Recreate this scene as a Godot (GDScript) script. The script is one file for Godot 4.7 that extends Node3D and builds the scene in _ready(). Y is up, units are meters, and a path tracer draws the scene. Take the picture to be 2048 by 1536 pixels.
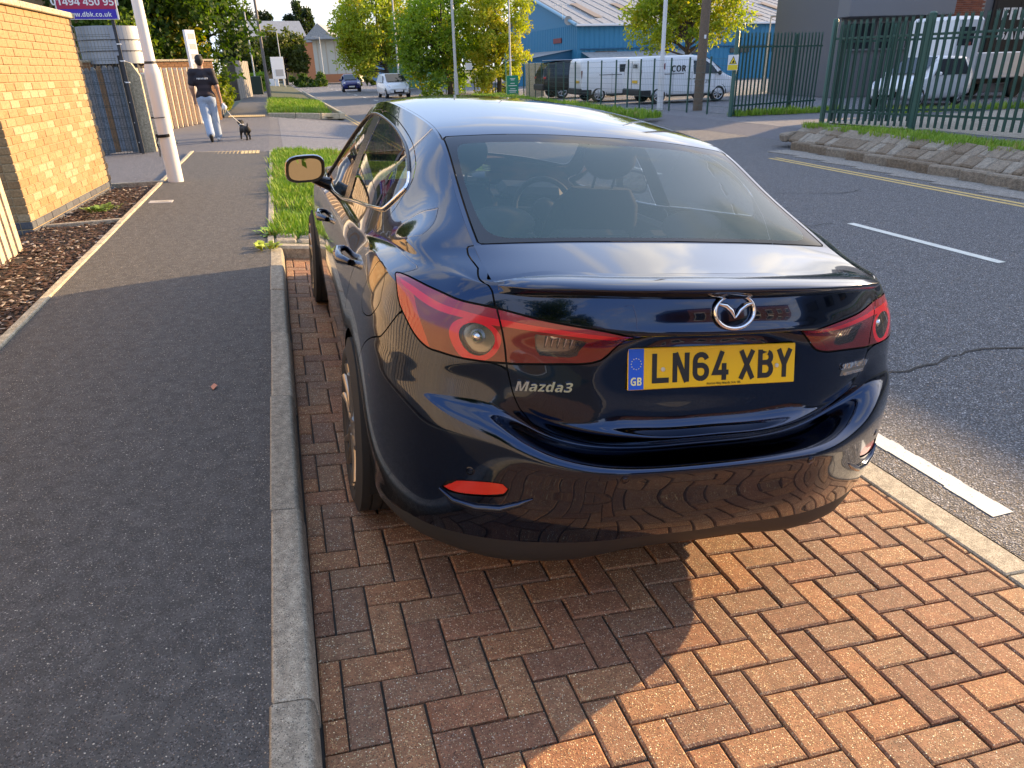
extends Node3D
# A dark blue saloon parked on a block-paved bay beside a footpath, low evening sun from the right.

const SLOPE := 0.1012            # the bay falls towards the road
var bay := Transform3D(Basis(Vector3(cos(SLOPE), -sin(SLOPE), 0), Vector3(sin(SLOPE), cos(SLOPE), 0), Vector3(0, 0, 1)), Vector3(0, 0.0092, 0))
var M := {}                      # materials
var used := {}                   # names taken at top level
var rng := RandomNumberGenerator.new()

# ---------------------------------------------------------------- mesh building
class MB:
	var v := PackedVector3Array()
	var n := PackedVector3Array()
	var uv := PackedVector2Array()
	var c := PackedColorArray()
	var i := PackedInt32Array()
	var tint := Color(1, 1, 1)
	var coloured := false
	func vert(p: Vector3, nn: Vector3, t := Vector2.ZERO) -> int:
		v.append(p); n.append(nn); uv.append(t)
		if coloured: c.append(tint)
		return v.size() - 1
	func face(a: int, b: int, d: int):          # counter-clockwise seen from outside
		i.append(a); i.append(d); i.append(b)
	func tri(a: Vector3, b: Vector3, d: Vector3):
		var nn := (b - a).cross(d - a).normalized()
		face(vert(a, nn), vert(b, nn), vert(d, nn))
	func quad(a: Vector3, b: Vector3, d: Vector3, e: Vector3):
		var nn := (d - a).cross(e - b).normalized()
		var k := vert(a, nn, Vector2(0, 1)); vert(b, nn, Vector2(1, 1)); vert(d, nn, Vector2(1, 0)); vert(e, nn, Vector2(0, 0))
		face(k, k + 1, k + 2); face(k, k + 2, k + 3)
	func box(x: Transform3D, s: Vector3):
		var h := s / 2
		var p := []
		for k in 8: p.append(x * Vector3(h.x if k & 1 else -h.x, h.y if k & 2 else -h.y, h.z if k & 4 else -h.z))
		quad(p[4], p[5], p[7], p[6]); quad(p[1], p[0], p[2], p[3]); quad(p[5], p[1], p[3], p[7])
		quad(p[0], p[4], p[6], p[2]); quad(p[6], p[7], p[3], p[2]); quad(p[0], p[1], p[5], p[4])
	func bx(at: Vector3, s: Vector3):
		box(Transform3D(Basis(), at), s)
	func cbox(x: Transform3D, s: Vector3, ch: float):   # box with every edge chamfered
		var h := s / 2
		var k := h - Vector3(ch, ch, ch)
		for ax in 3:
			var u := (ax + 1) % 3
			var w := (ax + 2) % 3
			for sg in [-1.0, 1.0]:
				var q := []
				for t in [[-1, -1], [1, -1], [1, 1], [-1, 1]]:
					var p := Vector3(); p[ax] = sg * h[ax]; p[u] = t[0] * k[u]; p[w] = t[1] * k[w]; q.append(x * p)
				if sg > 0: quad(q[0], q[1], q[2], q[3])
				else: quad(q[3], q[2], q[1], q[0])
			for su in [-1.0, 1.0]:
				for sw in [-1.0, 1.0]:
					var p0 := Vector3(); p0[u] = su * h[u]; p0[w] = sw * k[w]; p0[ax] = -k[ax]
					var p1 := p0; p1[ax] = k[ax]
					var p2 := Vector3(); p2[u] = su * k[u]; p2[w] = sw * h[w]; p2[ax] = k[ax]
					var p3 := p2; p3[ax] = -k[ax]
					if su * sw > 0: quad(x * p0, x * p3, x * p2, x * p1)
					else: quad(x * p0, x * p1, x * p2, x * p3)
		for k8 in 8:
			var sg := Vector3(1 if k8 & 1 else -1, 1 if k8 & 2 else -1, 1 if k8 & 4 else -1)
			var a := x * (sg * Vector3(h.x, k.y, k.z)); var b := x * (sg * Vector3(k.x, h.y, k.z)); var d := x * (sg * Vector3(k.x, k.y, h.z))
			if sg.x * sg.y * sg.z > 0: tri(a, b, d)
			else: tri(a, d, b)
	func tube(pts: Array, rad, sides := 8, capped := true, squash := 1.0):
		var m := pts.size()
		var prev := Vector3.ZERO
		var first := v.size()
		for k in m:
			var d: Vector3 = (pts[mini(k + 1, m - 1)] - pts[maxi(k - 1, 0)]).normalized()
			var s := prev
			if s == Vector3.ZERO: s = Vector3.UP if absf(d.y) < 0.9 else Vector3.RIGHT
			s = (s - d * s.dot(d)).normalized()
			prev = s
			var t := d.cross(s)
			var r: float = rad if rad is float else rad[k]
			for j in sides:
				var a := TAU * j / sides
				var o := s * cos(a) + t * sin(a) * squash
				vert(pts[k] + o * r, o.normalized(), Vector2(float(j) / sides, float(k) / m))
		for k in m - 1:
			for j in sides:
				var a := first + k * sides + j
				var b := first + k * sides + (j + 1) % sides
				face(a, b, b + sides); face(a, b + sides, a + sides)
		if capped:
			for e in [0, m - 1]:
				var d: Vector3 = (pts[1] - pts[0]) if e else (pts[0] - pts[1])
				if e: d = pts[m - 1] - pts[m - 2]
				d = d.normalized()
				var mid := vert(pts[e], d)
				var ring := []
				for j in sides: ring.append(vert(v[first + e * sides + j], d))
				for j in sides:
					if e: face(mid, ring[j], ring[(j + 1) % sides])
					else: face(mid, ring[(j + 1) % sides], ring[j])
	func lathe(prof: PackedVector2Array, sides: int, x := Transform3D()):   # (radius, height) upwards, outside; turned round y
		var m := prof.size()
		for k in m - 1:
			var d := prof[k + 1] - prof[k]
			if d.length() < 1e-6: continue
			var nn2 := Vector2(d.y, -d.x).normalized()
			var n0 := nn2
			var n1 := nn2
			if k > 0:
				var e := (prof[k] - prof[k - 1]); var ne := Vector2(e.y, -e.x).normalized()
				if ne.dot(nn2) > 0.75: n0 = (ne + nn2).normalized()
			if k < m - 2:
				var e := (prof[k + 2] - prof[k + 1]); var ne := Vector2(e.y, -e.x).normalized()
				if ne.dot(nn2) > 0.75: n1 = (ne + nn2).normalized()
			var f := v.size()
			for j in sides + 1:
				var a := TAU * j / sides
				var o := Vector3(cos(a), 0, -sin(a))
				vert(x * (o * prof[k].x + Vector3.UP * prof[k].y), (x.basis * (o * n0.x + Vector3.UP * n0.y)).normalized(), Vector2(float(j) / sides, prof[k].y))
				vert(x * (o * prof[k + 1].x + Vector3.UP * prof[k + 1].y), (x.basis * (o * n1.x + Vector3.UP * n1.y)).normalized(), Vector2(float(j) / sides, prof[k + 1].y))
			for j in sides:
				var a := f + j * 2
				face(a, a + 2, a + 3); face(a, a + 3, a + 1)
	func extrude(poly: PackedVector2Array, depth: float, x := Transform3D()):   # polygon in xy, front at z = depth / 2
		var p := poly
		if Geometry2D.is_polygon_clockwise(p): p.reverse()
		var t := Geometry2D.triangulate_polygon(p)
		var h := depth / 2
		for side in 2:
			var nn := x.basis * Vector3(0, 0, 1 if side == 0 else -1)
			var f := v.size()
			for q in p: vert(x * Vector3(q.x, q.y, h if side == 0 else -h), nn.normalized(), q)
			for k in range(0, t.size(), 3):
				var a := t[k]; var b := t[k + 1]; var d := t[k + 2]
				if (p[b] - p[a]).cross(p[d] - p[a]) < 0: var s := b; b = d; d = s
				if side == 0: face(f + a, f + b, f + d)
				else: face(f + a, f + d, f + b)
		for k in p.size():
			var a := p[k]; var b := p[(k + 1) % p.size()]
			quad(x * Vector3(a.x, a.y, h), x * Vector3(a.x, a.y, -h), x * Vector3(b.x, b.y, -h), x * Vector3(b.x, b.y, h))
	func blob(at: Vector3, r: Vector3, rings := 8, sides := 12, b := Basis()):   # an ellipsoid
		var f := v.size()
		for k in rings + 1:
			var th := PI * k / rings
			for j in sides + 1:
				var ph := TAU * j / sides
				var o := Vector3(sin(th) * cos(ph), cos(th), -sin(th) * sin(ph))
				vert(at + b * (o * r), (b * (o / r)).normalized(), Vector2(float(j) / sides, float(k) / rings))
		for k in rings:
			for j in sides:
				var a := f + k * (sides + 1) + j
				var d := a + sides + 1
				face(a, d, d + 1); face(a, d + 1, a + 1)
	func loft(rings: Array, closed := true, caps := true):   # rings of equal length (counter-clockwise seen from the far end), smooth normals
		var m := rings.size()
		var s: int = rings[0].size()
		var f := v.size()
		for k in m:
			for j in s:
				var jn := (j + 1) % s if closed else mini(j + 1, s - 1)
				var jp := (j + s - 1) % s if closed else maxi(j - 1, 0)
				var du: Vector3 = rings[k][jn] - rings[k][jp]
				var dv: Vector3 = rings[mini(k + 1, m - 1)][j] - rings[maxi(k - 1, 0)][j]
				vert(rings[k][j], du.cross(dv).normalized(), Vector2(float(j) / s, float(k) / m))
		for k in m - 1:
			for j in (s if closed else s - 1):
				var a := f + k * s + j
				var b := f + k * s + (j + 1) % s
				face(a, b, b + s); face(a, b + s, a + s)
		if caps and closed:
			for e in [0, m - 1]:
				var mid := Vector3.ZERO
				for q in rings[e]: mid += q
				mid /= s
				for j in s:
					if e == 0: tri(mid, rings[e][(j + 1) % s], rings[e][j])
					else: tri(mid, rings[e][j], rings[e][(j + 1) % s])
	func mesh() -> ArrayMesh:
		var a := []
		a.resize(Mesh.ARRAY_MAX)
		a[Mesh.ARRAY_VERTEX] = v; a[Mesh.ARRAY_NORMAL] = n; a[Mesh.ARRAY_TEX_UV] = uv; a[Mesh.ARRAY_INDEX] = i
		if coloured: a[Mesh.ARRAY_COLOR] = c
		var am := ArrayMesh.new()
		if v.size(): am.add_surface_from_arrays(Mesh.PRIMITIVE_TRIANGLES, a)
		return am

func numbered(called: String) -> String:
	var k: int = used.get(called, 0)
	used[called] = k + 1
	return called if k == 0 else "%s_%03d" % [called, k]

func tag(o: Node, label: String, category: String, group := ""):
	o.set_meta("label", label); o.set_meta("category", category)
	if group: o.set_meta("group", group)

func thing(called: String, label: String, category: String, at := Transform3D(), group := "") -> Node3D:
	var o := Node3D.new()
	o.name = numbered(called)
	add_child(o)
	o.transform = at
	tag(o, label, category, group)
	return o

func put(called: String, m, mat: Material, parent: Node = self, at := Transform3D()) -> MeshInstance3D:
	var o := MeshInstance3D.new()
	o.name = numbered(called) if parent == self else called
	o.mesh = m.mesh() if m is MB else m
	o.material_override = mat
	o.transform = at
	parent.add_child(o, true)
	return o

func structure(called: String, m, mat: Material, at := Transform3D()) -> MeshInstance3D:
	var o := put(called, m, mat, self, at)
	o.set_meta("kind", "structure")
	return o

func stuff(o: Node) -> Node:
	o.set_meta("kind", "stuff")
	return o

func words(t: String, size: float, depth := 0.002, font_name := "Droid Sans", bold := true) -> TextMesh:
	var f := SystemFont.new()
	f.font_names = PackedStringArray([font_name])
	f.font_weight = 700 if bold else 400
	var m := TextMesh.new()
	m.text = t; m.font = f; m.font_size = 64; m.pixel_size = size / 46.0; m.depth = depth; m.curve_step = 4.0
	return m

func swarm(called: String, m: Mesh, mat: Material, xf: Array, cols: Array, parent: Node = self) -> MultiMeshInstance3D:
	var mm := MultiMesh.new()
	mm.transform_format = MultiMesh.TRANSFORM_3D
	mm.use_colors = cols.size() > 0
	mm.mesh = m
	mm.instance_count = xf.size()
	for k in xf.size():
		mm.set_instance_transform(k, xf[k])
		if cols.size(): mm.set_instance_color(k, cols[k])
	var o := MultiMeshInstance3D.new()
	o.name = numbered(called) if parent == self else called
	o.multimesh = mm
	o.material_override = mat
	parent.add_child(o, true)
	return o

func turn(at: Vector3, yaw := 0.0, pitch := 0.0, roll := 0.0) -> Transform3D:
	return Transform3D(Basis.from_euler(Vector3(pitch, yaw, roll)), at)

# ---------------------------------------------------------------- materials
func lin(r: float, g: float, b: float, a := 1.0) -> Color:
	var k := Color(r, g, b).linear_to_srgb()
	k.a = a
	return k

func mat(col: Color, rough := 0.7, metal := 0.0) -> StandardMaterial3D:
	var m := StandardMaterial3D.new()
	m.albedo_color = col; m.roughness = rough; m.metallic = metal
	return m

func glass(col: Color, alpha: float) -> StandardMaterial3D:
	var m := mat(Color(col.r, col.g, col.b, alpha), 0.02)
	m.transparency = BaseMaterial3D.TRANSPARENCY_ALPHA
	return m

func textured(m: StandardMaterial3D, t: Texture2D, per_metre: float, height: Texture2D = null, relief := 0.0, world := true) -> StandardMaterial3D:
	m.albedo_texture = t
	m.uv1_triplanar = true
	m.uv1_world_triplanar = world
	m.uv1_scale = Vector3.ONE * per_metre
	if height:
		m.heightmap_enabled = true; m.heightmap_texture = height; m.heightmap_scale = relief
	return m

# A tileable picture of grains over patchy ground: base colour, patchiness, then [colour, number, least radius, largest radius, height]
func grains(size: int, base: Color, patch: float, dots: Array, seed_: int, patch_scale := 0.012) -> Array:
	var r := RandomNumberGenerator.new()
	r.seed = seed_
	var nz := FastNoiseLite.new()
	nz.seed = seed_; nz.frequency = patch_scale; nz.fractal_octaves = 4
	var img_n := nz.get_seamless_image(size, size)
	img_n.convert(Image.FORMAT_L8)
	var nd := img_n.get_data()
	var px := PackedByteArray(); px.resize(size * size * 3)
	var ht := PackedByteArray(); ht.resize(size * size)
	for k in size * size:
		var f := 1.0 + patch * (nd[k] / 127.5 - 1.0) + r.randf_range(-0.06, 0.06)
		px[k * 3] = clampi(int(base.r * f * 255), 0, 255); px[k * 3 + 1] = clampi(int(base.g * f * 255), 0, 255); px[k * 3 + 2] = clampi(int(base.b * f * 255), 0, 255)
		ht[k] = clampi(int(110 + 50 * (nd[k] / 127.5 - 1.0) + r.randf_range(-12, 12)), 0, 255)
	for d in dots:
		for q in d[1]:
			var rad: float = r.randf_range(d[2], d[3])
			var cx := r.randi_range(0, size - 1); var cy := r.randi_range(0, size - 1)
			var sq := r.randf_range(0.6, 1.0); var an := r.randf_range(0, PI)
			var ca := cos(an); var sa := sin(an)
			var tone := r.randf_range(0.75, 1.2)
			var col: Color = d[0]
			var ir := ceili(rad)
			for y in range(-ir, ir + 1):
				for x in range(-ir, ir + 1):
					var u := (x * ca + y * sa) / rad; var w := (y * ca - x * sa) / (rad * sq)
					var dd := u * u + w * w
					if dd > 1.0: continue
					var at := posmod(cy + y, size) * size + posmod(cx + x, size)
					px[at * 3] = clampi(int(col.r * tone * 255), 0, 255); px[at * 3 + 1] = clampi(int(col.g * tone * 255), 0, 255); px[at * 3 + 2] = clampi(int(col.b * tone * 255), 0, 255)
					ht[at] = clampi(int(120 + d[4] * (1.0 - dd * 0.6)), 0, 255)
	var im := Image.create_from_data(size, size, false, Image.FORMAT_RGB8, px)
	var ih := Image.create_from_data(size, size, false, Image.FORMAT_L8, ht)
	return [ImageTexture.create_from_image(im), ImageTexture.create_from_image(ih)]

# control points of the car's skin: the side and tail, the boot top, and the roof line
const BODY_NET := [
	[0,0.3,0.661,0,0.226,0.858,0,0.365,0.937,0,0.439,0.963,0,0.562,0.965,0,0.626,1.004,0,0.562,0.764,0,0.662,0.923,0,0.667,0.908,0,0.674,0.854,0,0.777,0.861,0,0.898,0.811,0,0.931,0.812,0,0.933,0.91,0,0.963,0.886,0,0.994,0.881,0,1.034,0.868,0,1.05,0.861,0,1.063,0.854,0,1.068,0.835,0,1.07,0.812,0,1.073,0.778],
	[0.168,0.3,0.657,0.168,0.229,0.844,0.168,0.366,0.93,0.168,0.438,0.956,0.168,0.562,0.957,0.168,0.623,0.998,0.168,0.559,0.766,0.168,0.66,0.925,0.168,0.657,0.916,0.168,0.659,0.844,0.168,0.769,0.852,0.168,0.907,0.792,0.168,0.941,0.787,0.168,0.932,0.91,0.168,0.963,0.887,0.168,0.993,0.881,0.168,1.033,0.868,0.168,1.052,0.861,0.169,1.064,0.852,0.169,1.069,0.842,0.169,1.072,0.817,0.169,1.075,0.783],
	[0.347,0.3,0.658,0.347,0.218,0.886,0.346,0.363,0.916,0.346,0.442,0.957,0.346,0.562,0.959,0.346,0.632,0.99,0.346,0.567,0.754,0.346,0.664,0.897,0.347,0.69,0.856,0.346,0.711,0.864,0.346,0.799,0.845,0.346,0.873,0.846,0.346,0.906,0.871,0.346,0.938,0.869,0.346,0.963,0.864,0.347,0.994,0.858,0.347,1.038,0.843,0.347,1.045,0.837,0.345,1.06,0.832,0.346,1.065,0.812,0.347,1.067,0.791,0.346,1.069,0.757],
	[0.482,0.299,0.612,0.486,0.22,0.866,0.487,0.366,0.882,0.487,0.43,0.903,0.487,0.561,0.905,0.487,0.647,0.93,0.486,0.627,0.764,0.486,0.688,0.808,0.485,0.687,0.816,0.485,0.694,0.827,0.486,0.762,0.828,0.486,0.904,0.792,0.486,0.916,0.812,0.486,0.934,0.818,0.486,0.958,0.818,0.485,0.99,0.807,0.485,1.023,0.793,0.482,1.04,0.783,0.492,1.052,0.774,0.487,1.056,0.758,0.484,1.061,0.727,0.486,1.068,0.687],
	[0.606,0.303,0.556,0.59,0.217,0.837,0.587,0.365,0.842,0.586,0.413,0.865,0.586,0.55,0.867,0.587,0.682,0.886,0.59,0.716,0.809,0.591,0.742,0.798,0.592,0.781,0.787,0.593,0.813,0.783,0.59,0.857,0.784,0.589,0.877,0.779,0.589,0.907,0.767,0.589,0.933,0.76,0.59,0.959,0.749,0.592,0.983,0.74,0.594,1.009,0.732,0.596,1.028,0.722,0.606,1.026,0.717,0.615,1.027,0.713,0.625,1.028,0.708,0.632,1.03,0.696],
	[0.632,0.289,0.525,0.695,0.229,0.744,0.705,0.363,0.784,0.712,0.419,0.795,0.71,0.545,0.797,0.708,0.701,0.799,0.694,0.726,0.761,0.689,0.758,0.754,0.687,0.783,0.75,0.683,0.803,0.748,0.695,0.83,0.746,0.698,0.894,0.733,0.7,0.919,0.727,0.698,0.945,0.717,0.694,0.966,0.711,0.687,0.989,0.702,0.68,1.007,0.694,0.664,1.036,0.666,0.651,1.034,0.669,0.633,1.039,0.665,0.615,1.043,0.665,0.596,1.047,0.667],
	[0.708,0.281,0.464,0.788,0.247,0.673,0.78,0.359,0.712,0.793,0.422,0.724,0.792,0.542,0.726,0.789,0.724,0.722,0.78,0.747,0.703,0.779,0.773,0.701,0.777,0.791,0.697,0.777,0.817,0.693,0.773,0.846,0.689,0.77,0.88,0.672,0.767,0.909,0.658,0.76,0.933,0.643,0.751,0.945,0.625,0.74,0.973,0.608,0.723,1.005,0.593,0.704,1.036,0.566,0.681,1.041,0.573,0.658,1.052,0.574,0.63,1.058,0.575,0.605,1.062,0.576],
	[0.734,0.265,0.38,0.848,0.244,0.493,0.839,0.335,0.551,0.852,0.416,0.564,0.853,0.533,0.568,0.852,0.7,0.562,0.848,0.735,0.56,0.845,0.761,0.557,0.843,0.788,0.552,0.842,0.812,0.548,0.839,0.845,0.54,0.837,0.877,0.529,0.832,0.91,0.516,0.831,0.934,0.502,0.822,0.999,0.491,0.817,0.998,0.478,0.812,0.996,0.465,0.751,1.021,0.44,0.734,1.044,0.452,0.7,1.055,0.463,0.658,1.069,0.486,0.6,1.081,0.507],
	[0.799,0.28,0.296,0.884,0.24,0.374,0.871,0.365,0.389,0.887,0.454,0.402,0.894,0.59,0.408,0.893,0.715,0.402,0.89,0.765,0.397,0.888,0.795,0.393,0.883,0.819,0.391,0.88,0.837,0.389,0.875,0.864,0.386,0.872,0.894,0.375,0.865,0.922,0.363,0.865,0.926,0.347,0.831,0.987,0.328,0.824,0.992,0.305,0.815,1.002,0.285,0.747,1.031,0.235,0.776,1.061,0.285,0.733,1.089,0.327,0.684,1.106,0.362,0.602,1.122,0.395],
	[0.748,0.141,0.116,0.818,0.159,0.096,0.854,0.236,0.091,0.87,0.303,0.088,0.88,0.4,0.086,0.888,0.505,0.088,0.891,0.565,0.089,0.891,0.622,0.09,0.891,0.658,0.091,0.889,0.727,0.091,0.887,0.765,0.092,0.882,0.81,0.095,0.874,0.847,0.098,0.875,0.882,0.102,0.834,1.008,0.107,0.829,1.002,0.113,0.814,1.003,0.119,0.781,1.006,0.128,0.761,1.034,0.123,0.691,1.089,0.121,0.636,1.158,0.124,0.585,1.21,0.133],
	[0.76,0.177,-0.16,0.833,0.182,-0.155,0.859,0.268,-0.154,0.873,0.343,-0.153,0.883,0.449,-0.153,0.888,0.559,-0.153,0.889,0.616,-0.153,0.889,0.667,-0.154,0.888,0.7,-0.154,0.886,0.748,-0.154,0.883,0.784,-0.154,0.878,0.824,-0.155,0.872,0.858,-0.156,0.863,0.884,-0.157,0.861,0.887,-0.158,0.85,0.91,-0.159,0.826,0.974,-0.16,0.819,0.982,-0.166,0.753,1.088,-0.148,0.698,1.182,-0.135,0.625,1.268,-0.124,0.57,1.329,-0.117],
	[0.76,0.168,-0.373,0.833,0.176,-0.374,0.861,0.26,-0.374,0.875,0.333,-0.374,0.885,0.437,-0.374,0.892,0.546,-0.374,0.893,0.604,-0.374,0.893,0.655,-0.374,0.892,0.693,-0.374,0.89,0.732,-0.374,0.887,0.774,-0.374,0.882,0.818,-0.374,0.876,0.855,-0.374,0.868,0.889,-0.374,0.858,0.919,-0.373,0.846,0.944,-0.373,0.83,0.973,-0.373,0.815,0.976,-0.372,0.756,1.107,-0.376,0.699,1.197,-0.378,0.629,1.293,-0.381,0.574,1.362,-0.382],
	[0.76,0.17,-0.873,0.832,0.177,-0.873,0.86,0.262,-0.873,0.874,0.335,-0.873,0.884,0.44,-0.873,0.89,0.549,-0.873,0.892,0.607,-0.873,0.892,0.658,-0.873,0.891,0.695,-0.873,0.889,0.735,-0.873,0.886,0.776,-0.873,0.88,0.819,-0.873,0.875,0.855,-0.873,0.866,0.886,-0.873,0.858,0.91,-0.873,0.847,0.935,-0.873,0.829,0.971,-0.873,0.813,0.972,-0.873,0.764,1.114,-0.874,0.714,1.215,-0.874,0.651,1.321,-0.875,0.601,1.396,-0.875],
	[0.761,0.17,-1.231,0.834,0.177,-1.231,0.862,0.262,-1.231,0.876,0.335,-1.232,0.886,0.439,-1.232,0.892,0.549,-1.232,0.894,0.606,-1.232,0.893,0.657,-1.232,0.893,0.694,-1.232,0.89,0.735,-1.232,0.888,0.774,-1.231,0.882,0.815,-1.231,0.877,0.849,-1.231,0.868,0.879,-1.231,0.86,0.902,-1.231,0.848,0.925,-1.232,0.831,0.959,-1.231,0.814,0.954,-1.233,0.768,1.106,-1.226,0.72,1.212,-1.221,0.658,1.324,-1.216,0.61,1.404,-1.213],
	[0.761,0.17,-1.704,0.834,0.177,-1.704,0.861,0.262,-1.704,0.876,0.335,-1.704,0.886,0.439,-1.704,0.892,0.549,-1.704,0.894,0.606,-1.704,0.893,0.657,-1.704,0.892,0.694,-1.704,0.89,0.736,-1.704,0.888,0.772,-1.704,0.882,0.811,-1.704,0.877,0.843,-1.704,0.868,0.871,-1.704,0.86,0.893,-1.704,0.848,0.913,-1.705,0.832,0.944,-1.702,0.812,0.942,-1.713,0.774,1.082,-1.671,0.731,1.182,-1.644,0.675,1.287,-1.616,0.63,1.361,-1.595],
	[0.754,0.17,-2.15,0.826,0.177,-2.15,0.854,0.262,-2.15,0.868,0.335,-2.15,0.878,0.439,-2.15,0.884,0.548,-2.15,0.886,0.605,-2.15,0.886,0.657,-2.15,0.885,0.693,-2.15,0.883,0.734,-2.15,0.88,0.768,-2.15,0.875,0.806,-2.15,0.869,0.836,-2.15,0.861,0.863,-2.15,0.852,0.883,-2.15,0.84,0.903,-2.151,0.826,0.927,-2.148,0.797,0.949,-2.161,0.801,0.976,-2.107,0.788,0.998,-2.07,0.763,1.022,-2.032,0.741,1.038,-2.004],
	[0.759,0.17,-2.594,0.832,0.177,-2.594,0.861,0.262,-2.594,0.876,0.336,-2.594,0.886,0.442,-2.594,0.892,0.552,-2.594,0.894,0.61,-2.594,0.893,0.662,-2.594,0.892,0.697,-2.594,0.89,0.748,-2.594,0.888,0.776,-2.595,0.882,0.81,-2.595,0.876,0.837,-2.595,0.868,0.86,-2.595,0.859,0.876,-2.595,0.847,0.893,-2.596,0.832,0.911,-2.595,0.805,0.935,-2.599,0.792,0.942,-2.588,0.765,0.954,-2.582,0.727,0.964,-2.575,0.695,0.971,-2.57],
	[0.748,0.171,-3.073,0.815,0.179,-3.073,0.84,0.261,-3.073,0.853,0.33,-3.073,0.862,0.428,-3.073,0.868,0.532,-3.073,0.869,0.587,-3.073,0.869,0.635,-3.073,0.868,0.679,-3.072,0.866,0.693,-3.072,0.864,0.727,-3.071,0.859,0.757,-3.07,0.854,0.781,-3.07,0.846,0.802,-3.069,0.838,0.817,-3.067,0.827,0.833,-3.066,0.814,0.851,-3.064,0.79,0.873,-3.066,0.778,0.877,-3.048,0.752,0.885,-3.036,0.715,0.891,-3.022,0.683,0.896,-3.011],
	[0.626,0.166,-3.413,0.723,0.166,-3.413,0.761,0.266,-3.413,0.78,0.355,-3.413,0.794,0.484,-3.414,0.802,0.619,-3.414,0.804,0.688,-3.415,0.804,0.741,-3.416,0.802,0.799,-3.417,0.8,0.757,-3.419,0.796,0.782,-3.422,0.789,0.794,-3.424,0.781,0.801,-3.428,0.77,0.801,-3.432,0.759,0.792,-3.437,0.742,0.785,-3.442,0.722,0.78,-3.447,0.691,0.778,-3.463,0.66,0.778,-3.431,0.623,0.78,-3.416,0.568,0.783,-3.398,0.531,0.785,-3.393],
	[0.593,0.184,-3.554,0.569,0.224,-3.554,0.559,0.241,-3.553,0.555,0.257,-3.553,0.551,0.265,-3.552,0.549,0.271,-3.55,0.549,0.293,-3.547,0.549,0.32,-3.542,0.549,0.349,-3.537,0.55,0.398,-3.529,0.551,0.436,-3.52,0.553,0.474,-3.509,0.555,0.514,-3.496,0.557,0.556,-3.481,0.56,0.6,-3.462,0.564,0.644,-3.441,0.568,0.686,-3.417,0.583,0.735,-3.391,0.557,0.744,-3.357,0.518,0.756,-3.307,0.491,0.758,-3.27,0.437,0.762,-3.209],
	[0,0.178,-3.675,0,0.209,-3.675,0,0.248,-3.675,0,0.289,-3.675,0,0.334,-3.674,0,0.378,-3.673,0,0.417,-3.671,0,0.453,-3.668,0,0.487,-3.665,0,0.514,-3.66,0,0.544,-3.655,0,0.574,-3.648,0,0.604,-3.64,0,0.633,-3.631,0,0.66,-3.62,0,0.689,-3.607,0,0.716,-3.593,0,0.746,-3.575,0,0.777,-3.559,0,0.793,-3.52,0,0.806,-3.466,0,0.819,-3.403]
]
const DECK_NET := [
	[0,1.074,0.782,0,1.077,0.729,0,1.086,0.63,0,1.097,0.505],
	[0.15,1.074,0.776,0.15,1.077,0.725,0.15,1.085,0.627,0.15,1.096,0.505],
	[0.304,1.068,0.759,0.304,1.072,0.714,0.305,1.082,0.617,0.303,1.095,0.504],
	[0.441,1.058,0.733,0.442,1.063,0.697,0.442,1.075,0.602,0.44,1.091,0.502],
	[0.534,1.048,0.71,0.535,1.054,0.681,0.535,1.068,0.589,0.533,1.088,0.501],
	[0.602,1.039,0.69,0.603,1.045,0.668,0.603,1.062,0.578,0.601,1.085,0.5]
]
const ROOF_NET := [
	[0,1.097,0.505,0,1.147,0.38,0,1.252,0.133,0,1.359,-0.134,0,1.401,-0.377,0,1.452,-0.881,0,1.449,-1.196,0,1.468,-1.659,0,1.105,-2.135,0,0.988,-2.529,0,0.944,-3.053,0,0.85,-3.382],
	[0.15,1.096,0.505,0.15,1.147,0.381,0.145,1.251,0.133,0.142,1.359,-0.133,0.143,1.401,-0.378,0.15,1.451,-0.88,0.152,1.449,-1.197,0.157,1.467,-1.655,0.184,1.103,-2.128,0.173,0.987,-2.531,0.169,0.943,-3.051,0.134,0.849,-3.377],
	[0.303,1.095,0.504,0.304,1.143,0.384,0.295,1.246,0.133,0.288,1.355,-0.13,0.29,1.395,-0.379,0.303,1.444,-0.879,0.308,1.443,-1.2,0.318,1.454,-1.643,0.374,1.093,-2.103,0.351,0.985,-2.538,0.344,0.935,-3.048,0.273,0.842,-3.361],
	[0.44,1.091,0.502,0.44,1.136,0.389,0.428,1.234,0.133,0.417,1.346,-0.125,0.42,1.384,-0.38,0.44,1.428,-0.878,0.446,1.43,-1.205,0.461,1.424,-1.625,0.542,1.073,-2.066,0.509,0.981,-2.548,0.498,0.92,-3.043,0.395,0.827,-3.338],
	[0.533,1.088,0.501,0.533,1.128,0.393,0.519,1.222,0.133,0.505,1.338,-0.121,0.509,1.373,-0.381,0.533,1.412,-0.877,0.541,1.416,-1.209,0.559,1.392,-1.609,0.657,1.054,-2.033,0.617,0.976,-2.557,0.604,0.906,-3.038,0.479,0.813,-3.318],
	[0.601,1.085,0.5,0.601,1.121,0.397,0.585,1.21,0.133,0.57,1.329,-0.117,0.574,1.362,-0.382,0.601,1.396,-0.875,0.61,1.404,-1.213,0.63,1.361,-1.595,0.741,1.038,-2.005,0.695,0.972,-2.565,0.681,0.892,-3.034,0.54,0.8,-3.3]
]

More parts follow.
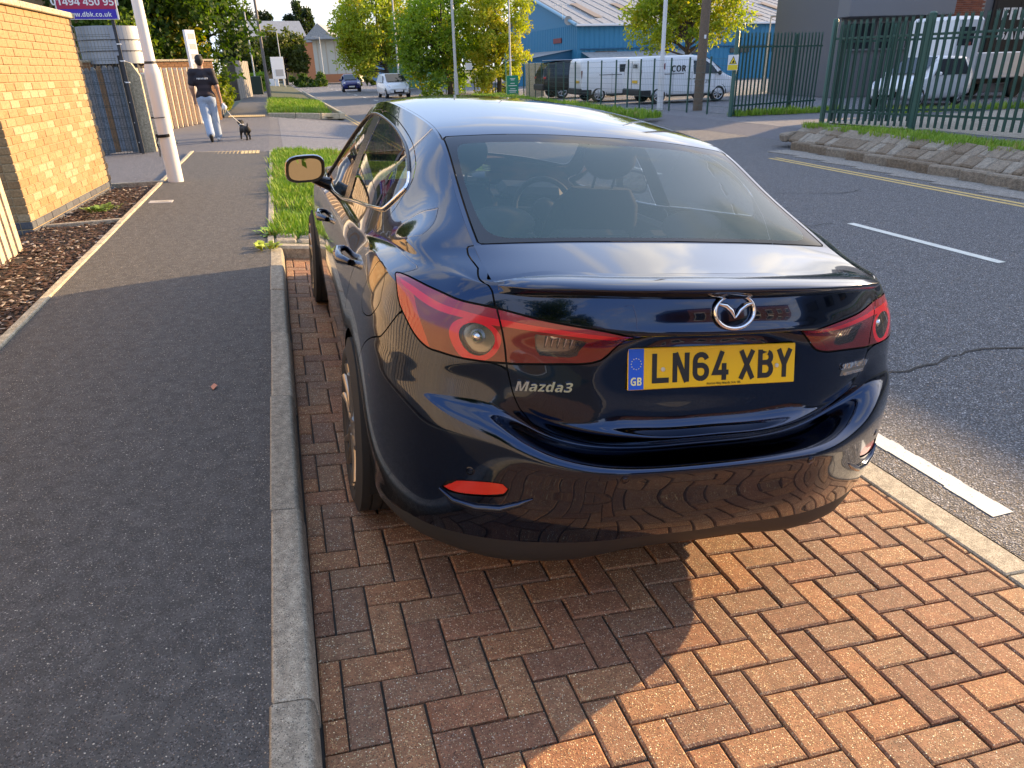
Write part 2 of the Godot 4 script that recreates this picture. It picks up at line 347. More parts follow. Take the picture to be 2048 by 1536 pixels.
func _ready():
	rng.seed = 20240817
	# ---- camera
	var cam := Camera3D.new()
	cam.name = "camera"
	cam.transform = Transform3D(Basis(Vector3(0.953359, -0.026283, 0.300693), Vector3(0.147224, 0.910154, -0.387227), Vector3(-0.263499, 0.413436, 0.871573)), Vector3(0, 1.5, 0))
	cam.fov = 57.50
	cam.near = 0.05; cam.far = 1200.0
	add_child(cam)
	cam.current = true
	# ---- sky, sun, exposure
	var we := WorldEnvironment.new()
	we.name = "world"
	var env := Environment.new()
	env.background_mode = Environment.BG_SKY
	var sky := Sky.new()
	var pan := PanoramaSkyMaterial.new()
	pan.panorama = sky_picture()
	pan.energy_multiplier = 1.0
	sky.sky_material = pan
	env.sky = sky
	env.background_energy_multiplier = 1.0
	env.tonemap_mode = Environment.TONE_MAPPER_LINEAR
	env.tonemap_exposure = 2.45
	env.sdfgi_enabled = true; env.ssao_enabled = true; env.ssil_enabled = true
	we.environment = env
	add_child(we)
	var sun := DirectionalLight3D.new()
	sun.name = "sun"
	sun.light_color = Color(1.0, 0.84, 0.62)
	sun.light_energy = 1.5
	sun.light_angular_distance = 0.5
	sun.shadow_enabled = true
	sun.transform = Transform3D(Basis.looking_at(-Vector3(0.921, 0.270, -0.281), Vector3.UP), Vector3.ZERO)
	add_child(sun)
	make_materials()
	build_all()

func sky_picture() -> ImageTexture:
	var w := 1024; var h := 512
	var nz := FastNoiseLite.new()
	nz.seed = 11; nz.frequency = 1.0; nz.fractal_octaves = 6; nz.fractal_gain = 0.55
	var n2 := FastNoiseLite.new()
	n2.seed = 5; n2.frequency = 0.45; n2.fractal_octaves = 3
	var sun := Vector3(0.921, 0.270, -0.281).normalized()
	var f := PackedFloat32Array(); f.resize(w * h * 3)
	for y in h:
		var el := PI / 2 - PI * (y + 0.5) / h
		for x in w:
			var az := TAU * (x + 0.5) / w
			var d := Vector3(sin(az) * cos(el), sin(el), -cos(az) * cos(el))
			var up := maxf(d.y, 0.0)
			var c := Vector3(0.16, 0.28, 0.52).lerp(Vector3(0.40, 0.48, 0.59), pow(1.0 - up, 3.0))
			c = c.lerp(Vector3(0.50, 0.52, 0.55), pow(1.0 - up, 14.0) * 0.8)
			var k := maxf(d.dot(sun), 0.0)
			c += Vector3(1.0, 0.80, 0.56) * (pow(k, 3.0) * 0.30 + pow(k, 12.0) * 0.8 + pow(k, 60.0) * 2.0)
			# clouds on a flat layer high up
			var q := Vector3(d.x, 0, d.z) / (up + 0.12)
			var cl := nz.get_noise_3d(q.x * 1.1, q.z * 1.7, 3.0) + 0.55 * n2.get_noise_3d(q.x, q.z, 9.0)
			var lowcl := smoothstep(0.35, 0.05, up) * 0.22
			var a := smoothstep(0.14 - lowcl, 0.40 - lowcl, cl + 0.06)
			var shade := clampf(nz.get_noise_3d(q.x * 1.1 + sun.x * 0.12, q.z * 1.7 + sun.z * 0.12, 3.0) * 1.2 + 0.35, 0, 1)
			var cc := (Vector3(0.66, 0.62, 0.56) + Vector3(0.7, 0.58, 0.42) * pow(k, 3.0)).lerp(Vector3(0.37, 0.40, 0.46), shade)
			c = c.lerp(cc, a * 0.9)
			var o := (y * w + x) * 3
			f[o] = c.x; f[o + 1] = c.y; f[o + 2] = c.z
	return ImageTexture.create_from_image(Image.create_from_data(w, h, false, Image.FORMAT_RGBF, f.to_byte_array()))

func make_materials():
	M.paint = car_paint(lin(0.010, 0.024, 0.064))
	M.paint_dark = car_paint(lin(0.010, 0.02, 0.05))
	M.black = mat(lin(0.006, 0.006, 0.006), 0.9)
	M.gloss_black = mat(lin(0.006, 0.006, 0.007), 0.06)
	M.dark_plastic = mat(lin(0.018, 0.018, 0.019), 0.55)
	M.rubber = mat(lin(0.012, 0.012, 0.013), 0.6)
	M.pillar = mat(lin(0.05, 0.045, 0.04), 0.25, 0.3)
	M.tyre = mat(lin(0.017, 0.017, 0.017), 0.8)
	M.alloy = mat(lin(0.42, 0.38, 0.33), 0.28, 0.9)
	M.chrome = mat(lin(0.85, 0.85, 0.86), 0.06, 1.0)
	M.mirror = mat(lin(0.85, 0.86, 0.86), 0.01, 1.0)
	M.tinted_glass = glass(lin(0.02, 0.075, 0.085), 0.40)
	M.side_glass = glass(lin(0.015, 0.02, 0.02), 0.55)
	M.seat_cloth = mat(lin(0.02, 0.02, 0.022), 0.9)
	M.dash = mat(lin(0.02, 0.021, 0.023), 0.6)
	M.lining = mat(lin(0.3, 0.3, 0.29), 0.95)
	M.red_bright = lens(lin(0.55, 0.006, 0.02))
	M.red_lens = lens(lin(0.13, 0.004, 0.006))
	M.red_smoke = lens(lin(0.22, 0.008, 0.03))
	M.red_reflector = lens(lin(0.55, 0.02, 0.008))
	M.amber_red = lens(lin(0.40, 0.02, 0.008))
	M.clear_lens = glass(lin(0.5, 0.5, 0.5), 0.06)
	M.bowl = mat(lin(0.22, 0.22, 0.21), 0.2, 1.0)
	M.plate_yellow = mat(lin(0.83, 0.50, 0.005), 0.35)
	M.plate_blue = mat(lin(0.01, 0.10, 0.62), 0.35)
	M.plate_star = mat(lin(0.85, 0.8, 0.35), 0.4)
	M.plate_black = mat(lin(0.012, 0.012, 0.012), 0.4)
	M.screw = mat(lin(0.6, 0.55, 0.42), 0.5)
	make_ground_materials()
	make_street_materials()
	make_right_materials()
	make_far_materials()

func lens(c: Color) -> StandardMaterial3D:
	var m := mat(c, 0.25)
	m.clearcoat_enabled = true; m.clearcoat = 1.0; m.clearcoat_roughness = 0.01
	return m

func make_ground_materials():
	var g: Array
	g = grains(1024, Color(0.195, 0.20, 0.215), 0.12, [[Color(0.36, 0.37, 0.395), 30000, 1.4, 3.4, 120], [Color(0.27, 0.275, 0.295), 14000, 1.2, 3.2, 70], [Color(0.105, 0.107, 0.115), 9000, 1.0, 2.6, -80], [Color(0.60, 0.60, 0.61), 3000, 1.0, 2.4, 125], [Color(0.46, 0.39, 0.31), 1800, 1.0, 2.6, 95]], 1)
	M.road = textured(mat(Color(1.46, 1.44, 1.40), 0.8), g[0], 0.62, g[1], 1.1)
	M.road_patch = textured(mat(Color(1.50, 1.51, 1.53), 0.85), g[0], 0.62, g[1], 0.5)
	M.side_road = textured(mat(Color(1.34, 1.33, 1.33), 0.85), g[0], 0.7, g[1], 0.4)
	M.yard = textured(mat(Color(1.5, 1.5, 1.5), 0.85), g[0], 0.7, g[1], 0.4)
	M.pavement = textured(mat(Color(1.4, 1.38, 1.38), 0.85), g[0], 0.8, g[1], 0.4)
	g = grains(1024, Color(0.225, 0.228, 0.235), 0.20, [[Color(0.345, 0.345, 0.36), 26000, 0.9, 2.1, 90], [Color(0.125, 0.125, 0.135), 20000, 0.9, 2.0, -70], [Color(0.62, 0.61, 0.59), 1900, 0.7, 2.1, 100], [Color(0.48, 0.42, 0.36), 1600, 0.8, 1.8, 90]], 2)
	M.footpath = textured(mat(Color(1.26, 1.23, 1.17), 0.8), g[0], 0.9, g[1], 0.45)
	g = grains(1024, Color(0.56, 0.54, 0.50), 0.22, [[Color(0.72, 0.70, 0.66), 11000, 0.8, 2.8, 70], [Color(0.30, 0.29, 0.27), 14000, 0.8, 2.8, -70], [Color(0.20, 0.19, 0.18), 2600, 0.8, 2.4, -80], [Color(0.80, 0.79, 0.75), 1500, 0.7, 1.6, 60]], 3)
	M.kerb_a = textured(mat(Color(1.14, 1.11, 1.06), 0.85), g[0], 1.7, g[1], 0.4)
	M.kerb_b = textured(mat(Color(1.06, 1.04, 1.0), 0.85), g[0], 1.7, g[1], 0.4)
	M.concrete = textured(mat(Color(1.15, 1.13, 1.08), 0.85), g[0], 1.5, g[1], 0.2)
	M.concrete_pale = textured(mat(Color(1.25, 1.22, 1.13), 0.85), g[0], 1.3, g[1], 0.15)
	M.channel = textured(mat(Color(0.98, 0.98, 1.0), 0.85), g[0], 1.3, g[1], 0.25)
	M.apron = textured(mat(Color(1.15, 1.12, 1.08), 0.85), g[0], 0.5)
	M.stone_a = textured(mat(Color(0.90, 0.83, 0.76), 0.9), g[0], 1.2, g[1], 0.8)
	M.stone_b = textured(mat(Color(1.0, 0.95, 0.9), 0.9), g[0], 1.1, g[1], 0.8)
	M.stone_c = textured(mat(Color(1.06, 1.03, 1.0), 0.9), g[0], 1.0, g[1], 0.8)
	# blocks: sandy red-brown concrete with bright and dark grit
	g = grains(1024, Color(0.51, 0.365, 0.285), 0.14, [[Color(0.59, 0.44, 0.34), 9000, 1.0, 3.4, 70], [Color(0.35, 0.25, 0.20), 9000, 1.0, 3.2, -50], [Color(0.74, 0.65, 0.52), 5200, 1.2, 3.2, 95], [Color(0.90, 0.87, 0.80), 1900, 1.2, 3.0, 105], [Color(0.13, 0.11, 0.10), 800, 1.0, 3.0, -70]], 4)
	M.paver = []
	for c in [Color(1.04, 1.06, 1.02), Color(0.97, 0.99, 0.98), Color(1.10, 1.10, 1.02), Color(1.04, 1.0, 0.95), Color(0.94, 0.93, 0.92), Color(1.10, 1.06, 0.96)]:
		M.paver.append(textured(mat(c, 0.8), g[0], 1.55, g[1], 0.30))
	M.joint = mat(lin(0.045, 0.042, 0.038), 0.95)
	M.earth = mat(lin(0.10, 0.11, 0.07), 0.95)
	M.soil = mat(lin(0.07, 0.075, 0.03), 0.95)
	M.bark_soil = mat(lin(0.03, 0.022, 0.016), 0.95)
	M.tar = mat(lin(0.008, 0.008, 0.008), 0.7)
	M.white_line = textured(mat(Color(1.05, 1.05, 1.03), 0.7), grains(512, Color(0.80, 0.80, 0.78), 0.06, [[Color(0.55, 0.55, 0.54), 500, 0.8, 2.0, 0], [Color(0.35, 0.35, 0.35), 120, 1.0, 2.4, 0]], 6)[0], 1.2)
	M.yellow_line = textured(mat(Color(1.0, 1.0, 1.0), 0.75), grains(512, Color(0.78, 0.67, 0.42), 0.08, [[Color(0.45, 0.40, 0.30), 900, 0.8, 2.2, 0]], 7)[0], 1.2)
	M.tactile = mat(lin(0.55, 0.42, 0.22), 0.85)
	M.cover = mat(lin(0.42, 0.40, 0.37), 0.6)
	M.dead_leaf = mat(lin(0.5, 0.22, 0.14), 0.8)
	M.grass = mat(Color(1, 1, 1), 0.75); M.grass.vertex_color_use_as_albedo = true; M.grass.backlight_enabled = true; M.grass.backlight = Color(0.6, 0.7, 0.25)
	M.leafy = mat(Color(1, 1, 1), 0.7); M.leafy.vertex_color_use_as_albedo = true
	M.leaf = mat(Color(1, 1, 1), 0.55); M.leaf.vertex_color_use_as_albedo = true; M.leaf.backlight_enabled = true; M.leaf.backlight = Color(0.95, 1.0, 0.35)
	M.bark = mat(lin(0.09, 0.075, 0.06), 0.9)

func make_street_materials():
	var g: Array = grains(512, Color(0.93, 0.93, 0.93), 0.16, [[Color(0.80, 0.80, 0.79), 2200, 0.8, 2.4, -40], [Color(1.0, 1.0, 1.0), 1600, 0.8, 2.2, 40], [Color(0.62, 0.60, 0.58), 260, 0.8, 2.0, -60]], 21, 0.02)
	M.brick_yellow = []
	for c in [lin(0.44, 0.28, 0.14), lin(0.47, 0.32, 0.17), lin(0.41, 0.25, 0.115), lin(0.51, 0.38, 0.23), lin(0.43, 0.275, 0.14), lin(0.39, 0.24, 0.115)]:
		M.brick_yellow.append(textured(mat(c, 0.9), g[0], 3.0, g[1], 0.15))
	M.brick_brown = []
	for c in [lin(0.30, 0.15, 0.07), lin(0.36, 0.19, 0.09), lin(0.33, 0.18, 0.08)]: M.brick_brown.append(textured(mat(c, 0.9), g[0], 3.0))
	M.brick_blue = []
	for c in [lin(0.11, 0.12, 0.14), lin(0.13, 0.14, 0.16), lin(0.10, 0.105, 0.125)]: M.brick_blue.append(textured(mat(c, 0.7), g[0], 3.0))
	M.mortar = textured(mat(lin(0.46, 0.35, 0.21), 0.95), g[0], 4.0)
	M.paling = []
	for c in [lin(0.64, 0.52, 0.38), lin(0.60, 0.49, 0.37), lin(0.66, 0.55, 0.42)]: M.paling.append(textured(mat(c, 0.85), g[0], 1.6))
	M.timber = []
	for c in [lin(0.20, 0.24, 0.29), lin(0.26, 0.16, 0.09), lin(0.22, 0.25, 0.30), lin(0.24, 0.24, 0.25)]: M.timber.append(textured(mat(c, 0.9), g[0], 1.8))
	M.house_brick = textured(mat(lin(0.30, 0.21, 0.11), 0.9), g[0], 2.0)
	M.white_column = mat(lin(0.72, 0.71, 0.68), 0.5)
	M.dark_grey = mat(lin(0.035, 0.038, 0.045), 0.6)
	M.black_paint = mat(lin(0.012, 0.012, 0.014), 0.45)
	M.wire = mat(lin(0.03, 0.05, 0.045), 0.5)
	M.steel = mat(lin(0.6, 0.6, 0.6), 0.3, 0.9)
	M.zinc = mat(lin(0.30, 0.33, 0.38), 0.45, 0.6)
	M.white_plastic = mat(lin(0.80, 0.80, 0.80), 0.5)
	M.grey_panel = mat(lin(0.42, 0.41, 0.40), 0.5)
	M.sign_blue = mat(lin(0.045, 0.025, 0.42), 0.45)
	M.sign_red = mat(lin(0.42, 0.015, 0.07), 0.45)
	M.dark_glass = mat(lin(0.02, 0.025, 0.03), 0.05)
	M.roof_tile = mat(lin(0.14, 0.08, 0.06), 0.9)
	M.grey_board = [mat(lin(0.22, 0.21, 0.20), 0.9), mat(lin(0.30, 0.28, 0.25), 0.9)]
	M.cabinet = mat(lin(0.012, 0.03, 0.02), 0.5)
	M.lamp_light = mat(lin(0.50, 0.50, 0.48), 0.5)
	M.lamp_dark = mat(lin(0.16, 0.14, 0.13), 0.6)

func make_right_materials():
	M.fence_green = [mat(lin(0.028, 0.085, 0.066), 0.45), mat(lin(0.034, 0.10, 0.078), 0.45)]
	M.van_white = car_white()
	M.van_rim = mat(lin(0.5, 0.5, 0.52), 0.3, 0.8)
	M.clear_lens_solid = mat(lin(0.55, 0.57, 0.6), 0.08, 0.3)
	M.maroon = mat(lin(0.18, 0.012, 0.02), 0.5)
	M.suv_paint = mat(lin(0.02, 0.021, 0.02), 0.2, 0.3)
	M.blue_car = mat(lin(0.012, 0.02, 0.14), 0.2, 0.3)
	M.sign_yellow = mat(lin(0.8, 0.62, 0.03), 0.5)
	M.sign_green = mat(lin(0.012, 0.25, 0.14), 0.45)
	M.pole_white = mat(lin(0.70, 0.71, 0.72), 0.5)
	M.old_wood = textured(mat(lin(0.20, 0.15, 0.11), 0.9), M.mortar.albedo_texture, 1.5)
	M.blue_sheet = mat(lin(0.028, 0.20, 0.36), 0.55)
	M.blue_dark = mat(lin(0.015, 0.11, 0.21), 0.55)
	M.pale_blue = mat(lin(0.25, 0.45, 0.60), 0.5)
	M.roof_sheet = textured(mat(lin(0.36, 0.37, 0.38), 0.7), M.mortar.albedo_texture, 0.25)
	M.rooflight = mat(lin(0.28, 0.21, 0.15), 0.6)
	M.unit_grey = mat(lin(0.14, 0.145, 0.16), 0.6)
	M.unit_panel = mat(lin(0.19, 0.195, 0.21), 0.6)
	M.mortar_grey = mat(lin(0.30, 0.27, 0.24), 0.95)
	M.brick_red = [mat(lin(0.24, 0.075, 0.04), 0.9), mat(lin(0.30, 0.10, 0.055), 0.9), mat(lin(0.20, 0.065, 0.04), 0.9)]

func car_white() -> StandardMaterial3D:
	var m := mat(lin(0.74, 0.76, 0.78), 0.35)
	m.clearcoat_enabled = true; m.clearcoat = 0.6; m.clearcoat_roughness = 0.05
	return m

func make_far_materials():
	M.orange_wall = mat(lin(0.50, 0.20, 0.09), 0.9)
	M.brick_dark = mat(lin(0.20, 0.075, 0.055), 0.9)
	M.cream_wall = mat(lin(0.62, 0.58, 0.48), 0.85)
	M.hoarding_blue = mat(lin(0.16, 0.30, 0.48), 0.6)
	M.hoarding_sign = mat(lin(0.08, 0.26, 0.62), 0.6)
	M.green_board = mat(lin(0.14, 0.32, 0.20), 0.7)
	M.skin = mat(lin(0.42, 0.24, 0.17), 0.6)
	M.hair = mat(lin(0.012, 0.010, 0.010), 0.7)
	M.denim = textured(mat(lin(0.40, 0.50, 0.66), 0.9), M.mortar.albedo_texture, 6.0)
	M.dog_black = mat(lin(0.008, 0.008, 0.009), 0.75)

func build_all():
	build_ground()
	build_left()
	build_right()
	tree("broad_tree", "large dark green tree overhanging the brick wall and footpath", Vector3(-3.5, 0.1, -31.0), 1.6, 0.22, Vector3(0.1, 4.5, 0), Vector3(3.1, 3.5, 3.6), 190, 24000, 0.21, Color(0.03, 0.07, 0.016), Color(0.13, 0.21, 0.025), 0.03, -0.97)
	build_far()
	build_car()
	build_people()

# ---------------------------------------------------------------- ground
func strip(b: MB, prof: Array, zs: Array, swing := 0.0):    # prof: [x, y] across, swept along z
	for k in zs.size() - 1:
		for j in prof.size() - 1:
			var o0: float = right_edge(zs[k]) * swing
			var o1: float = right_edge(zs[k + 1]) * swing
			b.quad(Vector3(prof[j][0] + o0, prof[j][1], zs[k]), Vector3(prof[j + 1][0] + o0, prof[j + 1][1], zs[k]), Vector3(prof[j + 1][0] + o1, prof[j + 1][1], zs[k + 1]), Vector3(prof[j][0] + o1, prof[j][1], zs[k + 1]))

func steps(a: float, z: float, d: float) -> Array:
	var o := []
	var k := maxi(1, int(ceil(absf(z - a) / d)))
	for q in k + 1: o.append(lerpf(a, z, float(q) / k))
	return o

func right_edge(z: float) -> float:                 # how far the right kerb swings out
	return -0.10 * (z + 7.3)

func sheet(called: String, pts: Array, m: Material, kind := true) -> MeshInstance3D:   # flat polygon of (x, y, z), counter-clockwise from above
	var b := MB.new()
	var p2 := PackedVector2Array()
	for p in pts: p2.append(Vector2(p.x, -p.z))
	var t := Geometry2D.triangulate_polygon(p2)
	for k in range(0, t.size(), 3):
		var a: Vector3 = pts[t[k]]; var c: Vector3 = pts[t[k + 1]]; var d: Vector3 = pts[t[k + 2]]
		if (c - a).cross(d - a).y < 0: b.tri(a, d, c)
		else: b.tri(a, c, d)
	var o := put(called, b, m)
	if kind: o.set_meta("kind", "structure")
	return o

func build_ground():
	var b := MB.new()
	strip(b, [[-500, -0.42], [500, -0.42]], [60.0, -700.0])
	structure("ground", b, M.earth)
	# carriageway
	b = MB.new()
	strip(b, [[2.425, -0.238], [3.2, -0.25], [6.1, -0.245], [10.6, -0.262], [11.5, -0.27]], steps(14, -60, 6.0) + steps(-70, -420, 50.0))
	structure("road", b, M.road)
	# white and yellow lines
	b = MB.new(); ragged(b, 2.565, 2.665, -0.2372, -1.70, -6.6, 60); put_line("parking_bay_line", b, M.white_line)
	b = MB.new(); b.quad(Vector3(6.03, -0.2405, -4.63), Vector3(6.13, -0.2405, -4.63), Vector3(6.13, -0.2405, -6.54), Vector3(6.03, -0.2405, -6.54)); put_line("centre_line", b, M.white_line)
	for z in range(11, 90, 6):
		b = MB.new(); b.quad(Vector3(6.03, -0.2405, -z + 0.0), Vector3(6.13, -0.2405, -z + 0.0), Vector3(6.13, -0.2405, -z - 2.0), Vector3(6.03, -0.2405, -z - 2.0)); put_line("centre_line", b, M.white_line)
	for o in [0.0, 0.15]:
		b = MB.new()
		strip(b, [[8.66 + o, -0.252], [8.74 + o, -0.252]], steps(10, -12.0, 2.0), 0.55)
		put_line("yellow_line", b, M.yellow_line)
		b = MB.new()
		strip(b, [[2.62 + o, -0.237], [2.675 + o, -0.237]], steps(-16.5, -60, 4.0))
		put_line("yellow_line", b, M.yellow_line)
	# cracks in the road
	for c in [[Vector2(3.0, -3.05), Vector2(3.5, -3.0), Vector2(4.0, -3.12), Vector2(4.9, -2.95), Vector2(5.6, -3.1)], [Vector2(5.9, -6.6), Vector2(5.2, -6.7), Vector2(4.4, -6.6)], [Vector2(6.6, -8.6), Vector2(7.4, -8.2), Vector2(7.9, -8.35)]]:
		b = MB.new()
		var pl := []
		for k in c.size() - 1:
			for q in 6:
				pl.append(c[k].lerp(c[k + 1], q / 6.0) + Vector2(rng.randf_range(-0.02, 0.02), rng.randf_range(-0.03, 0.03)))
		for k in pl.size() - 1:
			var w := rng.randf_range(0.004, 0.011)
			var n: Vector2 = (pl[k + 1] - pl[k]).orthogonal().normalized() * w
			b.quad(Vector3(pl[k].x - n.x, -0.2435, pl[k].y - n.y), Vector3(pl[k].x + n.x, -0.2435, pl[k].y + n.y), Vector3(pl[k + 1].x + n.x, -0.2435, pl[k + 1].y + n.y), Vector3(pl[k + 1].x - n.x, -0.2435, pl[k + 1].y - n.y))
		var o := put("road_crack", b, M.tar); o.set_meta("kind", "structure")
	# footpath with its flush edges
	b = MB.new()
	strip(b, [[-1.60, 0.19], [-0.9, 0.165], [-0.219, 0.1295]], steps(6, -14.9, 3.0)); structure("footpath", b, M.footpath)
	b = MB.new()
	strip(b, [[-1.75, 0.155], [-0.25, 0.125]], steps(-27.2, -120, 8.0)); structure("footpath", b, M.footpath)
	b = MB.new()
	edging(b, -1.655, -1.598, 0.205, 6, -15.0)
	structure("path_edging", b, M.concrete_pale)
	b = MB.new()
	edging(b, -0.245, -0.19, 0.140, -6.45, -15.0)
	structure("path_edging", b, M.concrete)
	b = MB.new(); b.cbox(turn(Vector3(-1.98, 0.16, -7.95), 0.06), Vector3(0.66, 0.10, 0.05), 0.008); structure("path_edging", b, M.concrete)
	b = MB.new(); b.cbox(turn(Vector3(-1.98, 0.17, -10.72), 0.0), Vector3(0.70, 0.10, 0.06), 0.008); structure("path_edging", b, M.concrete)
	# side road and its forecourt
	b = MB.new()
	strip(b, [[-14, 0.12], [-1.66, 0.158]], steps(-10.75, -15.0, 2.0))
	strip(b, [[-14, 0.12], [-1.66, 0.145], [-0.25, 0.118], [2.43, -0.228]], steps(-15.0, -27.4, 3.0))
	strip(b, [[0.6, 0.008], [2.43, -0.228]], [-27.4, -29.0])
	structure("side_road", b, M.side_road)
	b = MB.new(); strip(b, [[0.02, 0.0872], [2.43, -0.2235]], steps(-15.2, -27.3, 3.0)); structure("road_patch", b, M.road_patch)
	for e in [[-1.58, -0.42, -14.45, -15.0, 0.176, 0.144], [-1.62, -0.40, -27.25, -28.4, 0.160, 0.138]]:
		var t := MB.new()
		t.quad(Vector3(e[0], e[4] + 0.004, e[2]), Vector3(e[1], e[5] + 0.004, e[2]), Vector3(e[1], e[5] + 0.004, e[3]), Vector3(e[0], e[4] + 0.004, e[3]))
		var tp := structure("tactile_paving", t, M.tactile)
		var slab := MB.new(); slab.lathe(PackedVector2Array([Vector2(0.016, 0.0), Vector2(0.012, 0.006), Vector2(0, 0.0065)]), 8)
		var xf := []
		for i in int((e[1] - e[0]) / 0.067):
			for j in int(absf(e[3] - e[2]) / 0.067):
				var fx: float = (i + 0.5) * 0.067
				xf.append(Transform3D(Basis(), Vector3(e[0] + fx, lerpf(e[4], e[5], fx / (e[1] - e[0])) + 0.004, e[2] - (j + 0.5) * 0.067)))
		stuff(swarm("blister", slab.mesh(), M.tactile, xf, [], tp))
	# small access cover in the footpath
	b = MB.new(); b.cbox(turn(Vector3(-1.42, 0.183, -9.05), 0, 0, -0.04), Vector3(0.25, 0.012, 0.17), 0.003)
	var cover := put("access_cover", b, M.cover); tag(cover, "small rectangular pale access cover set in the footpath by the edging strip", "cover")
	b = MB.new()
	for k in 9: b.bx(Vector3(-1.50 + k * 0.02, 0.1905, -9.05), Vector3(0.008, 0.003, 0.08))
	put("ribs", b, M.concrete, cover)
	# kerb between footpath and bay
	var kerb := Node3D.new(); kerb.name = "kerb"; add_child(kerb); kerb.set_meta("kind", "structure")
	var joints := [3.2, 2.3, 1.4, 0.5, -0.42, -1.33, -2.18, -3.16, -4.08, -5.0, -5.65, -6.35]
	for k in joints.size() - 1:
		var z0: float = joints[k] - 0.003; var z1: float = joints[k + 1] + 0.003
		var m := MB.new()
		var wob := rng.randf_range(-0.003, 0.003); var hy := rng.randf_range(-0.003, 0.003)
		var sec := [Vector2(-0.232, -0.05), Vector2(-0.118, -0.05), Vector2(-0.122, 0.03), Vector2(-0.133, 0.082), Vector2(-0.140, 0.094), Vector2(-0.150, 0.100), Vector2(-0.225, 0.103), Vector2(-0.232, 0.098)]
		var r0 := []; var r1 := []; var ra := []; var rb := []
		for q in sec:
			r0.append(Vector3(q.x * 0.985 - 0.0026 + wob, q.y - 0.004 + hy, z0)); ra.append(Vector3(q.x + wob, q.y + hy, z0 - 0.006))
			rb.append(Vector3(q.x + wob, q.y + hy, z1 + 0.006)); r1.append(Vector3(q.x * 0.985 - 0.0026 + wob, q.y - 0.004 + hy, z1))
		m.loft([r1, rb, ra, r0])
		put("kerb_stone", m, M.kerb_a if k % 2 else M.kerb_b, kerb, bay)
	# end of the bay: return kerb and stone setts, then the verge
	for k in 3:
		var m := MB.new(); m.cbox(turn(Vector3(0.12 + k * 0.62, 0.03, -6.42 - 0.02 * k), -0.05, 0), Vector3(0.60, 0.15, 0.13), 0.02)
		put("kerb_stone", m, M.kerb_a, kerb, bay)
	for k in 9:
		var m := MB.new(); m.cbox(turn(Vector3(-0.10 + (k % 3) * 0.21 + rng.randf_range(-0.02, 0.02), 0.085 + rng.randf_range(-0.008, 0.01), -6.62 - 0.16 * (k / 3)), rng.randf_range(-0.3, 0.3), rng.randf_range(-0.06, 0.06)), Vector3(rng.randf_range(0.17, 0.21), 0.07, rng.randf_range(0.12, 0.15)), 0.02)
		put("sett", m, M.kerb_b, kerb, bay)
	sheet("verge", [Vector3(-0.20, 0.125, -6.45), Vector3(2.30, -0.135, -6.45), Vector3(2.30, -0.16, -15.3), Vector3(1.2, -0.05, -15.25), Vector3(-0.20, 0.118, -15.0)], M.soil)
	sheet("far_verge", [Vector3(-0.25, 0.125, -28.4), Vector3(2.0, -0.06, -28.6), Vector3(2.35, -0.13, -31), Vector3(2.35, -0.15, -110), Vector3(-0.25, 0.12, -110)], M.soil)
	var fk := Node3D.new(); fk.name = "far_kerb"; add_child(fk); fk.set_meta("kind", "structure")
	for e in [[Vector3(-0.3, 0.10, -28.1), Vector3(0.62, 0.06, -28.2)], [Vector3(0.63, 0.06, -28.2), Vector3(1.5, 0.0, -28.45)], [Vector3(1.51, 0.0, -28.45), Vector3(2.2, -0.06, -29.2)], [Vector3(2.21, -0.06, -29.2), Vector3(2.5, -0.12, -30.2)], [Vector3(2.5, -0.12, -30.2), Vector3(2.5, -0.13, -31.2)], [Vector3(2.5, -0.13, -31.2), Vector3(2.5, -0.13, -34.2)], [Vector3(2.5, -0.13, -34.2), Vector3(2.5, -0.13, -70)]]:
		var m := MB.new()
		var d: Vector3 = e[1] - e[0]
		m.cbox(Transform3D(Basis.looking_at(d, Vector3.UP), (e[0] + e[1]) / 2), Vector3(0.14, 0.22, d.length()), 0.02)
		put("kerb_stone", m, M.concrete_pale, fk)
	build_bay()
	# right side: channel blocks, kerb, sloping stone bank, pavement
	var ch := Node3D.new(); ch.name = "channel"; add_child(ch); ch.set_meta("kind", "structure")
	var rk := Node3D.new(); rk.name = "right_kerb"; add_child(rk); rk.set_meta("kind", "structure")
	var bank := Node3D.new(); bank.name = "stone_bank"; add_child(bank); bank.set_meta("kind", "structure")
	var z := 6.0
	while z > -12.6:
		var x := 9.06 + right_edge(z - 0.45)
		var m := MB.new(); m.cbox(turn(Vector3(x + 0.28, -0.285, z - 0.45), 0.0998), Vector3(0.54, 0.09, 0.893), 0.006)
		put("channel_block", m, M.channel, ch)
		z -= 0.9
	z = 6.0
	while z > -12.9:
		var len := rng.randf_range(0.48, 0.72)
		var x := 9.70 + right_edge(z - len / 2)
		var m := MB.new(); m.cbox(turn(Vector3(x + rng.randf_range(-0.008, 0.008), -0.185 + rng.randf_range(-0.008, 0.006), z - len / 2), 0.0998 + rng.randf_range(-0.01, 0.01)), Vector3(0.17, 0.19, len - 0.014), 0.022)
		put("kerb_stone", m, M.stone_a if rng.randf() < 0.5 else M.stone_b, rk)
		z -= len
	for row in 2:
		z = 6.0 + row * 0.13
		while z > -13.3:
			var len := rng.randf_range(0.13, 0.34)
			var x := 9.79 + 0.30 * (row + 0.5) + right_edge(z - len / 2)
			var tilt := 0.42
			var m := MB.new()
			m.cbox(Transform3D(Basis.from_euler(Vector3(rng.randf_range(-0.09, 0.09), 0.0998 + rng.randf_range(-0.12, 0.12), tilt + rng.randf_range(-0.10, 0.10))), Vector3(x, -0.115 + 0.13 * (row + 0.5) + rng.randf_range(-0.012, 0.010), z - len / 2)), Vector3(0.325, 0.09, len - 0.015), 0.024)
			put("bank_stone", m, [M.stone_a, M.stone_b, M.stone_c][rng.randi() % 3], bank)
			z -= len
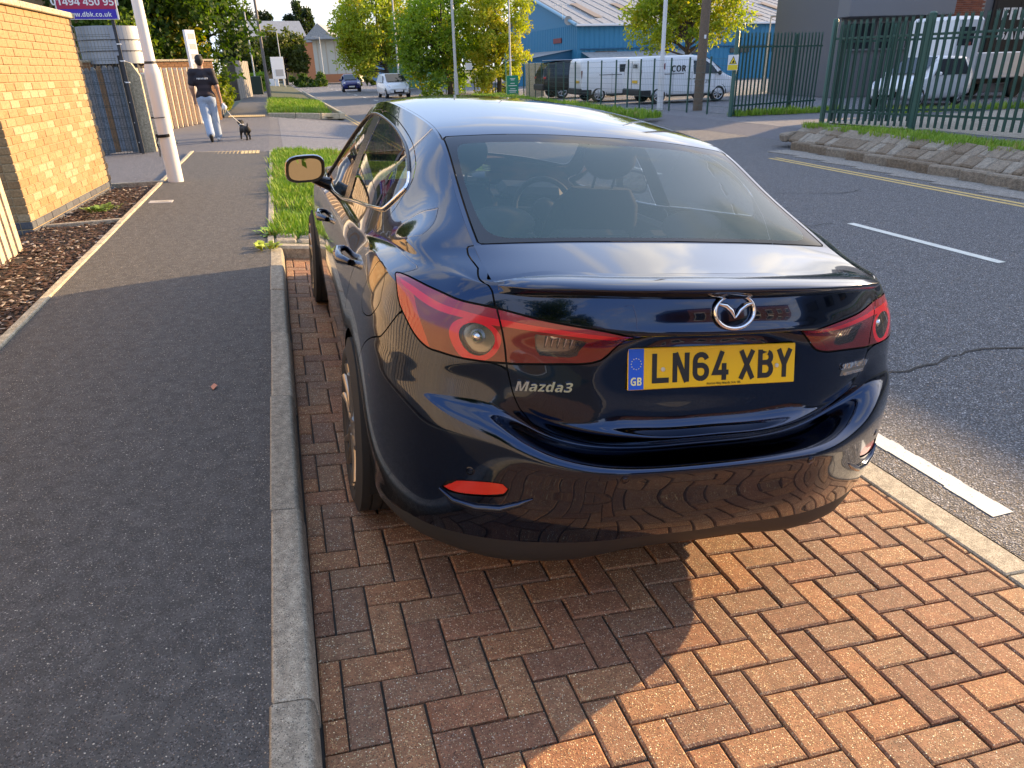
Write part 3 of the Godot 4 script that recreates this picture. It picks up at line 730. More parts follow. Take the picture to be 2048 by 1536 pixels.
	for k in 7:          # rounded end of the bank
		var a := k / 6.0 * PI
		var m := MB.new(); m.cbox(turn(Vector3(10.75 - cos(a) * 0.32, -0.05, -13.45 - sin(a) * 0.25), -a, 0, 0.2), Vector3(0.22, 0.16, 0.2), 0.03)
		put("bank_stone", m, M.stone_b, bank)
	b = MB.new(); strip(b, [[10.34, 0.125], [10.6, 0.14], [11.15, 0.05], [11.75, -0.085]], steps(8, -13.4, 2.0), 1.0); structure("bank_top", b, M.soil)
	b = MB.new(); strip(b, [[11.7, -0.085], [13.6, -0.075]], steps(8, -13.5, 2.0), 1.0); structure("pavement", b, M.pavement)
	b = MB.new(); strip(b, [[11.3, -0.2665], [12.5, -0.118]], steps(-13.2, -140, 8.0)); structure("crossover", b, M.pavement)
	b = MB.new(); strip(b, [[12.48, -0.118], [90, -0.10]], [-13.45, -140.0]); strip(b, [[13.4, -0.10], [90, -0.10]], [8.0, -13.45]); structure("yard", b, M.yard)
	sheet("concrete_apron", [Vector3(15.0, -0.085, 6), Vector3(40, -0.085, 6), Vector3(40, -0.085, -18.5), Vector3(13.9, -0.085, -16.5)], M.apron)
	build_grass()

func put_line(called: String, b: MB, m: Material):
	var o := put(called, b, m)
	o.set_meta("kind", "structure")

func ragged(b: MB, x0: float, x1: float, y: float, z0: float, z1: float, k: int):
	for q in k:
		var a := lerpf(z0, z1, float(q) / k); var e := lerpf(z0, z1, float(q + 1) / k)
		var l := rng.randf_range(-0.006, 0.006); var r := rng.randf_range(-0.006, 0.006)
		b.quad(Vector3(x0 + l, y, a), Vector3(x1 + r, y, a), Vector3(x1 + r, y, e), Vector3(x0 + l, y, e))

func edging(b: MB, x0: float, x1: float, y: float, z0: float, z1: float):
	var z := z0
	while z > z1:
		var len := minf(0.914, z - z1)
		b.cbox(turn(Vector3((x0 + x1) / 2 + rng.randf_range(-0.003, 0.003), y - 0.06 + rng.randf_range(-0.002, 0.003), z - len / 2), rng.randf_range(-0.003, 0.003)), Vector3(x1 - x0, 0.12, len - 0.004), 0.006)
		z -= len

func paver_mesh(sx: float, sz: float) -> ArrayMesh:       # block with chamfered top edges and no underside
	var b := MB.new()
	var h := Vector2(sx / 2, sz / 2); var c := 0.006; var d := 0.035
	var t := [Vector3(-h.x + c, 0, h.y - c), Vector3(h.x - c, 0, h.y - c), Vector3(h.x - c, 0, -h.y + c), Vector3(-h.x + c, 0, -h.y + c)]
	var e := [Vector3(-h.x, -c * 0.8, h.y), Vector3(h.x, -c * 0.8, h.y), Vector3(h.x, -c * 0.8, -h.y), Vector3(-h.x, -c * 0.8, -h.y)]
	b.quad(t[0], t[1], t[2], t[3])
	for k in 4:
		var q := (k + 1) % 4
		b.quad(e[k], e[q], t[q], t[k])
		b.quad(e[k] + Vector3.DOWN * d, e[q] + Vector3.DOWN * d, e[q], e[k])
	return b.mesh()

func build_bay():
	var floor_ := Node3D.new(); floor_.name = "parking_bay"; add_child(floor_); floor_.set_meta("kind", "structure"); floor_.transform = bay
	var b := MB.new()
	strip(b, [[-0.20, -0.0135], [2.45, -0.0135]], [5.0, -6.6])
	put("joint_sand", b, M.joint, floor_)
	# right-hand flush channel of the bay
	var z := 5.0
	while z > -6.5:
		var m := MB.new(); m.cbox(Transform3D(Basis(), Vector3(2.352, -0.05, z - 0.457)), Vector3(0.150, 0.108, 0.908), 0.006)
		put("edge_block", m, M.concrete, floor_)
		z -= 0.914
	# herringbone of 200 x 100 blocks on the lattice read off the photograph
	var c0 := cos(-0.0097); var s0 := sin(-0.0097)
	var org := Vector2(0.9427, -1.6426)                 # bottom-left corner of one block that lies across
	var x_lo := -0.118; var x_hi := 2.275
	var shared := {}
	var near := []
	for a in range(-40, 60):
		for m in range(-18, 18):
			var o := Vector2(a + 2 * m, a - 2 * m) * 0.1
			for kind in 2:
				# across: 0.2 wide along x, its lower-left corner at o; upright: 0.1 wide, hangs below that corner
				var lo := o + (Vector2(0, -0.1) if kind == 0 else Vector2(0.0, 0.0))
				var size := Vector2(0.2, 0.1) if kind == 0 else Vector2(0.1, 0.2)
				var mid := org + lo + size / 2
				if mid.y > 2.6 or mid.y < -6.45 or mid.x < -0.25 or mid.x > 2.4: continue
				var l := maxf(mid.x - size.x / 2, x_lo); var r := minf(mid.x + size.x / 2, x_hi)
				if r - l < 0.022: continue
				var sz := Vector2(r - l - 0.006, size.y - 0.006)
				near.append([Vector2((l + r) / 2, mid.y), sz])
	# nearest to the camera first
	near.sort_custom(func(p, q): return bay_rank(p[0]) < bay_rank(q[0]))
	var rest := MB.new()
	for k in near.size():
		var p: Vector2 = near[k][0]; var sz: Vector2 = near[k][1]
		var key := "%.3f_%.3f" % [snappedf(sz.x, 0.004), snappedf(sz.y, 0.004)]
		if not shared.has(key): shared[key] = paver_mesh(sz.x, sz.y)
		var x := Transform3D(Basis.from_euler(Vector3(rng.randf_range(-0.010, 0.010), rng.randf_range(-0.010, 0.010), rng.randf_range(-0.010, 0.010))), Vector3(p.x + rng.randf_range(-0.001, 0.001), rng.randf_range(-0.0025, 0.0015), p.y + rng.randf_range(-0.001, 0.001)))
		if k < 296: put("paver", shared[key], M.paver[rng.randi() % M.paver.size()], floor_, x)
		else:
			var am: ArrayMesh = shared[key]
			var ar := am.surface_get_arrays(0)
			var f := rest.v.size()
			for q in ar[Mesh.ARRAY_VERTEX].size(): rest.vert(x * ar[Mesh.ARRAY_VERTEX][q], x.basis * ar[Mesh.ARRAY_NORMAL][q])
			for q in ar[Mesh.ARRAY_INDEX]: rest.i.append(f + q)
	stuff(put("pavers_under_car", rest, M.paver[1], floor_))

func bay_rank(p: Vector2) -> float:
	if p.y > -0.85: return 50.0 + absf(p.y)              # behind the frame
	if p.x > 0.2 and p.y < -2.1: return 20.0 - p.y       # under the car
	return Vector2(p.x + 0.15, p.y).length()

func blade_mesh(k: int, spread: float, lean: float, wide: float) -> ArrayMesh:
	var b := MB.new()
	var r := RandomNumberGenerator.new(); r.seed = 77 + k
	for q in k:
		var a := r.randf() * TAU
		var d := Vector3(cos(a), 0, sin(a)); var s := Vector3(-sin(a), 0, cos(a)) * wide * r.randf_range(0.7, 1.2)
		var o := Vector3(r.randf_range(-spread, spread), 0, r.randf_range(-spread, spread))
		var h := r.randf_range(0.6, 1.0); var l := lean * r.randf_range(0.3, 1.2)
		var p1 := o + d * l * 0.35 + Vector3.UP * h * 0.6; var p2 := o + d * l + Vector3.UP * h
		b.quad(o - s, o + s, p1 + s * 0.8, p1 - s * 0.8)
		b.tri(p1 - s * 0.8, p1 + s * 0.8, p2)
	return b.mesh()

func grass(called: String, label: String, corners: Array, count: int, h0: float, h1: float, bare := 0.25):
	var nz := FastNoiseLite.new(); nz.seed = called.length() + 3; nz.frequency = 0.9
	var xf := []; var cols := []
	var m := blade_mesh(7, 0.5, 0.55, 0.055)
	for k in count:
		var u := rng.randf(); var w := rng.randf()
		var p: Vector3 = corners[0].lerp(corners[1], u).lerp(corners[3].lerp(corners[2], u), w)
		var n := nz.get_noise_2d(p.x * 1.3, p.z * 1.3)
		if n < -bare and rng.randf() < 0.85: continue
		var h := rng.randf_range(h0, h1) * (1.0 + 0.6 * n)
		xf.append(Transform3D(Basis(Vector3.UP, rng.randf() * TAU).scaled(Vector3(h * 0.9 + 0.02, h, h * 0.9 + 0.02)), p))
		var t := clampf(rng.randf() + n * 0.5, 0, 1)
		cols.append(Color(0.14, 0.28, 0.028).lerp(Color(0.30, 0.40, 0.045), t) if rng.randf() > 0.07 else Color(0.38, 0.33, 0.13))
	var o := swarm(called, m, M.grass, xf, cols)
	stuff(o); tag(o, label, "grass")

func build_grass():
	grass("grass", "long bright green grass on the verge ahead of the parked car", [Vector3(-0.17, 0.12, -6.75), Vector3(2.25, -0.14, -6.55), Vector3(2.2, -0.165, -15.2), Vector3(-0.17, 0.113, -14.9)], 9000, 0.05, 0.14)
	grass("grass", "sunlit grass island between the far footpath and the road", [Vector3(-0.2, 0.12, -28.5), Vector3(1.8, -0.05, -28.8), Vector3(2.3, -0.14, -44), Vector3(-0.2, 0.115, -44)], 6500, 0.10, 0.28, 0.3)
	grass("grass", "grass strip on top of the stone bank across the road", [Vector3(10.40, 0.12, 2.0), Vector3(11.6, -0.05, 2.0), Vector3(13.05, -0.06, -13.2), Vector3(10.85, 0.12, -13.6)].map(func(p): return p + Vector3(right_edge(p.z) if p.z > 0 else (right_edge(p.z) - right_edge(-13.4)) * 0.5, 0, 0)), 11000, 0.04, 0.15, 0.2)
	grass("grass", "rough grass in front of the green mesh fence", [Vector3(10.9, -0.12, -21.0), Vector3(11.7, -0.12, -21.3), Vector3(13.2, -0.12, -44), Vector3(11.2, -0.12, -44)], 3200, 0.08, 0.26, 0.2)
	grass("grass", "dry weeds along the foot of the open palisade gate", [Vector3(13.6, -0.1, -20.0), Vector3(17.5, -0.1, -19.6), Vector3(17.6, -0.1, -20.4), Vector3(13.6, -0.1, -20.6)], 500, 0.08, 0.24, 0.3)
	grass("grass", "weeds along the wall behind the palisade fence", [Vector3(17.5, -0.08, -17.6), Vector3(36, -0.08, -15.0), Vector3(36, -0.08, -15.6), Vector3(17.5, -0.08, -18.3)], 800, 0.08, 0.26, 0.3)
	# bark chips in the bed beside the wall
	sheet("planting_bed", [Vector3(-2.5, 0.165, 6), Vector3(-1.65, 0.165, 6), Vector3(-1.65, 0.165, -10.75), Vector3(-2.5, 0.165, -10.75)], M.bark_soil)
	var chip := MB.new(); chip.cbox(Transform3D(), Vector3(1.0, 0.25, 0.45), 0.08)
	var xf := []; var cols := []
	for k in 7500:
		var p := Vector3(rng.randf_range(-2.42, -1.665), 0.17 + rng.randf() * 0.02, -10.6 + pow(rng.randf(), 0.8) * 9.5)
		var s := rng.randf_range(0.018, 0.05)
		xf.append(Transform3D(Basis.from_euler(Vector3(rng.randf_range(-0.5, 0.5), rng.randf() * TAU, rng.randf_range(-0.5, 0.5))).scaled(Vector3(s, s * 0.6, s)), p))
		var t := rng.randf()
		cols.append(Color(0.030, 0.018, 0.012).lerp(Color(0.12, 0.06, 0.035), t) if rng.randf() > 0.13 else Color(0.36, 0.30, 0.24))
	var o := swarm("bark_chips", chip.mesh(), M.leafy, xf, cols)
	stuff(o); tag(o, "dark brown bark chips covering the bed beside the brick wall", "bark")
	# weeds: leafy clumps at the kerb end and in the bed
	for e in [[Vector3(-0.16, 0.12, -6.95), 0.16, 46, "leafy green weed clump where the verge meets the kerb", Color(0.14, 0.30, 0.03)], [Vector3(-0.24, 0.13, -6.30), 0.10, 26, "yellow-green weed sprouting on the footpath edge by the kerb end", Color(0.32, 0.42, 0.03)], [Vector3(-1.97, 0.18, -8.75), 0.16, 60, "green weed growing in the bark bed near the wall base", Color(0.11, 0.22, 0.03)]]:
		var w := MB.new(); w.coloured = true
		for k in e[2]:
			var a := rng.randf() * TAU; var r0: float = e[1] * sqrt(rng.randf())
			var q: Vector3 = Vector3(cos(a) * r0, 0, sin(a) * r0)
			var d := Vector3(cos(a), rng.randf_range(0.5, 1.4), sin(a)).normalized(); var l := rng.randf_range(0.05, 0.11)
			var s := Vector3(-sin(a), 0, cos(a)) * l * 0.28
			var col: Color = e[4]; w.tint = col.lerp(Color(0.4, 0.42, 0.06), rng.randf() * 0.3)
			var m0 := q + d * l * 0.5 + Vector3.UP * 0.01; var tip := q + d * l - Vector3.UP * l * 0.2
			w.tri(q, m0 + s, m0 - s); w.tri(m0 - s, m0 + s, tip); w.tri(Vector3(0, -0.01, 0), q + s * 0.2, q - s * 0.2)
		var wo := put("weed", w, M.leafy, self, Transform3D(Basis(), e[0])); tag(wo, e[3], "weed")
	# one fallen leaf, a few scraps
	var lf := MB.new(); lf.tri(Vector3(-0.012, 0.001, 0.03), Vector3(0.016, 0.006, 0.0), Vector3(-0.014, 0.003, -0.01)); lf.tri(Vector3(-0.014, 0.003, -0.01), Vector3(0.016, 0.006, 0.0), Vector3(0.008, 0.008, -0.03))
	var lo := put("fallen_leaf", lf, M.dead_leaf, self, turn(Vector3(-0.475, 0.148, -3.32), 0.3)); tag(lo, "single dry pinkish leaf lying on the dark footpath", "leaf")

# ---------------------------------------------------------------- left side of the street
func run_frame(a: Vector3, b: Vector3) -> Transform3D:      # x along a -> b, y up, z to the left of travel reversed (outwards)
	var d := b - a
	d.y = 0
	d = d.normalized()
	return Transform3D(Basis(d, Vector3.UP, d.cross(Vector3.UP)), a)

func brick_wall(called: String, label: String, f: Transform3D, length: float, courses: int, ends: float, tones: Array, limit: int, base_rows := 0, coping := true, thick := 0.22):
	var w := thing(called, label, "wall", f)
	var h := courses * 0.075
	var core := MB.new()
	core.bx(Vector3(length / 2, h / 2, -thick / 2 - 0.004), Vector3(length - 0.012, h, thick - 0.016))
	put("mortar", core, M.mortar, w)
	var full := MB.new(); full.cbox(Transform3D(), Vector3(0.215, 0.065, 0.1025), 0.004)
	var half := MB.new(); half.cbox(Transform3D(), Vector3(0.1025, 0.065, 0.1025), 0.004)
	var fm := full.mesh(); var hm := half.mesh()
	var rest := MB.new()
	var made := 0
	var all := []
	for row in courses:
		var y := row * 0.075 + 0.0375
		var x := 0.0
		var first := row % 2 == 1
		while x < length - 0.05:
			var len := 0.1025 if first else 0.215
			first = false
			if x + len > length + 0.02: len = 0.1025
			if x + len > length + 0.02: break
			all.append([Vector3(x + len / 2, y, -0.0512), 0.0, len < 0.2, row])
			x += len + 0.01
		if ends > 0:      # the return at the near end (and the far one)
			for e in [0.0, length]:
				var q := 0.0
				var f2 := row % 2 == 0
				while q < ends - 0.05:
					var len := 0.1025 if f2 else 0.215
					f2 = false
					if q == 0.0 and not (row % 2 == 0): q = 0.1125
					if q + len > ends + 0.03: break
					all.append([Vector3(0.0512 if e == 0.0 else length - 0.0512, y, -q - len / 2 - (0.0 if q > 0 else 0.0)), PI / 2, len < 0.2, row])
					q += len + 0.01
	for e in all:
		var x := Transform3D(Basis(Vector3.UP, e[1]), e[0] + Vector3(rng.randf_range(-0.001, 0.001), rng.randf_range(-0.001, 0.001), rng.randf_range(-0.0015, 0.002)))
		var t: Material = M.brick_blue[rng.randi() % M.brick_blue.size()] if e[3] < base_rows else tones[rng.randi() % tones.size()]
		if e[3] == base_rows and base_rows > 0 and false: t = M.brick_blue[0]
		if made < limit: put("brick", hm if e[2] else fm, t, w, x); made += 1
		else:
			var am: ArrayMesh = hm if e[2] else fm
			var ar := am.surface_get_arrays(0)
			var k := rest.v.size()
			for q in ar[Mesh.ARRAY_VERTEX].size(): rest.vert(x * ar[Mesh.ARRAY_VERTEX][q], x.basis * ar[Mesh.ARRAY_NORMAL][q])
			for q in ar[Mesh.ARRAY_INDEX]: rest.i.append(k + q)
	if rest.v.size(): stuff(put("more_bricks", rest, tones[0], w))
	if coping:
		var x := -0.03
		while x < length:
			var c := MB.new(); var l := minf(0.6, length + 0.03 - x)
			c.cbox(Transform3D(Basis(), Vector3(x + l / 2, h + 0.03, -thick / 2)), Vector3(l - 0.006, 0.06, thick + 0.09), 0.008)
			put("coping_stone", c, M.concrete_pale, w)
			x += 0.6
	return w

func paling_mesh(h: float, wide: float, d: float) -> ArrayMesh:      # board with a chamfered head
	var b := MB.new()
	b.extrude(PackedVector2Array([Vector2(-wide / 2, 0), Vector2(wide / 2, 0), Vector2(wide / 2, h - 0.06), Vector2(wide / 2 - 0.025, h), Vector2(-wide / 2 + 0.025, h), Vector2(-wide / 2, h - 0.06)]), d)
	return b.mesh()

func build_left():
	# near paling fence
	var f := thing("paling_fence", "cream upright paling fence beside the bark bed, nearest the camera", "fence", run_frame(Vector3(-2.05, 0.17, 10.5), Vector3(-2.27, 0.17, -6.95)))
	var len := 17.45
	var pm := paling_mesh(1.80, 0.098, 0.022)
	var k := 0
	while k * 0.148 < len:
		put("paling", pm, M.paling[rng.randi() % 3], f, turn(Vector3(0.05 + k * 0.148, rng.randf_range(-0.008, 0.008), 0.02), 0, 0, rng.randf_range(-0.004, 0.004)))
		put("paling", pm, M.paling[rng.randi() % 3], f, turn(Vector3(0.124 + k * 0.148, rng.randf_range(-0.012, 0.004), -0.045), 0, 0, 0))
		k += 1
	for y in [0.35, 1.45]:
		var b := MB.new(); b.cbox(Transform3D(Basis(), Vector3(len / 2, y, -0.013)), Vector3(len, 0.07, 0.04), 0.004); put("rail", b, M.paling[1], f)
	# yellow brick wall end
	brick_wall("brick_wall", "tall yellow brick wall with grey brick base beside the footpath", run_frame(Vector3(-2.36, 0.13, -7.73), Vector3(-2.19, 0.13, -10.62)), 2.88, 27, 0.33, M.brick_yellow, 290, 2, true, 0.33)
	# flanged white lamp column
	var p := thing("lamp_column", "thick white lamp column standing on the footpath edge by the brick wall", "lamp post", Transform3D(Basis(), Vector3(-1.45, 0.19, -10.8)))
	var b := MB.new()
	b.lathe(PackedVector2Array([Vector2(0.098, -0.05), Vector2(0.098, 1.33), Vector2(0.094, 1.37), Vector2(0.066, 1.48), Vector2(0.058, 3.4), Vector2(0.05, 6.0), Vector2(0.05, 6.02), Vector2(0, 6.02)]), 28); put("column", b, M.white_column, p)
	b = MB.new(); b.lathe(PackedVector2Array([Vector2(0.072, 1.455), Vector2(0.072, 1.485), Vector2(0.06, 1.49)]), 24); put("collar", b, M.dark_grey, p)
	for y in [0.575, 0.815]:
		b = MB.new(); b.lathe(PackedVector2Array([Vector2(0.0985, y), Vector2(0.1005, y + 0.003), Vector2(0.1005, y + (0.035 if y < 0.7 else 0.008)), Vector2(0.0985, y + (0.038 if y < 0.7 else 0.01))]), 28, turn(Vector3.ZERO, 0, 0.03, 0.04)); put("strap", b, M.black, p)
	b = MB.new(); b.tube([Vector3(-0.102, 0.58, 0.01), Vector3(-0.13, 0.5, 0.03), Vector3(-0.108, 0.42, 0.04), Vector3(-0.12, 0.33, 0.05)], 0.007, 6); put("strap_tail", b, M.black, p)
	b = MB.new(); b.cbox(turn(Vector3(0.35, 6.0, 0), 0, 0, 0.05), Vector3(0.7, 0.08, 0.16), 0.02); put("lantern", b, M.dark_grey, p)
	# gateway: timber fence behind wire mesh, black post, concrete post
	f = thing("timber_fence", "weathered grey-blue and brown timber board fence across the gateway", "fence", Transform3D(Basis(), Vector3(-3.45, 0.16, -15.98)))
	pm = paling_mesh(1.53, 0.098, 0.02)
	for q in 9: put("board", pm, M.timber[q % M.timber.size()], f, turn(Vector3(-0.1 + q * 0.1, rng.randf_range(-0.02, 0.02), 0.01 * (q % 2))))
	b = MB.new(); b.cbox(Transform3D(Basis(), Vector3(0.78, 0.78, 0.0)), Vector3(0.05, 1.56, 0.06), 0.005); put("edge_post", b, M.paling[0], f)
	f = thing("wire_fence", "thin dark wire mesh panel standing in front of the timber fence", "fence", Transform3D(Basis(), Vector3(-3.5, 0.14, -15.88)))
	b = MB.new()
	for q in 17: b.tube([Vector3(-0.1 + q * 0.055, 0, 0), Vector3(-0.1 + q * 0.055, 2.2, 0)], 0.003, 4)
	put("upright_wires", stuff_mesh(b), M.wire, f).set_meta("kind", "stuff")
	b = MB.new()
	for q in 11:
		for o in [0.0, 0.03]: b.tube([Vector3(-0.15, q * 0.2 + o + 0.05, 0.004), Vector3(0.80, q * 0.2 + o + 0.05, 0.004)], 0.003, 4)
	put("cross_wires", b, M.wire, f).set_meta("kind", "stuff")
	f = thing("gate_post", "black steel gate post with silver bolts beside the concrete post", "post", Transform3D(Basis(), Vector3(-2.62, 0.14, -15.85)))
	b = MB.new(); b.cbox(Transform3D(Basis(), Vector3(0, 0.86, 0)), Vector3(0.08, 1.74, 0.08), 0.006); put("post", b, M.black_paint, f)
	for q in 5:
		b = MB.new(); b.blob(Vector3(0.0, 0.2 + q * 0.36, 0.042), Vector3(0.013, 0.013, 0.008), 6, 8); put("bolt", b, M.steel, f)
	f = thing("concrete_post", "broad pale concrete gate pier with a chamfered head", "gate pier", Transform3D(Basis(), Vector3(-2.50, 0.14, -16.02)))
	b = MB.new(); b.extrude(PackedVector2Array([Vector2(-0.09, 0), Vector2(0.13, 0), Vector2(0.13, 1.38), Vector2(0.02, 1.60), Vector2(-0.06, 1.63), Vector2(-0.09, 1.6)]), 0.16); put("pier", b, M.concrete_pale, f)
	# letting board on its post
	f = thing("letting_board", "red and blue property letting board on a dark post above the gateway", "sign", Transform3D(Basis(Vector3.UP, 0.10), Vector3(-2.56, 0.15, -15.62)))
	b = MB.new(); b.cbox(Transform3D(Basis(), Vector3(0, 1.45, -0.02)), Vector3(0.055, 2.9, 0.055), 0.004); put("post", b, M.dark_grey, f)
	for y in [1.26, 1.62, 1.9]:
		b = MB.new(); b.cbox(Transform3D(Basis(), Vector3(0.01, y, -0.02)), Vector3(0.075, 0.02, 0.07), 0.004); put("cable_tie", b, M.white_plastic, f)
	var bd := MB.new()
	bd.cbox(Transform3D(Basis(), Vector3(-0.36, 3.02, 0.025)), Vector3(0.96, 1.45, 0.012), 0.003)
	var board := put("board", bd, M.white_plastic, f)
	bd = MB.new(); bd.bx(Vector3(-0.36, 2.99, 0.0325), Vector3(0.90, 1.37, 0.002)); put("blue_ground", bd, M.sign_blue, board)
	bd = MB.new(); bd.bx(Vector3(-0.36, 2.84, 0.0345), Vector3(0.92, 0.76, 0.002)); put("red_ground", bd, M.sign_red, board)
	bd = MB.new()
	var ov := []
	for q in 41: ov.append(Vector3(-0.36 + cos(TAU * q / 40) * 0.40, 2.93 + sin(TAU * q / 40) * 0.25, 0.037))
	bd.tube(ov, 0.006, 4, false); put("oval", bd, M.white_plastic, board)
	for e in [["kennedy", 0.125, 2.80], ["TO LET", 0.20, 3.46], ["01494 450 951", 0.118, 2.575], ["www.dbk.co.uk", 0.072, 2.375]]:
		put("lettering", words(e[0], e[1], 0.004), M.white_plastic, board, Transform3D(Basis(), Vector3(-0.36, e[2], 0.037)))
	# stack of corrugated metal tanks behind the gateway
	f = thing("metal_tank", "corrugated silver metal tank with two dark hoops behind the gateway", "tank", Transform3D(Basis(), Vector3(-4.15, 0.1, -24.6)))
	b = MB.new()
	var pr := PackedVector2Array()
	pr.append(Vector2(0.85, 1.75))
	pr.append(Vector2(0.85, 2.68)); pr.append(Vector2(0, 2.72))
	var ring := []
	var rings := []
	for y in [1.75, 2.7]:
		var r2 := []
		for q in 96: r2.append(Vector3(cos(TAU * q / 96), 0, -sin(TAU * q / 96)) * (0.85 + (0.022 if q % 2 else -0.022)) + Vector3.UP * y)
		rings.append(r2)
	b.loft(rings); put("shell", b, M.zinc, f)
	for y in [2.06, 2.34]:
		b = MB.new(); b.lathe(PackedVector2Array([Vector2(0.86, y), Vector2(0.885, y + 0.005), Vector2(0.885, y + 0.02), Vector2(0.86, y + 0.025)]), 40); put("hoop", b, M.dark_grey, f)
	b = MB.new(); b.cbox(Transform3D(Basis(), Vector3(0, 0.9, 0)), Vector3(1.2, 1.7, 1.2), 0.02); put("stand", b, M.dark_grey, f)
	f = thing("steel_sheet", "plain pale blue-grey sheet leaning beside the metal tank", "panel", turn(Vector3(-3.62, 1.95, -25.2), 0.1, 0, -0.12))
	b = MB.new(); b.cbox(Transform3D(Basis(), Vector3(0, 0.42, 0)), Vector3(0.42, 0.95, 0.03), 0.004); put("sheet", b, M.zinc, f)
	# bent brick garden wall behind the palings, then the palings themselves
	brick_wall("brick_wall", "low brown brick wall with a grey coping behind the far palings", run_frame(Vector3(-5.2, 0.1, -23.6), Vector3(-1.55, 0.1, -26.6)), 4.5, 24, 0, M.brick_brown, 120, 0, true)
	brick_wall("brick_pier", "narrow yellow brick pier beside the totem sign", run_frame(Vector3(-2.02, 0.1, -28.1), Vector3(-2.0, 0.1, -28.6)), 0.45, 24, 0.33, M.brick_yellow, 60, 0, true)
	f = thing("paling_fence", "row of broad cream concrete palings running back from the gateway", "fence", run_frame(Vector3(-3.25, 0.14, -21.4), Vector3(-2.22, 0.14, -24.7)))
	pm = paling_mesh(1.56, 0.30, 0.09)
	for q in 11: put("paling", pm, M.paling[q % 3], f, turn(Vector3(q * 0.33, rng.randf_range(-0.01, 0.02), 0), 0.35))
	f = thing("paling_post", "single rounded brown concrete post between the gate pier and the palings", "post", Transform3D(Basis(), Vector3(-2.52, 0.35, -17.4)))
	b = MB.new(); b.cbox(Transform3D(Basis(), Vector3(0, 0.52, 0)), Vector3(0.13, 1.42, 0.13), 0.03); put("post", b, M.paling[2], f)
	b = MB.new(); b.cbox(turn(Vector3(-2.6, 0.16, -17.2), 0.8), Vector3(1.2, 0.10, 0.12), 0.02); structure("kerb_piece", b, M.concrete_pale)
	# white totem sign
	f = thing("totem_sign", "tall narrow white totem sign with lettering panels beside the palings", "sign", turn(Vector3(-2.13, 0.13, -24.9), 0.75))
	b = MB.new(); b.cbox(Transform3D(Basis(), Vector3(0, 1.28, 0)), Vector3(0.34, 2.62, 0.10), 0.01); put("body", b, M.white_plastic, f)
	for q in 8:
		b = MB.new(); b.cbox(Transform3D(Basis(), Vector3(0.02, 2.42 - q * 0.27, 0.052)), Vector3(0.22, 0.15, 0.006), 0.002); put("name_panel", b, M.grey_panel if q < 4 else M.white_plastic, f)
	# yellow brick house behind
	f = thing("brick_house", "brown and yellow brick house with dark downpipes behind the gateway trees", "house", Transform3D(Basis(), Vector3(-4.6, 0.0, -31.5)))
	b = MB.new(); b.bx(Vector3(-3.0, 3.5, -3.0), Vector3(6.6, 7.0, 6.0)); put("wall", b, M.house_brick, f)
	for x in [0.05, -1.0]:
		b = MB.new(); b.tube([Vector3(x, 0, 0.06), Vector3(x, 7, 0.06)], 0.06, 8); put("downpipe", b, M.black_paint, f)
	for e in [[-1.9, 2.6], [-1.9, 5.2], [-4.2, 2.6], [-4.2, 5.2]]:
		b = MB.new(); b.cbox(Transform3D(Basis(), Vector3(e[0], e[1], 0.02)), Vector3(1.1, 1.3, 0.08), 0.01); var w := put("window", b, M.white_plastic, f)
		b = MB.new(); b.bx(Vector3(e[0], e[1], 0.064), Vector3(0.95, 1.15, 0.006)); put("pane", b, M.dark_glass, w)
	b = MB.new(); b.extrude(PackedVector2Array([Vector2(-6.6, 7), Vector2(0.6, 7), Vector2(-3, 9.4)]), 6.4, Transform3D(Basis(), Vector3(0, 0, -3))); put("roof", b, M.roof_tile, f)
	# dark gate, board fence and cabinet farther up
	f = thing("steel_gate", "dark slatted steel gate with a white notice farther up the footpath", "gate", turn(Vector3(-2.35, 0.12, -44.0), 1.35))
	for q in 14:
		b = MB.new(); b.cbox(Transform3D(Basis(), Vector3(q * 0.16, 1.0, 0)), Vector3(0.11, 2.0, 0.03), 0.004); put("slat", b, M.black_paint, f)
	b = MB.new(); b.cbox(Transform3D(Basis(), Vector3(0.3, 1.85, 0.03)), Vector3(0.35, 0.12, 0.01), 0.003); put("notice", b, M.white_plastic, f)
	f = thing("board_fence", "grey vertical board fence beyond the dark gate", "fence", turn(Vector3(-2.0, 0.12, -46.5), 1.45))
	for q in 16:
		b = MB.new(); b.cbox(Transform3D(Basis(), Vector3(q * 0.36, 1.05, 0.01 * (q % 2))), Vector3(0.34, 2.1, 0.03), 0.005); put("board", b, M.grey_board[q % 2], f)
	f = thing("street_cabinet", "dark green street cabinet at the back of the far footpath", "cabinet", turn(Vector3(-1.05, 0.13, -57.0)))
	b = MB.new(); b.cbox(Transform3D(Basis(), Vector3(0, 0.6, 0)), Vector3(0.75, 1.2, 0.45), 0.03); put("box", b, M.cabinet, f)
	for s in [-0.18, 0.18]:
		b = MB.new(); b.cbox(Transform3D(Basis(), Vector3(s, 0.62, 0.228)), Vector3(0.33, 1.0, 0.012), 0.004); put("door", b, M.cabinet, f)
	f = thing("timber_edging", "short row of grey stub posts holding the hedge bank", "edging", Transform3D(Basis(), Vector3(-1.95, 0.1, -27.8)))
	for q in 9:
		b = MB.new(); b.tube([Vector3(-0.1 * (q % 2) + q * -0.01, 0, -q * 0.75), Vector3(-0.02, rng.randf_range(0.28, 0.42), -q * 0.75)], 0.06, 8); put("post", b, M.grey_board[0], f)
	far_lamp("lamp_column", "tall thin lamp column rising behind the green street cabinet", Vector3(-1.15, 0.12, -60), 6.6, 0.07, Vector3(0.8, 0, 0), M.lamp_light)
	far_lamp("lamp_column", "dark leaning lamp column at the edge of the far footpath", Vector3(-0.25, 0.12, -46), 8.0, 0.11, Vector3(0.9, 0, 0), M.lamp_dark)
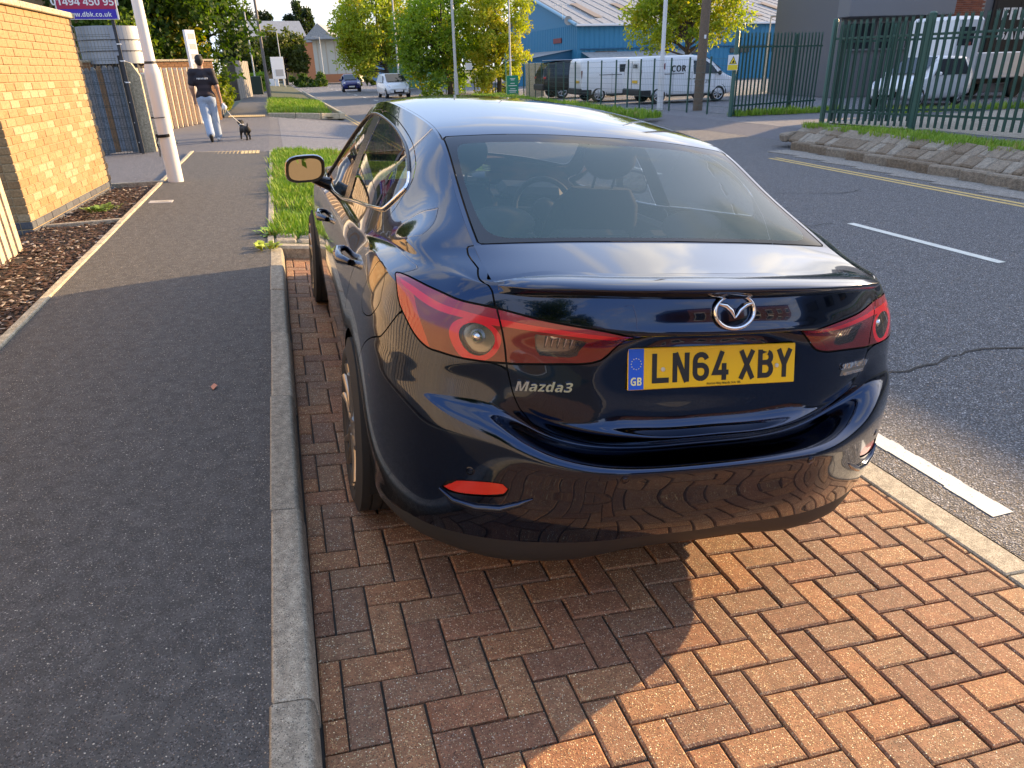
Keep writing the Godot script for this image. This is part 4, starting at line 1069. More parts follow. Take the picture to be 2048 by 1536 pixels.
	hedge("hedge", "yellow-green leafy hedge spilling over the bank behind the walker", Vector3(-2.45, 0.75, -33), Vector3(0.75, 0.85, 5.0), 3800, Color(0.13, 0.20, 0.02), Color(0.33, 0.34, 0.04), 0.16)
	hedge("hedge", "bright green clipped hedge beyond the street cabinet", Vector3(-1.0, 0.8, -66), Vector3(0.7, 0.9, 4.0), 1400, Color(0.10, 0.22, 0.02), Color(0.26, 0.36, 0.03), 0.22)
	hedge("hedge", "green bush behind the metal tank", Vector3(-4.6, 1.5, -27.5), Vector3(1.2, 2.2, 1.2), 2200, Color(0.06, 0.13, 0.02), Color(0.2, 0.26, 0.03), 0.16)

func stuff_mesh(b: MB) -> MB:
	return b

func far_lamp(called: String, label: String, at: Vector3, h: float, r: float, arm: Vector3, m: Material):
	var p := thing(called, label, "lamp post", Transform3D(Basis(), at))
	var b := MB.new(); b.lathe(PackedVector2Array([Vector2(r, -0.1), Vector2(r, 1.2), Vector2(r * 0.75, 1.35), Vector2(r * 0.55, h), Vector2(0, h)]), 12); put("column", b, m, p)
	b = MB.new(); b.tube([Vector3(0, h - 0.05, 0), Vector3(0, h, 0) + arm], r * 0.5, 6); put("arm", b, m, p)
	b = MB.new(); b.cbox(turn(Vector3(0, h, 0) + arm), Vector3(0.5, 0.1, 0.22), 0.03); put("lantern", b, M.grey_panel, p)

func leaves(parent: Node, clumps: Array, count: int, size: float, dark: Color, light: Color, gold := 0.0, called := "crown"):   # clumps: [centre, radius]
	var v := PackedVector3Array(); var n := PackedVector3Array(); var c := PackedColorArray(); var ix := PackedInt32Array()
	var total := 0.0
	for q in clumps: total += q[1] * q[1]
	for q in clumps:
		var tone := rng.randf()
		var yellow := rng.randf() < gold
		for e in int(count * q[1] * q[1] / total):
			var d = Vector3(rng.randfn(), rng.randfn() * 0.8, rng.randfn()).normalized() * pow(rng.randf(), 0.45) * q[1] * rng.randf_range(0.85, 1.15)
			var s := size * rng.randf_range(0.6, 1.3)
			var col := dark.lerp(light, clampf(tone * 0.6 + rng.randf() * 0.5, 0, 1))
			if yellow and rng.randf() < 0.6: col = col.lerp(Color(0.55, 0.40, 0.02), 0.6)
			for j in 2:
				var u := Vector3(rng.randfn(), rng.randfn(), rng.randfn()).normalized()
				var w := u.cross(Vector3(rng.randfn(), rng.randfn(), rng.randfn())).normalized()
				var nn := u.cross(w)
				var o: Vector3 = q[0] + d + u * s * (0.5 * j)
				var k := v.size()
				v.append(o - u * s * 0.5); v.append(o + w * s * 0.27 + nn * s * 0.05); v.append(o + u * s * 0.5); v.append(o - w * s * 0.27 + nn * s * 0.05)
				for z in 4: n.append(nn); c.append(col)
				ix.append_array([k, k + 1, k + 2, k, k + 2, k + 3])
	var ar := []
	ar.resize(Mesh.ARRAY_MAX)
	ar[Mesh.ARRAY_VERTEX] = v; ar[Mesh.ARRAY_NORMAL] = n; ar[Mesh.ARRAY_COLOR] = c; ar[Mesh.ARRAY_INDEX] = ix
	var am := ArrayMesh.new()
	am.add_surface_from_arrays(Mesh.PRIMITIVE_TRIANGLES, ar)
	return put(called, am, M.leaf, parent)

func hedge(called: String, label: String, at: Vector3, r: Vector3, count: int, dark: Color, light: Color, size: float):
	var t := thing(called, label, "hedge", Transform3D(Basis(), at))
	var cl := []
	for k in 26:
		var d := Vector3(rng.randf_range(-1, 1), rng.randf_range(-0.9, 0.85), rng.randf_range(-1, 1))
		if d.length() > 1.25: d = d.normalized() * 1.2
		cl.append([d * r * 0.8, minf(r.x, r.y) * rng.randf_range(0.3, 0.55)])
	leaves(t, cl, count, size, dark, light, 0.0, "foliage")
	var b := MB.new()
	for k in 4: b.tube([Vector3(rng.randf_range(-0.4, 0.4) * r.x, -r.y - 0.2, r.z * (-0.6 + 0.4 * k)), Vector3(rng.randf_range(-0.3, 0.3) * r.x, r.y * 0.3, r.z * (-0.6 + 0.4 * k))], [0.04, 0.015], 6)
	put("stems", b, M.bark, t)

func tree(called: String, label: String, at: Vector3, trunk_h: float, trunk_r: float, centre: Vector3, r: Vector3, clump_n: int, count: int, size: float, dark: Color, light: Color, gold: float, low := -0.8, group := ""):
	var t := thing(called, label, "tree", Transform3D(Basis(), at), group)
	var cl := []
	var b := MB.new()
	b.tube([Vector3(0, -0.2, 0), Vector3(0.05, trunk_h * 0.5, 0.03), centre + Vector3(0, -r.y * 0.25, 0), centre + Vector3(0.1, r.y * 0.6, 0)], [trunk_r, trunk_r * 0.85, trunk_r * 0.6, trunk_r * 0.15], 10)
	for k in clump_n:
		var a := rng.randf() * TAU; var u := rng.randf_range(low, 1.0)
		var w := sqrt(1.0 - minf(u * u, 0.98))
		var rad := pow(rng.randf(), 0.35) * rng.randf_range(0.75, 1.08)
		var c := centre + Vector3(cos(a) * w, u, sin(a) * w) * r * rad
		var cr := minf(r.x, r.z) * rng.randf_range(0.16, 0.30)
		cl.append([c, cr])
		if k % 3 == 0:
			var s := Vector3(0.02, lerpf(trunk_h * 0.6, c.y, 0.45), 0.0)
			b.tube([s, s.lerp(c, 0.5) + Vector3(0, 0.1 * r.y * 0.3, 0), c], [trunk_r * 0.4, trunk_r * 0.22, 0.012], 6)
	put("trunk", b, M.bark, t)
	leaves(t, cl, count, size, dark, light, gold)

# ---------------------------------------------------------------- right side of the street
func pale_mesh(h: float) -> ArrayMesh:                 # W-section pale with a three-pointed head
	var b := MB.new()
	var w := 0.068
	var top := h
	b.extrude(PackedVector2Array([Vector2(-w / 2, 0), Vector2(w / 2, 0), Vector2(w / 2, top - 0.10), Vector2(w * 0.62, top - 0.02), Vector2(w * 0.2, top - 0.07), Vector2(0, top), Vector2(-w * 0.2, top - 0.07), Vector2(-w * 0.62, top - 0.02), Vector2(-w / 2, top - 0.10)]), 0.004)
	for s in [-1.0, 1.0]: b.quad(Vector3(s * w / 2, 0, 0.002) if s < 0 else Vector3(s * w / 2 - 0.006, 0, 0.012), Vector3(s * w / 2 + 0.006, 0, 0.012) if s < 0 else Vector3(s * w / 2, 0, 0.002), Vector3(s * w / 2 + 0.006, top - 0.12, 0.012) if s < 0 else Vector3(s * w / 2, top - 0.12, 0.002), Vector3(s * w / 2, top - 0.12, 0.002) if s < 0 else Vector3(s * w / 2 - 0.006, top - 0.12, 0.012))
	b.quad(Vector3(-0.010, 0, 0.013), Vector3(0.010, 0, 0.013), Vector3(0.010, top - 0.12, 0.013), Vector3(-0.010, top - 0.12, 0.013))
	return b.mesh()

func palisade(called: String, label: String, a: Vector3, e: Vector3, h: float, posts: Array, spacing := 0.158, cat := "fence"):
	var x := run_frame(a, e)
	var t := thing(called, label, cat, x)
	var len := (e - a).length()
	var pm := pale_mesh(h - 0.06)
	var k := 0
	while (k + 0.5) * spacing < len:
		put("pale", pm, M.fence_green[k % 2], t, turn(Vector3((k + 0.5) * spacing, 0.06, 0.03), 0, 0, rng.randf_range(-0.006, 0.006)))
		k += 1
	for y in [0.32, h - 0.42]:
		var b := MB.new(); b.cbox(Transform3D(Basis(), Vector3(len / 2, y, 0.0)), Vector3(len, 0.05, 0.045), 0.004); put("rail", b, M.fence_green[0], t)
	for q in posts:
		var b := MB.new()
		if q[1] > 0.09: b.lathe(PackedVector2Array([Vector2(q[1] / 2, -0.1), Vector2(q[1] / 2, h + 0.0), Vector2(q[1] * 0.3, h + 0.03), Vector2(0, h + 0.035)]), 18, Transform3D(Basis(), Vector3(q[0], 0, -0.03)))
		else: b.cbox(Transform3D(Basis(), Vector3(q[0], h / 2 - 0.06, -0.05)), Vector3(0.06, h, 0.08), 0.006)
		put("post", b, M.fence_green[1], t)
	return t

func ring_of(y0: float, y1: float, hw0: float, hw1: float, x: float, belt: float) -> Array:
	# a vehicle's cross-section in yz at x: floor, belt and roof with rounded corners
	var r := 0.10
	var p := [Vector2(hw0 - r, y0), Vector2(hw0 - 0.02, y0 + 0.05), Vector2(hw0, y0 + 0.2), Vector2(hw0, belt), Vector2(lerpf(hw0, hw1, 0.55), lerpf(belt, y1, 0.55)), Vector2(hw1, y1 - r * 1.1), Vector2(hw1 - r * 0.3, y1 - r * 0.35), Vector2(hw1 - r * 1.1, y1 - 0.01), Vector2(hw1 * 0.4, y1)]
	var o := []
	for q in p: o.append(Vector3(x, q.y, q.x))
	for k in range(p.size() - 1, -1, -1): o.append(Vector3(x, p[k].y, -p[k].x))
	return o

func van_like(t: Node3D, st: Array, paint: Material, wheels: Array, wr: float, alloy: Material, track: float):
	# st: [x, floor, roof, half width low, half width top, belt]
	var rings := []
	for s in st: rings.append(ring_of(s[1], s[2], s[3], s[4], s[0], s[5]))
	var b := MB.new(); b.loft(rings); var body := put("body", b, paint, t)
	for w in wheels:
		for s in [-1.0, 1.0]:
			var n := Node3D.new(); n.name = "wheel"; t.add_child(n, true)
			n.transform = Transform3D(Basis(Vector3(1, 0, 0), Vector3(0, 0, s), Vector3(0, -s, 0)), Vector3(w, wr, s * track))
			b = MB.new(); b.lathe(PackedVector2Array([Vector2(wr * 0.66, -0.09), Vector2(wr * 0.8, -0.1), Vector2(wr, -0.085), Vector2(wr, 0.07), Vector2(wr * 0.94, 0.095), Vector2(wr * 0.7, 0.1), Vector2(wr * 0.64, 0.085)]), 28); put("tyre", b, M.tyre, n)
			b = MB.new(); b.lathe(PackedVector2Array([Vector2(wr * 0.67, 0.06), Vector2(wr * 0.1, 0.05), Vector2(0, 0.05)]), 24)
			put("hub", b, M.dark_plastic, n)
			b = MB.new()
			for k in 7:
				var a := TAU * k / 7
				b.tube([Vector3(cos(a) * wr * 0.1, 0.075, sin(a) * wr * 0.1), Vector3(cos(a) * wr * 0.62, 0.08, sin(a) * wr * 0.62)], wr * 0.085, 6)
			b.lathe(PackedVector2Array([Vector2(wr * 0.68, 0.07), Vector2(wr * 0.68, 0.098), Vector2(wr * 0.62, 0.09)]), 28)
			put("rim", b, alloy, n)
			b = MB.new()
			var arch := []
			for k in 11: arch.append(Vector3(w + cos(PI * k / 10) * (wr + 0.06), wr + sin(PI * k / 10) * (wr + 0.06), s * (track + 0.075)))
			b.tube(arch, 0.018, 6); put("wheel_arch", b, M.dark_plastic, t)
	return body

func plate_panel(parent: Node, called: String, m: Material, pts: Array, z: float, thick := 0.012):    # panel on a side: points (x, y) at z
	var b := MB.new(); b.extrude(poly2(pts), thick, Transform3D(Basis(), Vector3(0, 0, z)))
	return put(called, b, m, parent)

func van(label: String, x: Transform3D, lettered: bool):
	var t := thing("white_van", label, "van", x, "white vans parked behind the mesh fence")
	var st := [[-0.84, 0.42, 1.60, 0.82, 0.70, 0.95], [-0.80, 0.34, 1.76, 0.87, 0.74, 1.0], [-0.70, 0.30, 1.82, 0.89, 0.76, 1.05], [0.2, 0.28, 1.84, 0.90, 0.77, 1.06], [1.5, 0.28, 1.84, 0.90, 0.77, 1.06], [2.1, 0.28, 1.78, 0.90, 0.74, 1.05], [2.5, 0.28, 1.60, 0.90, 0.70, 1.04], [2.95, 0.28, 1.22, 0.89, 0.72, 1.0], [3.25, 0.30, 1.04, 0.87, 0.74, 0.92], [3.5, 0.32, 0.95, 0.82, 0.68, 0.85], [3.66, 0.36, 0.80, 0.70, 0.6, 0.7], [3.70, 0.42, 0.66, 0.62, 0.52, 0.6]]
	van_like(t, st, M.van_white, [0.0, 2.76], 0.32, M.van_rim, 0.80)
	for s in [-1.0, 1.0]:
		var tilt := 0.905
		# side glass of the cab, set on the sloping upper side
		var b := MB.new()
		var gx := func(q: Vector2): return Vector3(q.x, q.y, s * (lerpf(0.90, 0.75, clampf((q.y - 1.06) / 0.74, 0, 1)) + 0.012))
		var gl := [Vector2(1.55, 1.10), Vector2(2.72, 1.10), Vector2(2.45, 1.40), Vector2(2.12, 1.60), Vector2(1.55, 1.62)]
		var mid := Vector2(2.0, 1.32)
		for k in gl.size():
			var p0: Vector3 = gx.call(mid); var p1: Vector3 = gx.call(gl[k]); var p2: Vector3 = gx.call(gl[(k + 1) % gl.size()])
			if s > 0: b.tri(p0, p1, p2)
			else: b.tri(p0, p2, p1)
		put("cab_window", b, M.dark_glass, t)
		for e in [[1.35, 0.92], [1.62, 0.92]]:
			b = MB.new(); b.cbox(Transform3D(Basis(), Vector3(e[0], e[1], s * 0.915)), Vector3(0.16, 0.03, 0.03), 0.01); put("door_handle", b, M.dark_plastic, t)
		b = MB.new(); b.cbox(Transform3D(Basis(), Vector3(0.55, 1.13, s * 0.90)), Vector3(1.1, 0.025, 0.012), 0.004); put("door_rail", b, M.dark_plastic, t)
		for xx in [0.62, 1.47, 2.55]:
			b = MB.new(); b.bx(Vector3(xx, 0.78, s * 0.9015), Vector3(0.008, 0.85, 0.004)); put("door_gap", b, M.black, t)
		b = MB.new(); b.cbox(Transform3D(Basis(), Vector3(-0.80, 1.05, s * 0.80)), Vector3(0.05, 0.55, 0.12), 0.02); put("tail_lamp", b, M.red_lens, t)
		b = MB.new(); b.cbox(Transform3D(Basis(), Vector3(2.72, 1.12, s * 0.99)), Vector3(0.12, 0.17, 0.16), 0.04); put("door_mirror", b, M.dark_plastic, t)
		b = MB.new(); b.cbox(turn(Vector3(3.50, 0.83, s * 0.66), 0, 0, -0.6), Vector3(0.26, 0.12, 0.22), 0.04); put("head_lamp", b, M.clear_lens_solid, t)
		b = MB.new(); b.cbox(Transform3D(Basis(), Vector3(1.38, 0.30, s * 0.86)), Vector3(2.0, 0.10, 0.06), 0.02); put("sill", b, M.dark_plastic, t)
	var b := MB.new(); b.cbox(Transform3D(Basis(), Vector3(-0.83, 0.46, 0)), Vector3(0.14, 0.26, 1.74), 0.05); put("rear_bumper", b, M.dark_plastic, t)
	b = MB.new(); b.cbox(Transform3D(Basis(), Vector3(3.62, 0.42, 0)), Vector3(0.16, 0.22, 1.3), 0.06); put("front_bumper", b, M.dark_plastic, t)
	b = MB.new(); b.bx(Vector3(-0.85, 1.1, 0), Vector3(0.01, 1.1, 0.012)); put("door_gap", b, M.black, t)
	b = MB.new(); b.cbox(Transform3D(Basis(), Vector3(-0.86, 0.86, 0.35)), Vector3(0.012, 0.11, 0.50), 0.003); put("number_plate", b, M.plate_yellow, t)
	b = MB.new()
	for q in [[Vector3(2.16, 1.765, -0.6), Vector3(2.16, 1.765, 0.6), Vector3(2.94, 1.25, 0.66), Vector3(2.94, 1.25, -0.66)]]: b.quad(q[0], q[1], q[2], q[3])
	put("windscreen", b, M.dark_glass, t, Transform3D(Basis(), Vector3(0.03, 0.02, 0)))
	b = MB.new(); b.cbox(Transform3D(Basis(), Vector3(-0.60, 0.42, 0.885)), Vector3(0.50, 0.22, 0.04), 0.015); put("bumper_corner", b, M.dark_plastic, t)
	if lettered:
		put("lettering", words("COR", 0.15, 0.01), M.black_paint, t, Transform3D(Basis(Vector3.UP, -PI / 2), Vector3(-0.862, 1.45, 0.35)))
		plate_panel(t, "logo_arrow", M.maroon, [0.02, 1.42, 0.25, 1.55, 0.25, 1.30], 0.865, 0.02)
		put("lettering", words("COR", 0.24, 0.01), M.black_paint, t, turn(Vector3(0.86, 1.32, 0.875)))
		put("lettering", words("01486 21", 0.12, 0.01, "Droid Sans", false), M.black_paint, t, turn(Vector3(1.95, 0.80, 0.908)))
	else:
		plate_panel(t, "side_window", M.dark_glass, [1.0, 1.15, 1.42, 1.15, 1.42, 1.55, 1.0, 1.55], 0.862, 0.02)

func small_car(called: String, label: String, x: Transform3D, paint: Material, tall: float):
	var t := thing(called, label, "car", x)
	var st := [[-0.70, 0.45, 1.0, 0.70, 0.55, 0.8], [-0.60, 0.30, tall * 0.93, 0.79, 0.58, 0.9], [-0.3, 0.24, tall * 0.985, 0.82, 0.62, 0.93], [0.6, 0.22, tall, 0.83, 0.63, 0.93], [1.2, 0.22, tall * 0.98, 0.83, 0.62, 0.92], [1.75, 0.22, tall * 0.78, 0.83, 0.62, 0.90], [2.15, 0.22, 0.97, 0.82, 0.66, 0.85], [2.6, 0.24, 0.88, 0.79, 0.62, 0.78], [2.9, 0.28, 0.74, 0.70, 0.55, 0.65], [3.0, 0.36, 0.60, 0.60, 0.48, 0.55]]
	van_like(t, st, paint, [0.0, 2.4], 0.29, M.van_rim, 0.72)
	var b := MB.new()
	b.quad(Vector3(1.28, tall * 0.955, 0.54), Vector3(2.12, 1.0, 0.62), Vector3(2.12, 1.0, -0.62), Vector3(1.28, tall * 0.955, -0.54)); put("windscreen", b, M.dark_glass, t, Transform3D(Basis(), Vector3(0.04, 0.03, 0)))
	for s in [-1.0, 1.0]:
		b = MB.new()
		var q0 := Vector3(-0.3, 0.96, s * 0.84); var q1 := Vector3(1.85, 0.96, s * 0.84); var q2 := Vector3(1.25, tall * 0.93, s * 0.68); var q3 := Vector3(-0.1, tall * 0.93, s * 0.68)
		if s > 0: b.quad(q0, q1, q2, q3)
		else: b.quad(q3, q2, q1, q0)
		put("side_window", b, M.dark_glass, t)
		b = MB.new(); b.cbox(turn(Vector3(2.72, 0.72, s * 0.58), 0, 0, -0.5), Vector3(0.3, 0.14, 0.26), 0.05); put("head_lamp", b, M.clear_lens_solid, t)
		b = MB.new(); b.cbox(Transform3D(Basis(), Vector3(1.75, 1.0, s * 0.93)), Vector3(0.12, 0.13, 0.18), 0.04); put("door_mirror", b, paint, t)
		b = MB.new(); b.blob(Vector3(2.93, 0.40, s * 0.5), Vector3(0.05, 0.06, 0.1), 6, 8); put("fog_lamp", b, M.dark_plastic, t)
	b = MB.new(); b.cbox(Transform3D(Basis(), Vector3(2.98, 0.42, 0)), Vector3(0.08, 0.20, 0.72), 0.03); put("grille", b, M.gloss_black, t)
	b = MB.new(); b.cbox(Transform3D(Basis(), Vector3(3.03, 0.46, 0)), Vector3(0.012, 0.11, 0.50), 0.003); put("number_plate", b, M.white_plastic, t)
	b = MB.new(); b.cbox(Transform3D(Basis(), Vector3(2.92, 0.655, 0)), Vector3(0.06, 0.03, 0.6), 0.01); put("bonnet_strip", b, M.dark_plastic, t)

func build_right():
	# palisade fence and the open gate leaves
	var a := Vector3(13.32, -0.085, -15.93); var c := Vector3(13.45, -0.12, -20.16)
	palisade("palisade_fence", "dark green steel palisade fence along the pavement, right of the gate post", a, Vector3(15.75, -0.075, -7.0), 2.40, [[0.0, 0.13], [2.36, 0.16], [5.1, 0.08], [7.85, 0.08]])
	palisade("palisade_gate", "green palisade gate leaf swung open behind the fence", Vector3(13.55, -0.07, -15.95), Vector3(15.6, -0.07, -13.4) + Vector3(0.65, 0, -0.4), 2.32, [], 0.158, "gate")
	palisade("palisade_gate", "green palisade gate leaf standing open across the yard entrance", c, Vector3(17.2, -0.1, -21.0), 2.38, [[0.0, 0.13], [2.6, 0.08]], 0.158, "gate")
	var w := thing("warning_sign", "yellow and white warning sign with a black triangle on the gate post", "sign", turn(Vector3(13.28, 1.42, -20.05), -0.5))
	var b := MB.new(); b.cbox(Transform3D(), Vector3(0.30, 0.42, 0.006), 0.002); put("plate", b, M.white_plastic, w)
	b = MB.new(); b.bx(Vector3(0, -0.13, 0.0045), Vector3(0.28, 0.14, 0.002)); put("yellow_panel", b, M.sign_yellow, w)
	b = MB.new(); b.extrude(poly2([-0.11, -0.04, 0.11, -0.04, 0, 0.18]), 0.003, Transform3D(Basis(), Vector3(0, 0, 0.005))); put("triangle", b, M.black_paint, w)
	b = MB.new(); b.extrude(poly2([-0.085, -0.025, 0.085, -0.025, 0, 0.145]), 0.003, Transform3D(Basis(), Vector3(0, 0, 0.0068))); put("triangle_field", b, M.sign_yellow, w)
	b = MB.new(); b.extrude(poly2([-0.035, -0.01, 0.03, -0.01, 0.04, 0.03, 0.01, 0.07, -0.015, 0.04]), 0.003, Transform3D(Basis(), Vector3(0, 0, 0.0086))); put("symbol", b, M.black_paint, w)
	# wire mesh fence in front of the vans
	var pts := [Vector3(13.6, -0.11, -41.0), Vector3(13.1, -0.11, -33.5), Vector3(13.2, -0.11, -28.0), Vector3(13.4, -0.11, -25.2), Vector3(13.5, -0.11, -22.9), Vector3(13.55, -0.11, -20.4)]
	var f := thing("mesh_fence", "thin dark green wire mesh fence in front of the parked vans", "fence")
	b = MB.new()
	for k in pts.size() - 1:
		var d: Vector3 = pts[k + 1] - pts[k]
		var n := int(d.length() / 1.4) + 1
		for q in n:
			var pb := MB.new(); var at: Vector3 = pts[k] + d * q / n; pb.cbox(Transform3D(Basis(), at + Vector3(0, 0.85, 0)), Vector3(0.05, 1.75, 0.05), 0.006); put("post", pb, M.fence_green[0], f)
		for y in range(0, 17, 2): b.tube([pts[k] + Vector3.UP * (0.05 + y * 0.1), pts[k + 1] + Vector3.UP * (0.05 + y * 0.1)], 0.0035, 4)
		var m := int(d.length() / 0.11)
		for q in m: b.tube([pts[k] + d * q / m + Vector3.UP * 0.03, pts[k] + d * q / m + Vector3.UP * 1.68], 0.0022, 3)
	put("wires", b, M.fence_green[0], f).set_meta("kind", "stuff")
	# poles
	var p := thing("sign_pole", "white round pole with a thick base in front of the vans", "pole", Transform3D(Basis(), Vector3(13.6, -0.11, -25.0)))
	b = MB.new(); b.lathe(PackedVector2Array([Vector2(0.115, -0.1), Vector2(0.115, 1.1), Vector2(0.10, 1.25), Vector2(0.075, 1.4), Vector2(0.065, 6.5), Vector2(0, 6.5)]), 18); put("column", b, M.pole_white, p)
	p = thing("utility_pole", "weathered brown wooden utility pole standing by the yard entrance", "pole", turn(Vector3(14.35, -0.11, -23.6), 0, 0, -0.008))
	b = MB.new(); b.tube([Vector3(0, -0.2, 0), Vector3(0, 3, 0), Vector3(0.03, 8, 0)], [0.17, 0.155, 0.12], 14); put("pole", b, M.old_wood, p)
	b = MB.new(); b.cbox(turn(Vector3(-0.03, 2.35, 0.155)), Vector3(0.08, 0.12, 0.01), 0.003); put("tag", b, M.white_plastic, p)
	far_lamp("lamp_column", "grey lamp column in front of the broad yellow-green trees", Vector3(11.1, -0.1, -47), 8.0, 0.13, Vector3(-0.9, 0, 0), M.lamp_light)
	far_lamp("lamp_column", "thin grey lamp column above the small green sign", Vector3(13.3, -0.1, -42.5), 8.0, 0.07, Vector3(-0.9, 0, 0), M.lamp_light)
	far_lamp("lamp_column", "pale lamp column rising behind the white oncoming car", Vector3(9.9, -0.1, -62), 8.0, 0.10, Vector3(-0.9, 0, 0), M.lamp_light)
	far_lamp("lamp_column", "short slim lamp post standing beyond the palisade gate", Vector3(25.2, -0.1, -35), 3.6, 0.06, Vector3(0.3, 0, 0), M.lamp_light)
	# green notice sign
	w = thing("green_sign", "small green notice sign with white lettering lines at the verge", "sign", turn(Vector3(13.1, -0.1, -41.5), -0.25))
	b = MB.new(); b.cbox(Transform3D(Basis(), Vector3(0, 0.55, 0)), Vector3(0.66, 1.12, 0.05), 0.02); put("panel", b, M.sign_green, w)
	for q in [[0.95, 0.3], [0.88, 0.2], [0.70, 0.24], [0.58, 0.48], [0.42, 0.30], [0.32, 0.46], [0.24, 0.36]]:
		b = MB.new(); b.bx(Vector3(0, q[0], 0.027), Vector3(q[1], 0.035, 0.004)); put("line", b, M.white_plastic, w)
	for s in [-0.25, 0.25]:
		b = MB.new(); b.bx(Vector3(s, 0.0, -0.01), Vector3(0.05, 0.3, 0.03)); put("leg", b, M.dark_grey, w)
	w = thing("notice", "small white square notice fixed on the fence under the trees", "sign", turn(Vector3(12.1, 1.55, -47.5)))
	b = MB.new(); b.cbox(Transform3D(), Vector3(0.42, 0.40, 0.02), 0.004); put("plate", b, M.white_plastic, w)
	# vans and the dark estate car
	var hx := Vector3(0.99, 0, 0.045).normalized()
	var head := Basis(hx, Vector3.UP, hx.cross(Vector3.UP))
	van("white van with a maroon arrow and black lettering, nearest the wooden pole", Transform3D(head, Vector3(15.35, -0.1, -29.2)), true)
	van("plain white van with a dark side window parked between the dark car and lettered van", Transform3D(head, Vector3(14.15, -0.1, -32.6)), false)
	var sv := thing("dark_estate_car", "dark off-road estate car with a silver roof beside the concrete pier", "car", Transform3D(head, Vector3(14.3, -0.1, -37.6)))
	var st := [[-0.95, 0.55, 1.0, 0.80, 0.66, 0.9], [-0.9, 0.42, 1.35, 0.90, 0.66, 1.0], [-0.6, 0.36, 1.72, 0.95, 0.68, 1.05], [0.3, 0.34, 1.80, 0.96, 0.70, 1.06], [1.6, 0.34, 1.80, 0.96, 0.70, 1.05], [2.2, 0.34, 1.55, 0.96, 0.70, 1.04], [2.6, 0.34, 1.18, 0.95, 0.74, 1.0], [3.3, 0.36, 1.05, 0.93, 0.72, 0.9], [3.6, 0.42, 0.9, 0.85, 0.62, 0.8], [3.72, 0.5, 0.75, 0.72, 0.55, 0.7]]
	van_like(sv, st, M.suv_paint, [0.0, 2.85], 0.37, M.van_rim, 0.83)
	b = MB.new(); b.cbox(Transform3D(Basis(), Vector3(0.6, 1.81, 0)), Vector3(2.4, 0.05, 1.3), 0.02); put("roof", b, M.zinc, sv)
	for s in [-1.0, 1.0]:
		b = MB.new()
		var q0 := Vector3(-0.5, 1.10, s * 0.965); var q1 := Vector3(2.35, 1.10, s * 0.965); var q2 := Vector3(1.75, 1.64, s * 0.79); var q3 := Vector3(-0.35, 1.64, s * 0.79)
		if s > 0: b.quad(q0, q1, q2, q3)
		else: b.quad(q3, q2, q1, q0)
		put("side_window", b, M.dark_glass, sv)
		b = MB.new(); b.cbox(Transform3D(Basis(), Vector3(-0.9, 1.0, s * 0.78)), Vector3(0.1, 0.12, 0.3), 0.03); put("tail_lamp", b, M.red_bright, sv)
	b = MB.new(); b.cbox(Transform3D(Basis(), Vector3(-0.95, 0.55, 0)), Vector3(0.16, 0.3, 1.7), 0.05); put("rear_bumper", b, M.dark_plastic, sv)
	b = MB.new(); b.quad(Vector3(-0.86, 1.15, -0.72), Vector3(-0.86, 1.15, 0.72), Vector3(-0.64, 1.62, 0.6), Vector3(-0.64, 1.62, -0.6)); put("rear_window", b, M.dark_glass, sv, Transform3D(Basis(), Vector3(-0.05, 0.0, 0)))
	w = thing("concrete_pier", "pale concrete block pier beside the dark parked car", "pier", turn(Vector3(14.35, -0.1, -41.2), -0.3))
	b = MB.new(); b.cbox(Transform3D(Basis(), Vector3(0, 0.85, 0)), Vector3(1.05, 1.75, 0.6), 0.02); put("pier", b, M.concrete_pale, w)
	b = MB.new(); b.cbox(Transform3D(Basis(), Vector3(0.1, 1.2, 0.305)), Vector3(0.18, 0.3, 0.02), 0.005); put("letter_box", b, M.grey_panel, w)
	# oncoming cars
	small_car("oncoming_car", "white hatchback driving towards the camera on the far road", Transform3D(Basis(Vector3.UP, -PI / 2 + 0.06), Vector3(7.75, -0.25, -53.0)), M.van_white, 1.52)
	small_car("oncoming_car", "dark blue hatchback farther up the road near the bend", Transform3D(Basis(Vector3.UP, -PI / 2 - 0.05), Vector3(6.9, -0.25, -72.0)), M.blue_car, 1.46)
	warehouse()
	grey_unit()
	side_unit()
	# trees
	tree("street_tree", "tall yellow-green tree over the road by the oncoming cars", Vector3(9.6, -0.1, -66), 2.2, 0.2, Vector3(-0.6, 4.6, 0), Vector3(3.7, 4.0, 3.6), 110, 11000, 0.26, Color(0.17, 0.27, 0.02), Color(0.50, 0.54, 0.05), 0.28, -0.85)
	tree("street_tree", "broad bushy green tree behind the grey lamp column", Vector3(11.6, -0.1, -51), 1.6, 0.22, Vector3(-0.4, 3.6, 0), Vector3(3.2, 4.0, 3.2), 120, 12000, 0.22, Color(0.10, 0.20, 0.02), Color(0.34, 0.46, 0.04), 0.10, -0.98)
	tree("street_tree", "golden-leaved tree between the small notice and the blue warehouse", Vector3(14.2, -0.1, -48), 1.4, 0.18, Vector3(-0.2, 3.5, 0), Vector3(2.3, 4.0, 2.6), 100, 10000, 0.20, Color(0.20, 0.29, 0.02), Color(0.56, 0.56, 0.05), 0.35, -0.98)
	tree("street_tree", "yellow-green tree behind the white vans", Vector3(21.0, -0.1, -36.0), 2.4, 0.16, Vector3(-0.1, 4.2, 0), Vector3(3.1, 2.8, 2.6), 110, 9000, 0.19, Color(0.18, 0.28, 0.02), Color(0.52, 0.56, 0.05), 0.22, -0.9)

